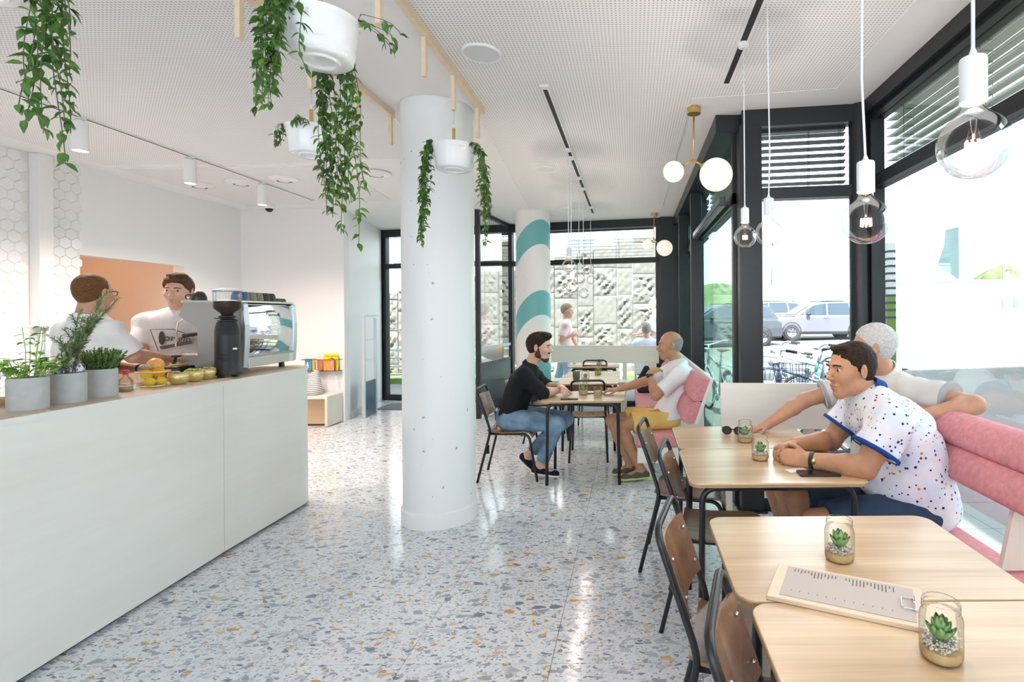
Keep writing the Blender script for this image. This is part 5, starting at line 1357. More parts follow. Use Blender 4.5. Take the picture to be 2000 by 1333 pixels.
# ================================================================== PEOPLE (smooth-union distance fields, meshed by surface nets)
def A3(p): return np.array(p, dtype=np.float64)
def nrm(v): v = A3(v); return v/np.linalg.norm(v)
class SDF:
    def __init__(s): s.pr = []; s.clips = []; s.wr = None
    def _add(s, fn, lo, hi, k, op): s.pr.append((fn, np.minimum(lo, hi), np.maximum(lo, hi), k, op)); return s
    def cone(s, a, ra, b, rb, k=0.02, flat=None, cut=None, op='u'):
        """tapered capsule a->b; flat=(axis, factor) squashes the section along axis; cut=[(point, normal),...] keeps side opposite to normal"""
        a, b = A3(a), A3(b); ba = b-a; L2 = max(ba @ ba, 1e-9); R_ = max(ra, rb)
        fl = (nrm(flat[0]), flat[1]) if flat else None
        def fn(X, Y, Z):
            px, py, pz = X-a[0], Y-a[1], Z-a[2]
            t = np.clip((px*ba[0]+py*ba[1]+pz*ba[2])/L2, 0, 1)
            wx, wy, wz = px-t*ba[0], py-t*ba[1], pz-t*ba[2]
            sc = 1.0
            if fl:
                n, f = fl; dn = (wx*n[0]+wy*n[1]+wz*n[2])*(1/f-1); wx, wy, wz = wx+dn*n[0], wy+dn*n[1], wz+dn*n[2]; sc = 0.5*(1+f)
            d = (np.sqrt(wx*wx+wy*wy+wz*wz) - (ra+(rb-ra)*t))*sc
            for (c, n) in (cut or ()):
                n = nrm(n); d = np.maximum(d, (X-c[0])*n[0]+(Y-c[1])*n[1]+(Z-c[2])*n[2])
            return d
        return s._add(fn, np.minimum(a, b)-R_, np.maximum(a, b)+R_, k, op)
    def ell(s, c, r, R_=None, k=0.02, op='u', cut=None):
        c = A3(c); r = A3(r); M = np.eye(3) if R_ is None else R_
        ext = np.sqrt(((M*r)**2).sum(1))
        def fn(X, Y, Z):
            px, py, pz = X-c[0], Y-c[1], Z-c[2]
            q = [(px*M[0, i]+py*M[1, i]+pz*M[2, i]) for i in range(3)]
            k0 = np.sqrt(sum((q[i]/r[i])**2 for i in range(3))); k1 = np.sqrt(sum((q[i]/r[i]**2)**2 for i in range(3)))
            d = k0*(k0-1)/np.maximum(k1, 1e-6)
            for (cc, n) in (cut or ()):
                n = nrm(n); d = np.maximum(d, (X-cc[0])*n[0]+(Y-cc[1])*n[1]+(Z-cc[2])*n[2])
            return d
        return s._add(fn, c-ext, c+ext, k, op)
    def clip(s, p, n): s.clips.append((A3(p), nrm(n))); return s
    def mesh(s, name, mat, parent, h, origin, fine=None, wr=None):
        lo = np.min([p[1] for p in s.pr if p[4] == 'u'], 0) - 3*h; hi = np.max([p[2] for p in s.pr if p[4] == 'u'], 0) + 3*h
        ax = []
        for i in range(3):
            pts = [lo[i]]
            while pts[-1] < hi[i]:
                st = h
                if fine is not None and fine[0][i] - h < pts[-1] < fine[1][i]: st = fine[2]
                pts.append(pts[-1] + st)
            ax.append(np.array(pts, dtype=np.float32))
        xs, ys, zs = ax
        D = np.full((len(xs), len(ys), len(zs)), 0.5, np.float32)
        for fn, l, u, k, op in s.pr:
            pad = max(k, 0.0)*0.6 + 2.5*h
            i0, i1 = np.searchsorted(xs, [l[0]-pad, u[0]+pad]); j0, j1 = np.searchsorted(ys, [l[1]-pad, u[1]+pad]); k0, k1 = np.searchsorted(zs, [l[2]-pad, u[2]+pad])
            if i1 <= i0 or j1 <= j0 or k1 <= k0: continue
            d = fn(xs[i0:i1, None, None], ys[None, j0:j1, None], zs[None, None, k0:k1]).astype(np.float32)
            V_ = D[i0:i1, j0:j1, k0:k1]
            if op == 'u':
                hh = np.clip(0.5+0.5*(V_-d)/k, 0, 1); V_[:] = V_*(1-hh)+d*hh - k*hh*(1-hh)
            else:
                hh = np.clip(0.5-0.5*(V_+d)/k, 0, 1); V_[:] = V_*(1-hh)-d*hh + k*hh*(1-hh)
        X, Y, Z = xs[:, None, None], ys[None, :, None], zs[None, None, :]
        if wr:      # cloth folds: (amplitude, frequency)
            am, fq = wr
            D += am*np.sin(fq*(0.7*X+0.5*Y-0.9*Z) + 2.2*np.sin(fq*0.45*(Z+Y-X)))*np.sin(fq*0.6*(Z*0.6+X-0.7*Y)+1.3)
        for p, n in s.clips:
            D = np.maximum(D, (X-p[0])*n[0]+(Y-p[1])*n[1]+(Z-p[2])*n[2]).astype(np.float32)
        return net(name, D, xs, ys, zs, mat, parent, origin)

def net(name, D, xs, ys, zs, mat, parent, origin):
    ins = D < 0
    c = np.zeros(tuple(n-1 for n in D.shape), np.uint8)
    for a in (0, 1):
        for b in (0, 1):
            for d in (0, 1): c += ins[a:a+c.shape[0], b:b+c.shape[1], d:d+c.shape[2]]
    act = (c > 0) & (c < 8); ids = np.argwhere(act); idx = np.full(c.shape, -1, np.int32); idx[act] = np.arange(len(ids))
    pos = np.zeros((len(ids), 3)); cnt = np.zeros(len(ids)); G = (xs, ys, zs)
    corners = [(a, b, d) for a in (0, 1) for b in (0, 1) for d in (0, 1)]
    for o0 in corners:
        for axn in range(3):
            if o0[axn]: continue
            o1 = list(o0); o1[axn] = 1
            p0 = ids + np.array(o0); p1 = ids + np.array(o1)
            d0 = D[p0[:, 0], p0[:, 1], p0[:, 2]]; d1 = D[p1[:, 0], p1[:, 1], p1[:, 2]]
            cr = (d0 < 0) != (d1 < 0); t = np.where(cr, d0/np.where(cr, d0-d1, 1), 0)
            for q in range(3):
                a = G[q][p0[:, q]]; b = G[q][p1[:, q]]; pos[:, q] += np.where(cr, a+(b-a)*t, 0)
            cnt += cr
    pos /= np.maximum(cnt, 1)[:, None]
    quads = []
    S = c.shape
    for axn in range(3):
        a, b = [(1, 2), (2, 0), (0, 1)][axn]
        s0 = [slice(None)]*3; s1 = [slice(None)]*3; s0[axn] = slice(0, -1); s1[axn] = slice(1, None)
        for s_ in (s0, s1): s_[a] = slice(1, -1); s_[b] = slice(1, -1)
        f0 = ins[tuple(s0)]; f1 = ins[tuple(s1)]; e = np.argwhere(f0 != f1)
        if not len(e): continue
        fl = f0[e[:, 0], e[:, 1], e[:, 2]]
        off_ = np.zeros(3, int); off_[a] = 1; off_[b] = 1; e = e + off_
        def I(da, db):
            q = e.copy(); q[:, a] -= da; q[:, b] -= db; return idx[q[:, 0], q[:, 1], q[:, 2]]
        q = np.stack([I(1, 1), I(0, 1), I(0, 0), I(1, 0)], 1); q[~fl] = q[~fl][:, ::-1]; quads.append(q)
    F = np.concatenate(quads).astype(np.int32)
    # light laplacian smoothing
    for _ in range(2):
        acc = np.zeros_like(pos); n = np.zeros(len(pos))
        for i in range(4):
            j = (i+1) % 4; np.add.at(acc, F[:, i], pos[F[:, j]]); np.add.at(n, F[:, i], 1)
        pos = pos*0.55 + 0.45*acc/np.maximum(n, 1)[:, None]
    me = bpy.data.meshes.new(name)
    me.vertices.add(len(pos)); me.vertices.foreach_set('co', (pos - A3(origin)).astype(np.float32).ravel())
    me.loops.add(F.size); me.loops.foreach_set('vertex_index', F.ravel())
    me.polygons.add(len(F)); me.polygons.foreach_set('loop_start', np.arange(0, F.size, 4, dtype=np.int32)); me.polygons.foreach_set('loop_total', np.full(len(F), 4, np.int32))
    me.polygons.foreach_set('use_smooth', np.ones(len(F), bool)); me.update(calc_edges=True); me.validate()
    me.materials.append(MAT[mat]); return link(bpy.data.objects.new(name, me), parent)

def basis(f, u):
    f = nrm(f); u = A3(u); l = nrm(np.cross(u, f)); u = np.cross(f, l); return np.stack([f, l, u], 1)   # columns forward, left, up

class Person:
    def __init__(s, label, J, facing, hf, hu=(0, 0, 1), h=0.008, hs=1.0, bulk=1.0, belly=0.0, skin='skin_fair', arm=1.0):
        s.J = {k: A3(v) for k, v in J.items()}; s.h = h; s.skin = skin; s.hs = hs; s.bulk = bulk; s.belly = belly; s.arm = arm
        s.o = (s.J['pelvis'][0], s.J['pelvis'][1], 0.0)
        s.root = thing('person', label, 'person', s.o)
        s.H = basis(hf, hu); s.f = nrm(facing)
    def hp(s, x, y, z): return s.J['head'] + s.H @ (A3((x, y, z))*s.hs)
    def he(s, S, c, r, k=0.012, op='u', rot=None, cut=None):
        M = s.H if rot is None else s.H @ rot
        S.ell(s.hp(*c), A3(r)*s.hs, M, k, op, [(s.hp(*p), s.H @ A3(n)) for p, n in cut] if cut else None)
    def hc(s, S, a, ra, b, rb, k=0.01, op='u', cut=None):
        S.cone(s.hp(*a), ra*s.hs, s.hp(*b), rb*s.hs, k, None, [(s.hp(*p), s.H @ A3(n)) for p, n in cut] if cut else None, op)
    def head(s, S):
        s.he(S, (-0.014, 0, 0.034), (0.100, 0.078, 0.093), 0.02)
        s.he(S, (0.026, 0, -0.022), (0.068, 0.063, 0.088), 0.03)
        s.hc(S, (0.064, 0, -0.098), 0.021, (0.010, 0.046, -0.066), 0.020, 0.03); s.hc(S, (0.064, 0, -0.098), 0.021, (0.010, -0.046, -0.066), 0.020, 0.03)
        s.he(S, (0.080, 0, 0.030), (0.016, 0.050, 0.013), 0.014)
        for y in (-1, 1):
            s.he(S, (0.062, y*0.040, -0.022), (0.026, 0.024, 0.026), 0.02)
            s.he(S, (0.104, y*0.032, 0.008), (0.022, 0.017, 0.012), 0.010, 's')
            s.he(S, (0.0785, y*0.032, 0.008), (0.0138, 0.0150, 0.0138), 0.003, cut=[((0, 0, 0.0105), (0.35, 0, -1))]); s.he(S, (0.0785, y*0.032, 0.008), (0.0134, 0.0150, 0.0134), 0.003, cut=[((0, 0, 0.0035), (0, 0, 1))])
        s.hc(S, (0.090, 0, 0.016), 0.008, (0.114, 0, -0.024), 0.0115, 0.010)
        for y in (-1, 1): s.he(S, (0.101, y*0.012, -0.030), (0.010, 0.008, 0.008), 0.006)
        s.he(S, (0.088, 0, -0.060), (0.014, 0.026, 0.011), 0.008); s.he(S, (0.086, 0, -0.074), (0.013, 0.022, 0.010), 0.008)
        s.he(S, (0.106, 0, -0.0665), (0.014, 0.026, 0.0022), 0.003, 's')
        for y in (-1, 1):
            s.he(S, (-0.010, y*0.082, -0.002), (0.021, 0.008, 0.033), 0.006, rot=basis((1, y*0.35, 0), (-0.2, 0, 1)))
            s.he(S, (-0.004, y*0.091, 0.0), (0.010, 0.006, 0.018), 0.005, 's')
        S.cone(s.J['neck'], 0.062*s.hs, s.hp(-0.022, 0, -0.055), 0.055*s.hs, 0.03)
    def eyes(s, glasses=False):
        for y in (-1, 1):
            e = MB(); c = s.hp(0.0770, y*0.031, 0.008) - A3(s.o)
            ob = MB().ball(tuple(c), 0.0116*s.hs, 14, 10).build('eye', 'eye_white', s.root, True)
            g = c + s.H @ A3((0.0062, y*0.0015, 0))*s.hs
            MB().ball(tuple(g), 0.0070*s.hs, 12, 8).build('iris', 'eye_iris', ob, True)
    def lat(s): return nrm(s.J['shl'] - s.J['shr'])
    def torso(s, S, inf=0.0, k=0.05):
        J = s.J; l = s.lat(); b = s.bulk
        fr = nrm(np.cross(l, J['neck'] - J['pelvis'])); fr = fr if fr @ s.f > 0 else -fr
        mid = J['chest']; w = (J['pelvis'] + J['chest'])/2 if 'belly' not in J else J['belly']
        S.cone(J['pelvis'] + l*0.06*b, 0.105*b+inf, J['pelvis'] - l*0.06*b, 0.105*b+inf, k)
        S.cone(J['pelvis'], 0.155*b+inf, w, 0.150*b+inf, k, (fr, 0.74)); S.cone(w, 0.150*b+inf, mid, 0.165*b+inf, k, (fr, 0.72))
        if s.belly: S.ell(w + fr*s.belly*0.5, A3((0.12+s.belly*0.5, 0.155*b, 0.15))+inf, basis(fr, J['neck']-J['pelvis']), k)
        top = (J['shl'] + J['shr'])/2
        S.cone(mid, 0.165*b+inf, top*0.8+mid*0.2, 0.145*b+inf, k, (fr, 0.66))
        S.cone(J['shl'] - l*0.02, 0.060*b+inf, J['shr'] + l*0.02, 0.060*b+inf, k)
        nb = J['neck']
        for q in ('shl', 'shr'): S.cone(nb*0.75+J[q]*0.25 - A3((0, 0, 0.02)), 0.045*b+inf, J[q] - A3((0, 0, 0.005)), 0.05*b+inf, k*0.8)
        s.fr = fr
    def arms(s, S):
        J = s.J; a = s.arm
        for q in 'lr':
            sh, el, wr_ = J['sh'+q], J['el'+q], J['wr'+q]
            S.cone(sh, 0.054*a, (sh+el)/2, 0.050*a, 0.03); S.cone((sh+el)/2, 0.050*a, el, 0.041*a, 0.03)
            m = el*0.7+wr_*0.3; S.cone(el, 0.041*a, m, 0.044*a, 0.03); S.cone(m, 0.044*a, wr_, 0.029*a, 0.02)
    def legs(s, S):
        J = s.J; b = s.bulk
        for q in 'lr':
            hp_, kn, an, to = J['hip'+q], J['kn'+q], J['an'+q], J['toe'+q]
            S.cone(hp_, 0.090*b, kn, 0.058, 0.03); c = kn*0.65+an*0.35
            S.cone(kn, 0.055, c + nrm(c - (J['toe'+q]+kn)/2)*0.012, 0.056, 0.02); S.cone(c, 0.055, an, 0.036, 0.02)
            d = nrm(to-an); heel = an - nrm(A3((d[0], d[1], 0)) + 1e-6)*0.035 + A3((0, 0, -0.03))
            S.cone(an, 0.036, heel, 0.034, 0.02); S.cone(an + A3((0, 0, -0.02)), 0.034, to, 0.026, 0.02); S.cone(heel, 0.03, to, 0.024, 0.02)
    def hand(s, S, w, d, n, thumb, curl=0.5, sc=1.0, spread=1.0, tcurl=0.3, fcurl=None):
        """w wrist, d hand direction, n back-of-hand normal, thumb = direction of the thumb side"""
        w = A3(w); d = nrm(d); n = A3(n); n = nrm(n - d*(n@d)); t = nrm(np.cross(n, d)); t = t if t @ A3(thumb) > 0 else -t
        S.cone(w, 0.027*sc, w+d*0.04*sc, 0.034*sc, 0.015, (n, 0.6)); S.cone(w+d*0.035*sc, 0.036*sc, w+d*0.082*sc, 0.041*sc, 0.012, (n, 0.40))
        for i, (o, ln) in enumerate(((0.028, 0.93), (0.0095, 1.05), (-0.0095, 0.98), (-0.027, 0.78))):
            c = (fcurl[i] if fcurl else curl); p = w + d*(0.088 - 0.004*abs(i-1))*sc + t*o*sc; di = nrm(d + t*o*3.0*spread); ang = 0.0; r_ = 0.0096*sc
            for sg, (l_, add) in enumerate(((0.044, 0.75), (0.027, 1.0), (0.021, 0.75))):
                ang += c*add; v = di*math.cos(ang) - n*math.sin(ang); q = p + v*l_*ln*sc
                S.cone(p, r_, q, r_*0.9, 0.004); p = q; r_ *= 0.90
        p = w + d*0.022*sc + t*0.026*sc; v = nrm(d*0.75 + t*0.75 - n*0.30)
        q = p + v*0.040*sc; S.cone(p, 0.0150*sc, q, 0.0115*sc, 0.012); v2 = nrm(v*(1-tcurl) + (d*0.9 - t*0.4 - n*0.5)*tcurl + d*0.2); u = q + v2*0.030*sc; S.cone(q, 0.0112*sc, u, 0.0098*sc, 0.004)
        S.cone(u, 0.0098*sc, u + v2*0.020*sc, 0.0085*sc, 0.004)
    def body(s, hands=(), finehead=0.004, legs=True):
        S = SDF(); s.torso(S, -0.012); s.arms(S)
        if legs: s.legs(S)
        s.head(S)
        for hnd in hands: s.hand(S, **hnd)
        c = s.J['head']; r_ = 0.15*s.hs
        b = S.mesh('body', s.skin, s.root, s.h, s.o, (c-r_, c+r_, finehead)); s.eyes(); return b
    def shirt(s, name, mat, sleeve=0.55, hem=None, inf=0.012, flare=0.020, wr=(0.0075, 27), cuff=None, long=False):
        J = s.J; S = SDF(); s.torso(S, inf); cuts = []
        for q in 'lr':
            sh, el, wr_ = J['sh'+q], J['el'+q], J['wr'+q]
            if long:
                d = nrm(wr_-el); e = el + (wr_-el)*sleeve
                S.cone(sh, 0.074*s.arm, el, 0.064*s.arm, 0.03); S.cone(el, 0.062*s.arm, e + d*0.03, 0.060*s.arm, 0.02, None, [(e, d)]); cuts.append((e, d, 0.050*s.arm))
            else:
                d = nrm(el-sh); e = sh + (el-sh)*sleeve
                S.cone(sh, 0.070*s.arm, e + d*0.06, (0.056+flare)*s.arm, 0.035, None, [(e, d)]); cuts.append((e, d, (0.056+flare)*s.arm))
        if hem is not None:
            for p, n in hem: S.clip(p, n)
        o = S.mesh(name, mat, s.root, s.h*0.9, s.o, None, wr)
        if cuff:
            for e, d, r_ in cuts:
                C = SDF(); C.cone(e - d*0.03, r_+0.005, e + d*0.03, r_+0.006, 0.005, None, [(e + d*0.004, d), (e - d*0.014, -d)])
                C.mesh('sleeve_band', cuff, o, 0.004, s.o)
        return o
    def collar(s, mat, parent, r=0.070, h=0.035, w=0.010, lift=0.010):
        J = s.J; up = nrm(s.hp(-0.02, 0, -0.05) - J['neck']); c = J['neck'] + up*lift; l = s.lat(); f = nrm(np.cross(l, up)); f = f if f @ s.f > 0 else -f
        vs = []; fs = []; n = 30
        for i in range(n+1):
            a = math.radians(28 + 304*i/n)
            dirv = f*math.cos(a) + l*math.sin(a)*1.05; drop = 0.030*(1+math.cos(a))*0.5
            for (rr_, zz) in ((r+0.012, -0.012), (r+0.016, 0.0), (r+0.002, h), (r-0.006, h), (r-0.004, -0.012)):
                vs.append(tuple(c + dirv*rr_ + up*(zz - drop) - A3(s.o)))
        for i in range(n):
            for k in range(5):
                m = (k+1) % 5; fs.append((i*5+k, i*5+m, (i+1)*5+m, (i+1)*5+k))
        fs.append(tuple(range(5))); fs.append(tuple(n*5+k for k in range(5))[::-1])
        return MB().add(vs, fs).build('collar', mat, parent, True, auto=0.9)
    def pants(s, name, mat, end=1.0, inf=0.014, r1=0.075, r2=0.056, wr=(0.004, 36), top=None):
        """end: <=1 up to fraction of the thigh, 1..2 down the shin"""
        J = s.J; b = s.bulk; S = SDF(); l = s.lat()
        S.cone(J['pelvis'] + l*0.06*b, 0.112*b+inf, J['pelvis'] - l*0.06*b, 0.112*b+inf, 0.05)
        for q in 'lr':
            hp_, kn, an = J['hip'+q], J['kn'+q], J['an'+q]
            if end <= 1:
                d = nrm(kn-hp_); e = hp_ + (kn-hp_)*end; S.cone(hp_, 0.094*b+inf, e + d*0.08, r1+inf, 0.03, None, [(e, d)])
            else:
                d = nrm(an-kn); e = kn + (an-kn)*(end-1); S.cone(hp_, 0.094*b+inf, kn, r1-0.004, 0.03); S.cone(kn, r1-0.006, e + d*0.05, r2, 0.03, None, [(e, d)])
        if top is not None: S.clip(*top)
        return S.mesh(name, mat, s.root, s.h*0.9, s.o, None, wr)
    def shoes(s, mat, sole, low=True):
        J = s.J
        for q in 'lr':
            an, to = J['an'+q], J['toe'+q]; d = nrm(to-an); hz = nrm(A3((d[0], d[1], 0)) + 1e-6)
            tl = A3((to[0], to[1], to[2]))
            up = A3((0, 0, 1.0))
            ax = nrm(tl - (an + A3((0, 0, -0.055)))); side_ = nrm(np.cross(ax, up)); nu_ = np.cross(side_, ax)
            heel = an + A3((0, 0, -0.045)) - ax*0.045; toe = tl + ax*0.015
            S = SDF(); S.cone(heel, 0.038, toe, 0.036, 0.02, (nu_, 0.85)); S.cone(an - nu_*0.02 - ax*0.015, 0.042, (heel+toe)/2 + nu_*0.004, 0.038, 0.02)
            S.clip(heel - nu_*0.030, -nu_); S.clip(an + nu_*0.012 , nu_ - ax*0.35)
            o = S.mesh('shoe', mat, s.root, 0.006, s.o)
            C = SDF(); C.cone(heel - nu_*0.022, 0.042, toe - nu_*0.022, 0.040, 0.01, None, [(heel - nu_*0.016, nu_), (heel - nu_*0.036, -nu_)])
            C.mesh('sole', sole, o, 0.005, s.o)
    def hair(s, mat, thick=0.010, front=0.080, slope=1.0, nape=-0.055, extra=(), minus=(), crop=None, amp=0.0025):
        """shell over the skull, kept above the line z = slope*(x-front)+front, and above the nape"""
        S = SDF(); ct = [((front, 0, front), (slope, 0, -1.0)), ((0, 0, nape), (0.25, 0, -1.0))]
        s.he(S, (-0.020, 0, 0.034), (0.100+thick, 0.078+thick*0.7, 0.093+thick), 0.01, cut=ct)
        s.he(S, (-0.040, 0, -0.008), (0.062+thick*0.5, 0.062+thick*0.5, 0.07), 0.02, cut=ct)
        for e in extra: s.he(S, *e)
        for m in minus: s.he(S, m[0], m[1], 0.008, 's')
        if crop: S.clip(s.hp(*crop[0]), s.H @ A3(crop[1]))
        return S.mesh('hair', mat, s.root, 0.0045, s.o, None, (amp, 190))
    def ears_clear(s): pass
    def lips(s):
        for z, x, w_ in ((-0.0605, 0.0985, 0.021), (-0.0735, 0.0955, 0.018)):
            pts = [tuple(s.hp(xx, yy, z + dz) - A3(s.o)) for xx, yy, dz in ((x-0.012, -w_, (-0.0665-z)*0.8), (x, -w_*0.4, 0), (x, w_*0.4, 0), (x-0.012, w_, (-0.0665-z)*0.8))]
            MB().tube(pts, [0.002, 0.0045*s.hs, 0.0045*s.hs, 0.002], 8).build('lip', 'lips', s.root, True)
    def beard(s, mat, t=0.006, zt=-0.035):
        S = SDF()
        for y in (-1, 1): s.hc(S, (0.064, 0, -0.100), 0.021+t, (0.006, y*0.050, -0.062), 0.020+t, 0.02); s.hc(S, (0.006, y*0.050, -0.062), 0.020+t, (0.004, y*0.062, -0.010), 0.010+t, 0.02)
        s.he(S, (0.084, 0, -0.044), (0.020, 0.030, 0.009), 0.01)
        s.he(S, (0.104, 0, -0.066), (0.018, 0.020, 0.012), 0.004, 's')
        return S.mesh('beard', mat, s.root, 0.0045, s.o, None, (0.002, 200))
    def brows(s, mat):
        s.lips()
        for y in (-1, 1):
            S = MB(); pts = [tuple(s.hp(x, y*yy, z) - A3(s.o)) for x, yy, z in ((0.0965, 0.014, 0.027), (0.0955, 0.032, 0.032), (0.080, 0.050, 0.027))]
            S.tube(pts, 0.0035*s.hs, 6).build('eyebrow', mat, s.root, True)
    def bracelet(s, name, mat, q, f=0.9, r=0.034, w=0.012):
        J = s.J; d = nrm(J['wr'+q]-J['el'+q]); c = J['el'+q] + (J['wr'+q]-J['el'+q])*f
        C = SDF(); C.cone(c-d*0.03, r, c+d*0.03, r, 0.004, None, [(c+d*w, d), (c-d*w, -d)]); return C.mesh(name, mat, s.root, 0.0035, s.o), c, d

def camscale(J, k): return {q: tuple(a + (b - a)*k for a, b in zip((0, 0, 1.5), p)) for q, p in J.items()}   # move a pose farther off along its sight lines
Zu = (0, 0, 1)
# ---------------------------------------------------------------- man in black
J = dict(head=(-0.872, 4.95, 1.200), neck=(-0.962, 4.95, 1.020), chest=(-1.050, 4.95, 0.835), pelvis=(-1.150, 4.95, 0.555), shr=(-0.985, 4.77, 0.955), shl=(-0.985, 5.13, 0.945),
         elr=(-0.820, 4.77, 0.800), ell=(-0.830, 5.13, 0.795), wrr=(-0.690, 4.90, 0.800), wrl=(-0.680, 4.93, 0.835), hipr=(-1.125, 4.86, 0.545), hipl=(-1.125, 5.04, 0.545),
         knr=(-0.690, 4.82, 0.505), knl=(-0.650, 5.08, 0.500), anr=(-0.860, 4.85, 0.115), anl=(-1.010, 5.00, 0.165), toer=(-0.730, 4.84, 0.045), toel=(-0.945, 4.99, 0.050))
A = Person('seated bearded man in black shirt and blue jeans facing right', J, (1, 0, 0), (1, -0.12, -0.10), (0.10, 0, 1), h=0.008, skin='skin_fair', hs=1.05)
A.body([dict(w=J['wrr'], d=(0.55, 0.75, -0.05), n=(0.2, -0.2, 1), thumb=(1, -0.5, 0), curl=0.35), dict(w=J['wrl'], d=(0.45, -0.8, -0.10), n=(0.35, -0.1, 1), thumb=(1, 0.4, 0.2), curl=0.55)])
sh = A.shirt('shirt', 'shirt_black', sleeve=0.10, long=True, hem=[((-1.16, 4.95, 0.50), (-0.35, 0, -1))]); A.collar('shirt_black', sh)
A.pants('jeans', 'denim', 1.88, r1=0.078, r2=0.056, top=((-1.14, 4.95, 0.68), (0.0, 0, 1))); A.shoes('shoe_black', 'sole_white')
A.hair('hair_dark', 0.010, 0.092, 1.15, -0.05, extra=(((0.058, 0, 0.106), (0.046, 0.050, 0.026), 0.02), ((0.03, 0, 0.122), (0.06, 0.05, 0.020), 0.02))); A.beard('beard'); A.brows('hair_dark')
# ---------------------------------------------------------------- man in yellow shorts
J = dict(head=(0.350, 4.95, 1.205), neck=(0.420, 4.95, 1.040), chest=(0.440, 4.95, 0.860), pelvis=(0.330, 4.95, 0.560), shl=(0.430, 4.76, 0.960), shr=(0.385, 5.14, 0.955),
         ell=(0.205, 4.70, 0.775), elr=(0.110, 5.10, 0.850), wrl=(0.150, 4.74, 0.965), wrr=(-0.130, 5.00, 0.795), hipl=(0.290, 4.86, 0.555), hipr=(0.290, 5.04, 0.555),
         knl=(-0.125, 4.78, 0.500), knr=(-0.205, 5.00, 0.500), anl=(0.070, 4.78, 0.095), anr=(-0.030, 4.93, 0.095), toel=(-0.065, 4.74, 0.040), toer=(-0.150, 4.90, 0.040))
B = Person('bald man in white tee and yellow shorts seated on pink bench', J, (-1, 0, 0), (-1, -0.10, -0.03), (0, 0, 1), h=0.008, skin='skin_tan', hs=1.05)
B.body([dict(w=J['wrl'], d=(0.65, 0.55, 0.35), n=(-0.4, -0.6, 0.7), thumb=(0, 0, 1), curl=0.45), dict(w=J['wrr'], d=(-1, -0.1, -0.08), n=(0, 0, 1), thumb=(0, -1, 0), curl=0.28)])
sh = B.shirt('t_shirt', 'shirt_white', sleeve=0.80, hem=[((0.33, 4.95, 0.535), (0.10, 0, -1))], flare=0.024, inf=0.022)
B.pants('shorts', 'shorts_yellow', 0.72, r1=0.088, top=((0.33, 4.95, 0.615), (0, 0, 1))); B.shoes('shoe_grey', 'sole_lime')
B.hair('hair_grey', 0.0015, 0.045, 1.0, -0.055, crop=((0, 0, 0.045), (0.25, 0, 1.0)), amp=0.0004); B.brows('hair_grey')
w_, c, d = B.bracelet('watch_strap', 'black_plastic', 'l', 0.93)
MB().ball(tuple(c - A3(B.o) + A3((-0.02, -0.028, 0))), (0.018, 0.010, 0.018), 16, 8).build('watch_face', 'lens_dark', w_, True)
MB().box((-0.0, -0.001, -0.016), (0.003, 0.001, 0.016)).build('chest_print', 'blue_trim', sh, loc=(-0.045, -0.255, 0.905))
# ---------------------------------------------------------------- man in dotted polo
J = dict(head=(1.045, 2.53, 1.225), neck=(1.165, 2.53, 1.085), chest=(1.245, 2.53, 0.895), belly=(1.270, 2.53, 0.735), pelvis=(1.300, 2.53, 0.570), shl=(1.130, 2.31, 1.015), shr=(1.175, 2.76, 1.010),
         ell=(1.005, 2.29, 0.825), elr=(1.040, 2.77, 0.830), wrl=(0.800, 2.43, 0.825), wrr=(0.800, 2.62, 0.850), hipl=(1.265, 2.43, 0.565), hipr=(1.265, 2.64, 0.565),
         knl=(0.815, 2.38, 0.560), knr=(0.830, 2.68, 0.555), anl=(0.90, 2.42, 0.10), anr=(0.90, 2.66, 0.10), toel=(0.77, 2.40, 0.04), toer=(0.77, 2.66, 0.04))
J.update(chest=(1.285, 2.53, 0.895), belly=(1.325, 2.53, 0.745), pelvis=(1.365, 2.53, 0.575), hipl=(1.33, 2.43, 0.57), hipr=(1.33, 2.64, 0.57)); J = camscale(J, 1.055); J['pelvis'] = (1.44, 2.67, 0.565); J['toel'] = (0.81, 2.55, 0.04); J['toer'] = (0.81, 2.80, 0.04); J['anl'] = (0.95, 2.56, 0.10); J['anr'] = (0.95, 2.80, 0.10)
C = Person('dark haired man in white polo with coloured dots leaning on table', J, (-1, 0, 0), (-1, -0.22, -0.05), (-0.16, 0, 1), h=0.0075, skin='skin_tan', hs=1.12, bulk=1.22, belly=0.11, arm=1.2)
C.body([dict(w=J['wrl'], d=(-0.85, 0.45, 0.05), n=(-0.25, -0.75, 0.5), thumb=(0, 0, 1), curl=0.75, sc=1.08), dict(w=J['wrr'], d=(-0.9, -0.50, -0.02), n=(0.1, 0.4, 0.9), thumb=(-0.2, -1, 0.3), curl=0.7, sc=1.08)], 0.0038)
sh = C.shirt('polo_shirt', 'polo_dots', sleeve=0.62, hem=[((1.44, 2.67, 0.46), (0.45, 0, -1))], flare=0.034, cuff='blue_trim', inf=0.026, wr=(0.009, 24)); C.collar('blue_trim', sh, r=0.080, h=0.050, lift=0.030)
C.pants('shorts', 'shorts_navy', 0.90, r1=0.085, inf=0.006, top=((1.38, 2.67, 0.60), (0.85, 0, 1))); C.shoes('shoe_grey', 'sole_white')
C.hair('hair_dark', 0.006, 0.090, 1.15, -0.05, extra=(((0.046, 0, 0.104), (0.040, 0.05, 0.018), 0.015),)); C.brows('hair_dark')
w_, c, d = C.bracelet('watch_strap', 'black_plastic', 'l', 0.90, 0.041, 0.011)
MB().ball(tuple(c - A3(C.o) + A3((-0.006, -0.040, 0.008))), (0.013, 0.007, 0.017), 16, 8).build('watch_face', 'brass', w_, True)
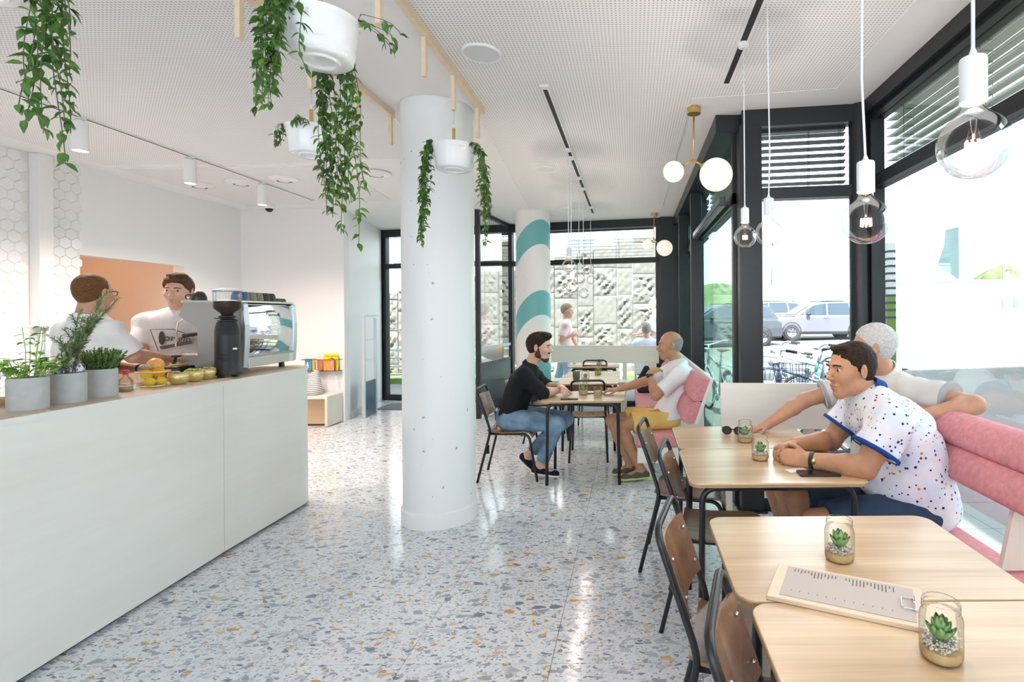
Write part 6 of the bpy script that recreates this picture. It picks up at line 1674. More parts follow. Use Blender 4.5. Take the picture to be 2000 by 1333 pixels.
# ---------------------------------------------------------------- man in cream polo
J = dict(head=(1.372, 3.02, 1.300), neck=(1.460, 3.03, 1.135), chest=(1.490, 3.06, 0.930), pelvis=(1.330, 3.08, 0.575), shl=(1.535, 2.85, 1.075), shr=(1.365, 3.24, 1.055),
         ell=(1.690, 2.62, 1.075), elr=(1.060, 3.27, 0.960), wrl=(1.535, 2.72, 1.085), wrr=(0.815, 3.20, 0.825), hipl=(1.300, 2.99, 0.565), hipr=(1.290, 3.18, 0.565),
         knl=(0.83, 2.95, 0.54), knr=(0.83, 3.22, 0.54), anl=(0.92, 2.97, 0.10), anr=(0.92, 3.2, 0.10), toel=(0.79, 2.97, 0.04), toer=(0.79, 3.2, 0.04))
J['ell'] = (1.660, 2.56, 1.050); J['wrl'] = (1.440, 2.60, 0.995)
J.update(pelvis=(1.42, 3.08, 0.575), hipl=(1.38, 2.99, 0.565), hipr=(1.38, 3.18, 0.565)); J = camscale(J, 1.05); J['pelvis'] = (1.49, 3.23, 0.56); J['toel'] = (0.83, 3.12, 0.04); J['toer'] = (0.83, 3.36, 0.04); J['anl'] = (0.96, 3.12, 0.10); J['anr'] = (0.96, 3.36, 0.10)
D = Person('white haired man in cream polo with arm over pink bench', J, (-1, -0.25, 0), (-1, 0.30, -0.05), (0, 0, 1), h=0.0075, skin='skin_warm', hs=1.10, bulk=1.10, arm=1.10)
D.body([dict(w=J['wrl'], d=(-0.9, 0.35, -0.2), n=(0, 0, 1), thumb=(0, 1, 0), curl=0.4), dict(w=J['wrr'], d=(-1, -0.15, -0.25), n=(0, 0, 1), thumb=(0, -1, 0), curl=0.32)])
sh = D.shirt('polo_shirt', 'shirt_cream', sleeve=0.62, hem=[((1.49, 3.23, 0.47), (0.25, 0, -1))], flare=0.026, cuff='shirt_grey_trim'); D.collar('shirt_cream', sh, r=0.076, h=0.045, lift=0.025)
D.pants('shorts', 'shorts_slate', 0.90, r1=0.085, top=((1.49, 3.2, 0.70), (0, 0, 1))); D.shoes('shoe_grey', 'sole_white')
D.hair('hair_white', 0.011, 0.088, 1.1, -0.06); D.brows('hair_white')
# ---------------------------------------------------------------- barista with glasses and apron
J = dict(head=(-3.420, 3.350, 1.660), neck=(-3.450, 3.330, 1.490), chest=(-3.450, 3.335, 1.30), pelvis=(-3.455, 3.30, 0.98), shr=(-3.265, 3.290, 1.415), shl=(-3.640, 3.400, 1.415),
         elr=(-3.145, 3.380, 1.235), ell=(-3.60, 3.62, 1.20), wrr=(-3.120, 3.600, 1.215), wrl=(-3.36, 3.70, 1.19), hipr=(-3.36, 3.28, 0.94), hipl=(-3.54, 3.33, 0.94), knr=(-3.36, 3.32, 0.5), knl=(-3.55, 3.36, 0.5), anr=(-3.36, 3.26, 0.10), anl=(-3.56, 3.30, 0.10), toer=(-3.33, 3.42, 0.04), toel=(-3.53, 3.46, 0.04))
J['elr'] = (-3.19, 3.37, 1.26); J['wrr'] = (-3.17, 3.60, 1.22); J['ell'] = (-3.50, 3.55, 1.18); J['wrl'] = (-3.27, 3.52, 1.165)
P1 = Person('barista with glasses, white shirt and brown apron, seen from behind', J, (0.25, 1, 0), (-0.06, 1, -0.02), (0, 0, 1), h=0.008, skin='skin_warm', hs=0.98, bulk=1.05)
P1.body([dict(w=J['wrr'], d=(0.1, 0.9, -0.1), n=(0.3, 0, 1), thumb=(-1, 0, 0), curl=0.6), dict(w=J['wrl'], d=(0.9, 0.3, -0.05), n=(0, 0, 1), thumb=(0, 1, 0), curl=0.7)])
sh = P1.shirt('shirt', 'shirt_white', sleeve=0.90, hem=[((-3.45, 3.3, 0.92), (0, 0, -1))], flare=0.022); P1.collar('shirt_white', sh)
P1.pants('trousers', 'trousers_dark', 1.9, r1=0.08, r2=0.065, top=((-3.45, 3.3, 1.03), (0, 0, 1))); P1.shoes('shoe_black', 'sole_white')
P1.hair('hair_ginger', 0.003, 0.066, 1.0, -0.05, amp=0.0006)
S = SDF(); P1.torso(S, 0.020); S.clip((-3.45, 3.36, 0), (-0.25, -1, 0)); S.clip((0, 0, 1.33), (0, 0, 1)); S.cone((-3.43, 3.33, 0.95), 0.17, (-3.42, 3.34, 0.55), 0.19, 0.05, ((0.25, 1, 0), 0.7)); S.clip((0, 0, 0.52), (0, 0, -1))
ap = S.mesh('apron', 'apron', P1.root, 0.009, P1.o)
def strap(P, pts, r_, mat, par): MB().tube([tuple(A3(p) - A3(P.o)) for p in fillet([Vector(p) for p in pts], 0.05, 4)], r_, 8).build('strap', mat, par, True)
strap(P1, [(-3.53, 3.47, 1.33), (-3.535, 3.36, 1.455), (-3.43, 3.20, 1.30), (-3.34, 3.185, 1.12)], 0.008, 'leather', ap)
strap(P1, [(-3.37, 3.46, 1.33), (-3.35, 3.34, 1.455), (-3.48, 3.19, 1.28), (-3.56, 3.22, 1.12)], 0.008, 'leather', ap)
g = thing('eyeglasses', 'dark rimmed glasses worn by the barista in the apron', 'glasses', tuple(P1.hp(0.105, 0, 0.006)))
gl = lambda x, y, z: tuple(P1.H @ (A3((x, y, z))*P1.hs))
for y in (-1, 1):
    pts = [gl(0, y*0.033 + 0.022*math.cos(a), 0.017*math.sin(a)) for a in [2*math.pi*k/16 for k in range(16)]]
    MB().tube(pts, 0.0022, 6, closed=True).build('rim', 'black_plastic', g, True); MB().add(pts, [tuple(range(16))]).build('lens', 'jar_glass', g)
    MB().tube([gl(0, y*0.055, 0.006), gl(-0.02, y*0.078, 0.008), gl(-0.11, y*0.084, 0.006)], 0.0022, 6).build('temple', 'black_plastic', g, True)
MB().tube([gl(0, -0.011, 0.004), gl(0.004, 0, 0.007), gl(0, 0.011, 0.004)], 0.002, 6).build('bridge', 'black_plastic', g, True)
P1.bracelet('wrist_band', 'black_plastic', 'l', 0.94, 0.034, 0.010)
t = thing('portafilter', 'black handled portafilter held above the fruit basket', 'portafilter', (-3.05, 3.52, 1.235))
MB().tube([(0, 0, 0), (-0.05, 0.05, -0.035), (-0.10, 0.10, -0.045)], [0.008, 0.010, 0.012], 10).build('handle', 'black_plastic', t, True)
MB().tube([(0.022*math.cos(a) + 0.015, 0.022*math.sin(a) - 0.012, 0.012) for a in [2*math.pi*k/20 for k in range(20)]], 0.007, 8, closed=True).build('ring', 'black_plastic', t, True)
# ---------------------------------------------------------------- barista in printed tee
J = dict(head=(-3.425, 3.980, 1.700), neck=(-3.420, 3.985, 1.545), chest=(-3.435, 3.985, 1.34), pelvis=(-3.44, 3.98, 1.0), shr=(-3.600, 3.90, 1.460), shl=(-3.245, 4.065, 1.460),
         elr=(-3.560, 3.80, 1.22), ell=(-3.22, 4.10, 1.20), wrr=(-3.36, 3.72, 1.19), wrl=(-3.25, 3.98, 1.05), hipr=(-3.53, 3.95, 0.95), hipl=(-3.35, 4.02, 0.95), knr=(-3.53, 3.92, 0.5), knl=(-3.35, 3.99, 0.5), anr=(-3.54, 3.96, 0.10), anl=(-3.35, 4.03, 0.10), toer=(-3.50, 3.83, 0.04), toel=(-3.30, 3.90, 0.04))
P2 = Person('young barista in white printed tee behind the coffee machine', J, (0.42, -0.9, 0), (0.30, -0.95, -0.06), (0.05, 0, 1), h=0.008, skin='skin_fair', hs=1.0)
P2.body([dict(w=J['wrr'], d=(0.8, -0.4, -0.1), n=(0, 0, 1), thumb=(0, 1, 0), curl=0.6), dict(w=J['wrl'], d=(0.3, -0.6, -0.6), n=(0.5, -0.3, 0.5), thumb=(-1, 0, 0), curl=0.6)])
sh = P2.shirt('t_shirt', 'shirt_white', sleeve=0.68, hem=[((0, 0, 0.92), (0, 0, -1))], flare=0.026)
P2.pants('trousers', 'trousers_dark', 1.9, r1=0.08, r2=0.065, top=((0, 0, 1.05), (0, 0, 1))); P2.shoes('shoe_black', 'sole_white')
P2.hair('hair_brown', 0.010, 0.088, 1.1, -0.06, extra=(((0.068, 0.020, 0.092), (0.030, 0.050, 0.024), 0.02), ((0.060, -0.030, 0.084), (0.028, 0.036, 0.024), 0.02), ((0.02, 0, 0.122), (0.07, 0.06, 0.022), 0.02), ((0.035, 0.066, 0.052), (0.028, 0.014, 0.030), 0.015), ((0.035, -0.066, 0.052), (0.028, 0.014, 0.030), 0.015))); P2.brows('hair_brown')
fr = P2.fr; lt = P2.lat(); upv = np.cross(lt, fr) if np.cross(lt, fr)[2] > 0 else -np.cross(lt, fr)
cc = P2.J['chest'] + fr*0.142 + A3((0, 0, 0.005)) - A3(P2.o)
M = frame_M(tuple(cc), tuple(lt), tuple(upv), tuple(fr))
tr = [(-0.115, 0.075), (0.015, 0.075), (0.13, 0.02), (0.13, -0.03), (-0.04, -0.065), (-0.07, -0.085)]
pr_ = MB().tube([tuple((M @ Vector((x, y, 0.004)))) for x, y in tr], 0.003, 5, closed=True).build('shirt_print', 'ink', sh, True)
text_obj('lettering', 'origin', 0.070, 'ink', pr_, M @ Matrix.Translation((0.04, 0.005, 0.003)) @ Matrix.Rotation(-0.12, 4, 'Z'), 0.003)
MB().bar(tuple(M @ Vector((-0.06, -0.058, 0.003))), tuple(M @ Vector((0.12, -0.022, 0.003))), 0.020, 0.008, tuple(fr)).build('print_bar', 'ink', pr_)
MB().prism([(-0.052 + 0.017*math.cos(a), 0.012 + 0.050*math.sin(a)) for a in [2*math.pi*k/16 for k in range(16)]], -0.004, 0.004, M).build('print_shape', 'cup_brown', pr_)

# ---------------------------------------------------------------- people on the terrace
J = dict(head=(-1.17, 9.55, 1.575), neck=(-1.20, 9.55, 1.40), chest=(-1.22, 9.55, 1.20), pelvis=(-1.24, 9.55, 0.92), shr=(-1.19, 9.39, 1.32), shl=(-1.21, 9.71, 1.32),
         elr=(-1.27, 9.34, 1.06), ell=(-1.10, 9.75, 1.08), wrr=(-1.09, 9.38, 1.14), wrl=(-1.0, 9.70, 0.88), hipr=(-1.24, 9.47, 0.88), hipl=(-1.24, 9.63, 0.88), knr=(-1.16, 9.47, 0.48), knl=(-1.32, 9.63, 0.48), anr=(-1.2, 9.47, 0.10), anl=(-1.45, 9.63, 0.12), toer=(-1.06, 9.47, 0.04), toel=(-1.32, 9.63, 0.04))
W = Person('woman in pale pink blouse walking outside the rear window', J, (1, 0, 0), (1, -0.2, -0.1), (0, 0, 1), h=0.012, skin='skin_pink', bulk=0.9, arm=0.85)
W.body([dict(w=J['wrr'], d=(1, 0.2, 0.2), n=(0, -1, 0.3), thumb=(0, 0, 1), curl=0.5), dict(w=J['wrl'], d=(0.3, 0, -1), n=(0, 1, 0), thumb=(1, 0, 0), curl=0.4)], 0.006)
sh = W.shirt('blouse', 'dress_pink', sleeve=0.75, hem=[((0, 0, 0.84), (0, 0, -1))], flare=0.04, inf=0.022); W.pants('jeans', 'denim_pale', 1.9, r1=0.08, r2=0.07, top=((0, 0, 1.0), (0, 0, 1))); W.shoes('shoe_grey', 'sole_white')
W.hair('hair_blonde', 0.018, 0.075, 0.8, -0.10)
J = dict(head=(0.415, 8.95, 1.66), neck=(0.44, 8.95, 1.485), chest=(0.46, 8.95, 1.28), pelvis=(0.46, 8.95, 0.98), shr=(0.42, 9.13, 1.40), shl=(0.47, 8.77, 1.40),
         elr=(0.30, 9.17, 1.17), ell=(0.36, 8.73, 1.15), wrr=(0.12, 9.10, 1.12), wrl=(0.18, 8.78, 1.10), hipr=(0.46, 9.04, 0.93), hipl=(0.46, 8.86, 0.93), knr=(0.44, 9.04, 0.5), knl=(0.46, 8.86, 0.5), anr=(0.48, 9.04, 0.10), anl=(0.50, 8.86, 0.10), toer=(0.36, 9.04, 0.04), toel=(0.38, 8.86, 0.04))
for q in J: J[q] = (J[q][0] - 0.01, J[q][1] + 1.05, 1.5 + (J[q][2] - 1.5)*1.0)
E_ = Person('bald man in white shirt and glasses standing on the terrace', J, (-1, 0, 0), (-1, -0.1, -0.1), (0, 0, 1), h=0.012, skin='skin_pink')
E_.body([dict(w=J['wrr'], d=(-1, -0.2, 0), n=(0, 0, 1), thumb=(0, -1, 0), curl=0.6), dict(w=J['wrl'], d=(-1, 0.2, 0), n=(0, 0, 1), thumb=(0, 1, 0), curl=0.6)], 0.006)
E_.shirt('shirt', 'shirt_white', sleeve=0.85, hem=[((0, 0, 0.86), (0, 0, -1))], flare=0.03); E_.pants('trousers', 'shorts_slate', 1.9, r1=0.08, r2=0.07, top=((0, 0, 1.0), (0, 0, 1))); E_.shoes('shoe_grey', 'sole_white')
E_.hair('hair_grey', 0.002, 0.02, 1.0, -0.06, crop=((0, 0, 0.03), (0.1, 0, 1)), amp=0.0005)
J = dict(head=(0.265, 9.12, 1.235), neck=(0.265, 9.09, 1.08), chest=(0.265, 9.08, 0.88), pelvis=(0.265, 9.10, 0.56), shr=(0.455, 9.08, 0.985), shl=(0.075, 9.08, 0.985),
         elr=(0.50, 9.18, 0.74), ell=(0.03, 9.18, 0.74), wrr=(0.42, 9.38, 0.72), wrl=(0.10, 9.38, 0.72), hipr=(0.36, 9.12, 0.55), hipl=(0.17, 9.12, 0.55), knr=(0.37, 9.56, 0.52), knl=(0.16, 9.56, 0.52), anr=(0.37, 9.54, 0.10), anl=(0.16, 9.54, 0.10), toer=(0.37, 9.67, 0.04), toel=(0.16, 9.67, 0.04))
for q in J: J[q] = (J[q][0] - 0.02, J[q][1] + 0.02, J[q][2])
F_ = Person('grey haired man in pale blue shirt seated outside, back to the glass', J, (0, 1, 0), (0.1, 1, -0.1), (0, 0, 1), h=0.012, skin='skin_pink')
F_.body([dict(w=J['wrr'], d=(0, 1, 0), n=(0, 0, 1), thumb=(-1, 0, 0), curl=0.5), dict(w=J['wrl'], d=(0, 1, 0), n=(0, 0, 1), thumb=(1, 0, 0), curl=0.5)], 0.006)
F_.shirt('shirt', 'shirt_pale_blue', sleeve=0.85, hem=[((0, 0, 0.47), (0, 0, -1))], flare=0.03); F_.pants('shorts', 'shorts_slate', 0.9, r1=0.085, top=((0, 0, 0.68), (0, 0, 1))); F_.shoes('shoe_grey', 'sole_white')
F_.hair('hair_grey', 0.008, 0.075, 0.9, -0.06)

# ================================================================== OUTSIDE
def ground(name, poly, z, mat):
    o = MB().prism(poly, z - 0.05, z).build(name, mat); return struct(o)
# terrain: level by the building, rising gently to the car park
mb = MB(); nx, ny = 14, 14
def gz(x, y):
    d = max(0.0, math.hypot(max(0, x - 2), max(0, y - 8)) - 4.0); return -0.03 + min(1.6, 0.035*d)
xs_ = [1.86 + (90*(i/nx)**1.7) for i in range(nx+1)]; ys_ = [-12 + 100*(j/ny)**1.2 for j in range(ny+1)]
for j in range(ny+1):
    for i in range(nx+1): mb.v.append((xs_[i], ys_[j], gz(xs_[i], ys_[j])))
for j in range(ny):
    for i in range(nx):
        a = j*(nx+1)+i; mb.f.append((a, a+1, a+nx+2, a+nx+1))
o = mb.build('ground', 'asphalt', None, True); struct(o)
ground('terrace', [(1.86, 3.6), (1.86, 14.0), (-9, 14.0), (-9, 9.9), (-4.6, 9.62), (0.8, 8.5), (0.8, 4.3)], -0.012, 'asphalt')
pv = ground('pavement', [(1.86, -2.5), (3.6, -2.5), (3.6, 4.6), (1.86, 4.6)], 0.0, 'paving')
sl = None
for j in range(14):
    for i in range(3):
        if sl is None: o = MB().box((0.004, 0.004, 0), (0.566, 0.496, 0.02)).build('paving_slab', 'paving', pv); sl = o.data
        else: o = bpy.data.objects.new('paving_slab', sl); link(o, pv)
        o.location = (1.88 + i*0.57, -2.4 + j*0.5, 0)
# stone wall behind the terrace, block by block
sw_ = thing('stone_wall', 'high retaining wall of rough and smooth grey stone blocks', 'stone wall', (0, 13.2, 0))
x = -9.2; k = 0; rr = random.Random(2)
def top_h(x): return 2.05 + (3.45 - 2.05)*min(1, max(0, (x + 6.3)/6.6)) + (0.0 if x < 1.5 else -0.2)
while x < 1.5:
    wd = 0.58 if k % 2 else 0.40
    z = -0.4 + 0.25*((k*2) % 3); th_ = top_h(x + wd/2); rough = rr.random() < 0.5
    while z < th_ - 0.1:
        hh = min(0.78*rr.uniform(.85, 1.1), th_ - z)
        mb = MB(); n, m = 12, 17; rf = 0.040 if (rough ^ (rr.random() < 0.30)) else 0.010; sd = rr.uniform(0, 99)
        for j in range(m+1):
            for i in range(n+1):
                u, v_ = i/n, j/m; ed = min(1.0, 8*min(u, 1-u, v_, 1-v_))
                px, pz = u*(wd-0.014), v_*(hh-0.014)
                q = rf*ed*(0.4 + 0.35*math.sin(9*px+sd)*math.cos(11*pz+sd*1.7) + 0.5*math.sin(31*px-27*pz+sd) + 0.9*rr.uniform(-1, 1))
                mb.v.append((px, -q*0.9 - 0.01*ed, pz))
        for j in range(m):
            for i in range(n):
                a = j*(n+1)+i; mb.f.append((a, a+1, a+n+2, a+n+1))
        nb_ = len(mb.v); W_, H_ = wd-0.014, hh-0.014
        mb.add([(0, 0, 0), (W_, 0, 0), (W_, 0, H_), (0, 0, H_), (0, 0.3, 0), (W_, 0.3, 0), (W_, 0.3, H_), (0, 0.3, H_)], [(0, 4, 5, 1), (3, 2, 6, 7), (0, 3, 7, 4), (1, 5, 6, 2), (4, 7, 6, 5)])
        o = mb.build('stone_block', 'stone_rough' if rf > 0.05 else 'stone_smooth', sw_, True, auto=0.9); o.location = (x, 0, z)
        z += hh; rough = not rough if rr.random() < 0.6 else rough
    x += wd; k += 1
MB().box((-9.2, 0.06, -0.4), (1.5, 0.3, 1.95)).build('joint_backing', 'stone_smooth', sw_)
# planting strip, rails
g_ = MB().box((-9, 11.8, -0.01), (1.6, 13.05, 0.10)).build('lawn_strip', 'grass'); tag(g_, 'strip of green grass below the stone wall', 'grass', kind='stuff')
t = thing('terrace_railing', 'blue grey horizontal bar railing at the terrace edge', 'railing', (-9, 11.5, -0.01))
for z in (0.22, 0.40, 0.58, 0.76): MB().box((0, -0.015, z), (10.4, 0.015, z + 0.035)).build('bar', 'rail_blue', t)
for i in range(8): MB().box((0.2 + i*1.42, -0.025, 0), (0.25 + i*1.42, 0.025, 0.82)).build('post', 'rail_blue', t)
# house beyond the wall
h_ = thing('white_house', 'pale house with balcony and flat roof above the stone wall', 'building', (-0.2, 21, 0))
MB().box((-3.2, 0, 0), (0.9, 6, 7.6)).build('wall', 'white_render', h_); MB().box((-3.4, -0.2, 7.6), (1.1, 6.2, 7.8)).build('roof', 'white_render', h_)
for (x0, x1, z0, z1) in ((-2.4, -1.2, 2.9, 4.6), (-0.6, 0.5, 2.9, 4.6), (-2.4, -1.2, 5.5, 7.0), (-0.6, 0.5, 5.5, 7.0)):
    f = MB().box((x0, -0.04, z0), (x1, 0.02, z1)).build('window', 'white_plastic', h_); MB().box((x0+.08, -0.05, z0+.08), ((x0+x1)/2-.03, -0.035, z1-.08)).build('glass', 'far_window', f); MB().box(((x0+x1)/2+.03, -0.05, z0+.08), (x1-.08, -0.035, z1-.08)).build('glass', 'far_window', f)
h2 = thing('cream_house', 'plain pale house standing behind the wall by the door', 'building', (-9.5, 20, 0))
MB().box((-4, 0, 0), (3.4, 5, 5.6)).build('wall', 'white_render', h2); MB().box((-4.2, -0.2, 5.6), (3.6, 5.2, 5.8)).build('roof', 'white_render', h2)
for x0 in (-2.2, 0.4): 
    f = MB().box((x0, -0.04, 3.3), (x0+1.1, 0.02, 4.7)).build('window', 'white_plastic', h2); MB().box((x0+.08, -0.05, 3.38), (x0+1.02, -0.035, 4.62)).build('glass', 'far_window', f)
# neighbouring block behind the camera, source of the broad shadow on the ground
nb2 = thing('neighbour_block', 'tall neighbouring block beside the cafe', 'building', (10.5, -6.2, -0.05))
MB().box((-8.4, -5, 0), (9, 5, 18.5)).build('wall', 'white_render', nb2); MB().box((-8.6, -5.2, 18.5), (9.2, 5.2, 18.7)).build('roof', 'white_render', nb2)

# ---- cars
def car(x, y, rz, body, label):
    t = thing('car', label, 'car', (x, y, gz(x, y)), rz)
    # side outline in X (front = -X) and Z
    low = [(-2.20, 0.30), (-2.24, 0.52), (-2.16, 0.74), (-1.75, 0.90), (-1.05, 1.02), (1.95, 1.02), (2.20, 0.92), (2.25, 0.55), (2.20, 0.30)]
    M = frame_M((0, 0, 0), (1, 0, 0), (0, 0, 1), (0, -1, 0))
    MB().prism(low, -0.88, 0.88, M).build('body', body, t, True, bevel=0.07, bseg=3, auto=0.7)
    gh = [(-1.30, 1.00), (-0.55, 1.46), (-0.15, 1.585), (0.95, 1.60), (1.75, 1.52), (2.12, 1.00)]
    n = len(gh); vs = [(a, -0.84 + 0.13*(b-1)/0.6, b) for a, b in gh] + [(a, 0.84 - 0.13*(b-1)/0.6, b) for a, b in gh]
    MB().add(vs, [tuple(range(n))[::-1], tuple(range(n, 2*n))] + [(i, i+1, n+i+1, n+i) for i in range(n-1)]).build('cabin', body, t, True, bevel=0.05, bseg=3, auto=0.7)
    wins = [[(-1.02, 1.05), (-0.86, 1.17), (-0.90, 1.05)], [(-0.80, 1.05), (-0.80, 1.21), (-0.42, 1.44), (0.08, 1.52), (0.08, 1.05)], [(0.16, 1.05), (0.16, 1.525), (1.02, 1.53), (1.10, 1.05)], [(1.20, 1.08), (1.12, 1.52), (1.60, 1.47), (1.82, 1.12)]]
    for s_ in (-1, 1):
        for wn in wins:
            vs = [(a, s_*(0.852 - 0.13*(b-1)/0.6), b) for a, b in wn]; m = len(vs)
            MB().add(vs, [tuple(range(m)) if s_ < 0 else tuple(range(m))[::-1]]).build('side_window', 'car_glass', t)
    MB().add([(-1.24, -0.70, 1.06), (-1.24, 0.70, 1.06), (-0.56, 0.64, 1.485), (-0.56, -0.64, 1.485)], [(0, 3, 2, 1)]).build('windscreen', 'car_glass', t)
    for wx in (-1.40, 1.35):
        for s_ in (-1, 1):
            R_ = Matrix.Rotation(math.pi/2, 4, 'X')
            w_ = MB().lathe([(0.20, -0.11), (0.31, -0.11), (0.33, -0.08), (0.33, 0.08), (0.31, 0.11), (0.20, 0.11)], 32, (wx, s_*0.80, 0.33), R_).build('wheel', 'tyre', t, True, auto=0.6)
            mb = MB().lathe([(0.0, -0.03), (0.06, -0.035), (0.19, 0.0), (0.215, -0.03), (0.215, 0.03)], 28, (wx, s_*0.86, 0.33), R_); mb.build('hub', 'alloy', w_, True, auto=0.6)
            mh = MB()
            for k in range(7):
                a = 2*math.pi*k/7; mh.ball((wx + 0.135*math.cos(a), s_*0.905, 0.33 + 0.135*math.sin(a)), (0.028, 0.012, 0.028), 8, 6)
            mh.build('hub_holes', 'tyre', w_, True)
            MB().lathe([(0.35, -0.02), (0.41, -0.02), (0.41, 0.02), (0.35, 0.02)], 28, (wx, s_*0.865, 0.36), R_).build('wheel_arch', 'tyre', t, True)
    for s_ in (-1, 1):
        MB().ball((-0.72, s_*0.97, 1.08), (0.09, 0.09, 0.07), 12, 8).build('door_mirror', 'black_plastic', t, True)
        for hx in (-0.05, 1.0): MB().box((hx, s_*0.88 - 0.012, 0.90), (hx + 0.2, s_*0.88 + 0.012, 0.93)).build('door_handle', body, t)
    MB().box((-1.1, -0.885, 0.24), (1.05, 0.885, 0.34)).build('sill', 'black_plastic', t)
    MB().box((-2.235, -0.78, 0.62), (-2.05, -0.5, 0.75)).build('headlight', 'silver', t); MB().box((-2.235, 0.5, 0.62), (-2.05, 0.78, 0.75)).build('headlight', 'silver', t)
    for s_ in (-0.62, 0.62): MB().tube([(-0.1, s_, 1.60), (0, s_, 1.63), (1.4, s_, 1.62), (1.5, s_, 1.57)], 0.018, 6).build('roof_rail', 'black_metal', t, True)
    return t
car(8.0, 22.8, 0.02, 'car_silver', 'silver estate car parked side on beyond the bay window')
car(6.6, 27.0, 0.10, 'car_silver', 'pale car parked just behind the silver estate')
car(5.9, 30.5, 0.15, 'car_grey', 'grey car in the farthest parking row')
car(3.4, 20.5, 0.25, 'car_grey', 'dark grey car seen through the green tinted glass')

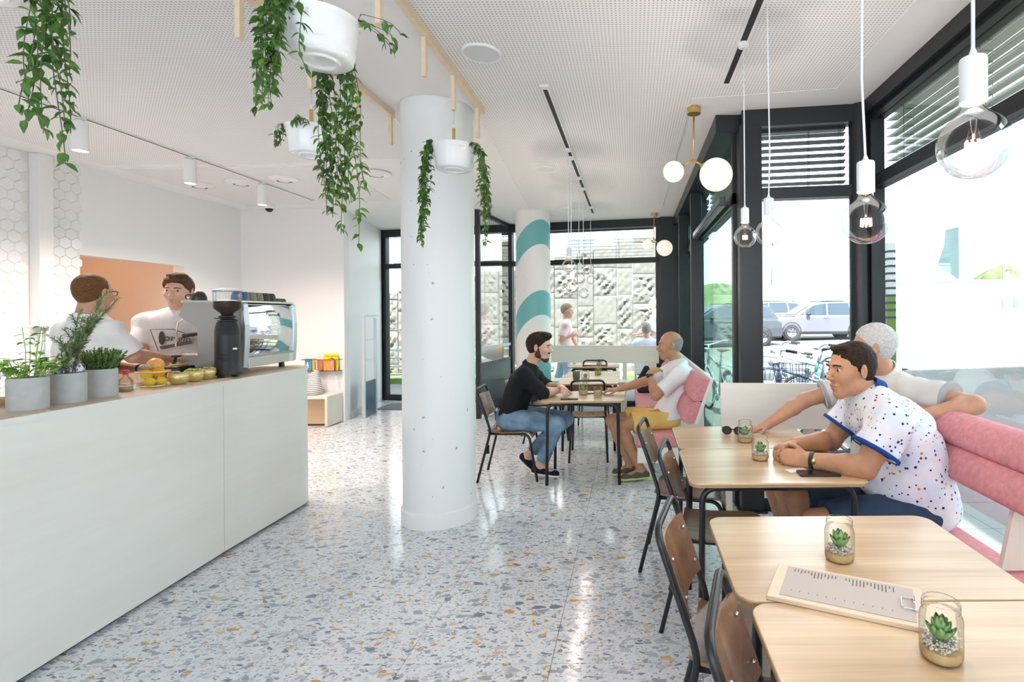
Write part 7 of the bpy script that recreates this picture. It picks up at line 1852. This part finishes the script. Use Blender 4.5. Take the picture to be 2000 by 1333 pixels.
# ---- bicycles
def bike(x, y, rz, lean, frame, label, basket=False):
    t = thing('bicycle', label, 'bicycle', (x, y, 0.002), rz); t.rotation_euler = (lean, 0, rz)
    bk = []
    for wx in (-0.52, 0.54):
        pts = [(wx + 0.335*math.cos(a), 0, 0.34 + 0.335*math.sin(a)) for a in [2*math.pi*k/36 for k in range(36)]]
        w_ = MB().tube(pts, 0.019, 8, closed=True).build('wheel', 'tyre', t, True)
        pts = [(wx + 0.31*math.cos(a), 0, 0.34 + 0.31*math.sin(a)) for a in [2*math.pi*k/36 for k in range(36)]]
        MB().tube(pts, 0.010, 6, closed=True).build('rim', 'bike_silver', w_, True)
        mb = MB()
        for k in range(18):
            a = 2*math.pi*k/18; mb.tube([(wx, 0.02*(-1)**k, 0.34), (wx + 0.31*math.cos(a), 0, 0.34 + 0.31*math.sin(a))], 0.0016, 4)
        mb.lathe([(0, -0.04), (0.022, -0.04), (0.022, 0.04), (0, 0.04)], 12, (wx, 0, 0.34), Matrix.Rotation(math.pi/2, 4, 'X')); mb.build('spokes', 'bike_silver', w_)
        a0 = 20 if wx > 0 else 10
        pts = [(wx + 0.365*math.cos(math.radians(a)), 0, 0.34 + 0.365*math.sin(math.radians(a))) for a in range(a0, a0 + 151, 10)]
        MB().tube(pts, 0.022, 6).build('mudguard', 'bike_silver', t, True)
    bb_, st, hd, hd2 = (-0.05, 0, 0.30), (-0.20, 0, 0.82), (0.36, 0, 0.86), (0.40, 0, 0.72)
    fr_ = MB(); fr_.tube([bb_, st], 0.018, 10); fr_.tube([bb_, hd2], 0.022, 10); fr_.tube([(-0.17, 0, 0.72), hd], 0.018, 10); fr_.tube([hd, hd2], 0.022, 10)
    for s_ in (-1, 1): fr_.tube([bb_, (-0.52, s_*0.05, 0.34)], 0.011, 8); fr_.tube([(-0.17, 0, 0.72), (-0.52, s_*0.05, 0.34)], 0.010, 8)
    fr_.build('frame', frame, t, True)
    fk = MB()
    for s_ in (-1, 1): fk.tube([(0.41, s_*0.035, 0.70), (0.46, s_*0.05, 0.50), (0.54, s_*0.05, 0.34)], 0.012, 8)
    fk.build('fork', 'bike_silver', t, True)
    MB().tube([st, (-0.235, 0, 0.96)], 0.013, 8).build('seat_post', 'bike_silver', t, True)
    MB().add([(-0.40, -0.085, 0.98), (-0.40, 0.085, 0.98), (-0.28, 0.09, 0.985), (-0.10, 0.025, 0.985), (-0.06, 0, 0.98), (-0.10, -0.025, 0.985), (-0.28, -0.09, 0.985), (-0.24, 0, 0.94)],
             [(0, 6, 5, 4, 3, 2, 1), (0, 1, 7), (1, 2, 7), (2, 3, 7), (3, 4, 7), (4, 5, 7), (5, 6, 7), (6, 0, 7)]).build('saddle', 'tyre', t, True, bevel=0.012)
    hb = MB(); hb.tube([hd, (0.33, 0, 1.02)], 0.014, 8); hb.tube(fillet([(0.13, -0.30, 1.06), (0.28, -0.26, 1.08), (0.36, -0.06, 1.02), (0.36, 0.06, 1.02), (0.28, 0.26, 1.08), (0.13, 0.30, 1.06)], 0.06, 4), 0.011, 8)
    h2_ = hb.build('handlebar', 'bike_silver', t, True)
    for s_ in (-1, 1): MB().tube([(0.22, s_*0.283, 1.07), (0.10, s_*0.305, 1.055)], 0.016, 8).build('grip', 'tyre', h2_, True)
    MB().ball((0.47, 0, 0.93), (0.05, 0.04, 0.045), 12, 8).build('headlamp', 'chrome', t, True)
    ck = MB().lathe([(0, -0.008), (0.09, -0.008), (0.09, 0.008), (0, 0.008)], 20, (-0.05, 0.05, 0.30), Matrix.Rotation(math.pi/2, 4, 'X'))
    ck.tube([(-0.05, 0.06, 0.30), (0.05, 0.08, 0.17), (0.05, 0.16, 0.17)], 0.011, 6); ck.tube([(-0.05, -0.04, 0.30), (-0.15, -0.07, 0.43), (-0.15, -0.15, 0.43)], 0.011, 6); ck.build('crank', 'bike_silver', t, True)
    cr = MB()
    for s_ in (-1, 1): cr.tube([(-0.22, s_*0.07, 0.74), (-0.80, s_*0.07, 0.74), (-0.54, s_*0.06, 0.36)], 0.007, 6)
    for k in range(4): cr.tube([(-0.32 - k*0.14, -0.07, 0.74), (-0.32 - k*0.14, 0.07, 0.74)], 0.006, 6)
    cr.build('rear_rack', 'bike_silver', t, True)
    if basket:
        bs = MB()
        for z, g__ in ((0.74, 0.0), (0.84, 0.02), (0.94, 0.035), (1.0, 0.045)):
            bs.tube([(0.50-g__*.3, -0.15-g__, z), (0.75+g__, -0.15-g__, z), (0.75+g__, 0.15+g__, z), (0.50-g__*.3, 0.15+g__, z)], 0.005, 6, closed=True)
        for k in range(6):
            f = k/5; bs.tube([(0.50+0.25*f, -0.15, 0.74), (0.49+0.31*f, -0.195, 1.0)], 0.004, 5); bs.tube([(0.50+0.25*f, 0.15, 0.74), (0.49+0.31*f, 0.195, 1.0)], 0.004, 5)
            bs.tube([(0.75, -0.15+0.3*f, 0.74), (0.795, -0.195+0.39*f, 1.0)], 0.004, 5); bs.tube([(0.5+0.25*f, -0.15, 0.74), (0.5+0.25*f, 0.15, 0.74)], 0.004, 5)
        bs.build('basket', 'bike_blue', t, True)
    return t
bike(1.95, 5.75, 2.55, 0.10, 'bike_blue', 'dark blue bicycle with front wire basket outside the bay window', True)
bike(2.75, 6.75, 2.75, 0.12, 'bike_green', 'dark green bicycle leaning behind the basket bicycle')
bike(2.55, 7.75, 2.9, 0.08, 'bike_silver', 'silver bicycle standing behind the other bicycles')
bike(2.15, 4.95, 2.75, 0.06, 'bike_silver', 'nearest bicycle with wire basket, close to the bay glass', True)
bike(1.30, 7.9, 1.75, -0.06, 'bike_silver', 'bicycle seen through the green tinted glass')

# ---- posts, sign, flag, far scenery
t = thing('street_lamp', 'slim grey street lamp post beyond the parked cars', 'street lamp', (8.8, 33.5, gz(8.8, 33.5)))
MB().tube([(0, 0, 0), (0.05, 0, 2.5)], 0.09, 12).build('base', 'galv', t, True); MB().tube([(0.05, 0, 2.5), (0.2, 0, 7.0), (0.6, 0, 8.2), (2.4, 0, 8.6)], [0.06, 0.05, 0.045, 0.035], 10).build('mast', 'galv', t, True)
MB().ball((2.6, 0, 8.6), (0.45, 0.14, 0.07), 14, 8).build('lantern', 'galv', t, True)
t = thing('sign_frame', 'white rectangular sign board beyond the silver car', 'sign', (11.6, 30.0, gz(11.6, 30)))
MB().box((-0.9, -0.03, 1.2), (0.9, 0.03, 2.3)).build('board', 'white_render', t)
for x in (-0.9, 0.9): MB().tube([(x, 0, 0), (x, 0, 2.3)], 0.03, 8).build('post', 'galv', t)
t = thing('striped_post', 'bright green marker post with dark stripes outside the window', 'post', (3.53, 7.2, 0))
MB().box((-0.045, -0.045, 0), (0.045, 0.045, 1.75)).build('shaft', 'post_green', t)
MB().box((-0.046, -0.046, 1.75), (0.046, 0.046, 2.45)).build('upper_shaft', 'white_render', t)
for k in range(10): MB().box((-0.048, -0.048, 1.42 + k*0.10), (0.048, 0.048, 1.45 + k*0.10)).build('band', 'flag_dark', t)
t = thing('banner_flag', 'dark narrow beach flag beyond the white building', 'flag', (24.2, 39.0, 1.3))
MB().tube([(0, 0, 0), (0, 0, 6.6)], 0.04, 8).build('pole', 'galv', t)
MB().prism([(-1.6, 3.7), (-0.05, 2.6), (-0.05, 6.5), (-1.0, 6.3), (-1.1, 5.2)], -0.02, 0.02, frame_M((0, 0, 0), (1, 0, 0), (0, 0, 1), (0, -1, 0))).build('cloth', 'flag_dark', t)
t = thing('white_shed', 'long low white building across the car park', 'building', (24, 40, 0.6))
MB().box((-3.3, 0, 0), (22, 6, 3.2)).build('wall', 'white_render', t); MB().box((-3.5, -0.2, 3.2), (22.2, 6.2, 3.35)).build('roof', 'white_render', t)
MB().box((14.0, -0.03, 0.2), (14.2, 0, 2.6)).build('downpipe', 'galv', t)
for x0 in (4.0, 9.0): MB().box((x0, -0.03, 1.2), (x0 + 1.2, 0, 1.9)).build('window', 'far_window', t)
def hill(name, label, x, y, rx, ry, h, mat, z=0):
    o = MB(); n, m = 40, 12; r_ = random.Random(int(x*7+y))
    prof = []
    for j in range(m+1):
        f = j/m
        for i in range(n):
            a = 2*math.pi*i/n; q = math.cos(f*math.pi/2); w_ = 1 + 0.05*math.sin(3*a+f*5) + 0.04*math.sin(7*a+1)
            o.v.append((rx*q*w_*math.cos(a), ry*q*w_*math.sin(a), h*math.sin(f*math.pi/2)*(1 + 0.1*math.sin(5*a + 3*f))))
    for j in range(m):
        for i in range(n): o.f.append((j*n+i, j*n+(i+1) % n, (j+1)*n+(i+1) % n, (j+1)*n+i))
    k = o.build(name, mat, None, True); k.location = (x, y, z); tag(k, label, 'hill' if 'dune' in name else 'bush'); return k
hill('dune', 'low grassy dune on the horizon behind the white building', 70, 120, 50, 22, 8.0, 'hill_green', 0)
hill('dune', 'distant dune on the horizon above the parked cars', -20, 150, 40, 16, 6.0, 'hill_green', 0)
hill('bush', 'dark green bush above the white building roof', 44, 62, 5.2, 3, 4.4, 'bush', 2.2)
hill('bush', 'green bush seen above the cars through green glass', 6.5, 40, 3.2, 2, 2.6, 'bush', 1.0)
t = thing('yellow_bollard', 'thin yellow post outside the green tinted glass', 'bollard', (2.2, 11.0, 0))
MB().lathe([(0.05, 0), (0.05, 0.9), (0.03, 0.95), (0, 0.95)], 16).build('shaft', 'post_yellow', t, True); MB().lathe([(0.052, 0.85), (0.053, 0.95), (0, 0.96)], 16).build('cap', 'post_yellow', t, True)
t = thing('terrace_chair', 'white chair on which the seated terrace man sits', 'chair', (0.245, 9.10, 0))
MB().box((-0.22, -0.2, 0.42), (0.22, 0.22, 0.455)).build('seat', 'white_plastic', t, bevel=0.01); MB().box((-0.22, -0.23, 0.50), (0.22, -0.20, 0.80)).build('backrest', 'white_plastic', t, bevel=0.01)
for sx in (-0.2, 0.2):
    MB().tube([(sx, -0.215, 0), (sx, -0.215, 0.8)], 0.012, 8).build('leg', 'galv', t); MB().tube([(sx, 0.2, 0), (sx, 0.2, 0.43)], 0.012, 8).build('leg', 'galv', t)
t = thing('pushchair', 'grey pushchair with yellow lining standing outside the rear glass', 'pushchair', (-2.55, 10.1, 0))
MB().ball((0, 0, 0.80), (0.36, 0.22, 0.16), 20, 12).build('carrycot', 'shirt_grey_trim', t, True); MB().ball((0.12, -0.05, 0.83), (0.22, 0.2, 0.14), 16, 10).build('lining', 'cloth_yellow', t, True)
MB().tube(fillet([(0.30, -0.2, 0.75), (0.62, -0.2, 1.12), (0.62, 0.2, 1.12), (0.30, 0.2, 0.75)], 0.05, 4), 0.014, 8).build('handle', 'bike_blue', t, True)
for wx in (-0.32, 0.32):
    for s_ in (-1, 1):
        MB().tube([(wx*0.4, s_*0.15, 0.70), (wx, s_*0.24, 0.14)], 0.012, 8).build('frame_tube', 'silver', t, True)
        MB().tube([(wx + 0.12*math.cos(a), s_*0.26, 0.142 + 0.12*math.sin(a)) for a in [2*math.pi*k/20 for k in range(20)]], 0.018, 8, closed=True).build('wheel', 'tyre', t, True)
import OpenImageIO as oiio, numpy as np, sys
b=oiio.ImageBuf('/workdir/render_main.png'); a=b.get_pixels(oiio.FLOAT)[:,:,:3]
s=a.shape[1]/2000
for n,x,y in [('ceil top',1100,60),('ceil left',250,120),('plain ceil',760,120),('wallL',400,450),('wall back',600,520),('column',850,700),('floor near',800,1200),('floor far',700,900),('counter',300,1000),('counter2',520,850),('table',1600,1090),('board',1500,790),('pink',1930,880),('sidewall',690,600),('beam dark',1465,600),('hex',30,400),('peach',260,560),('table2',1500,900),('teal',1040,500),('seat chair',1440,1290)]:
    x0,y0=int(x*s),int(y*s); r=6
    print(n,(a[y0-r:y0+r,x0-r:x0+r].mean((0,1))*255).round().astype(int))
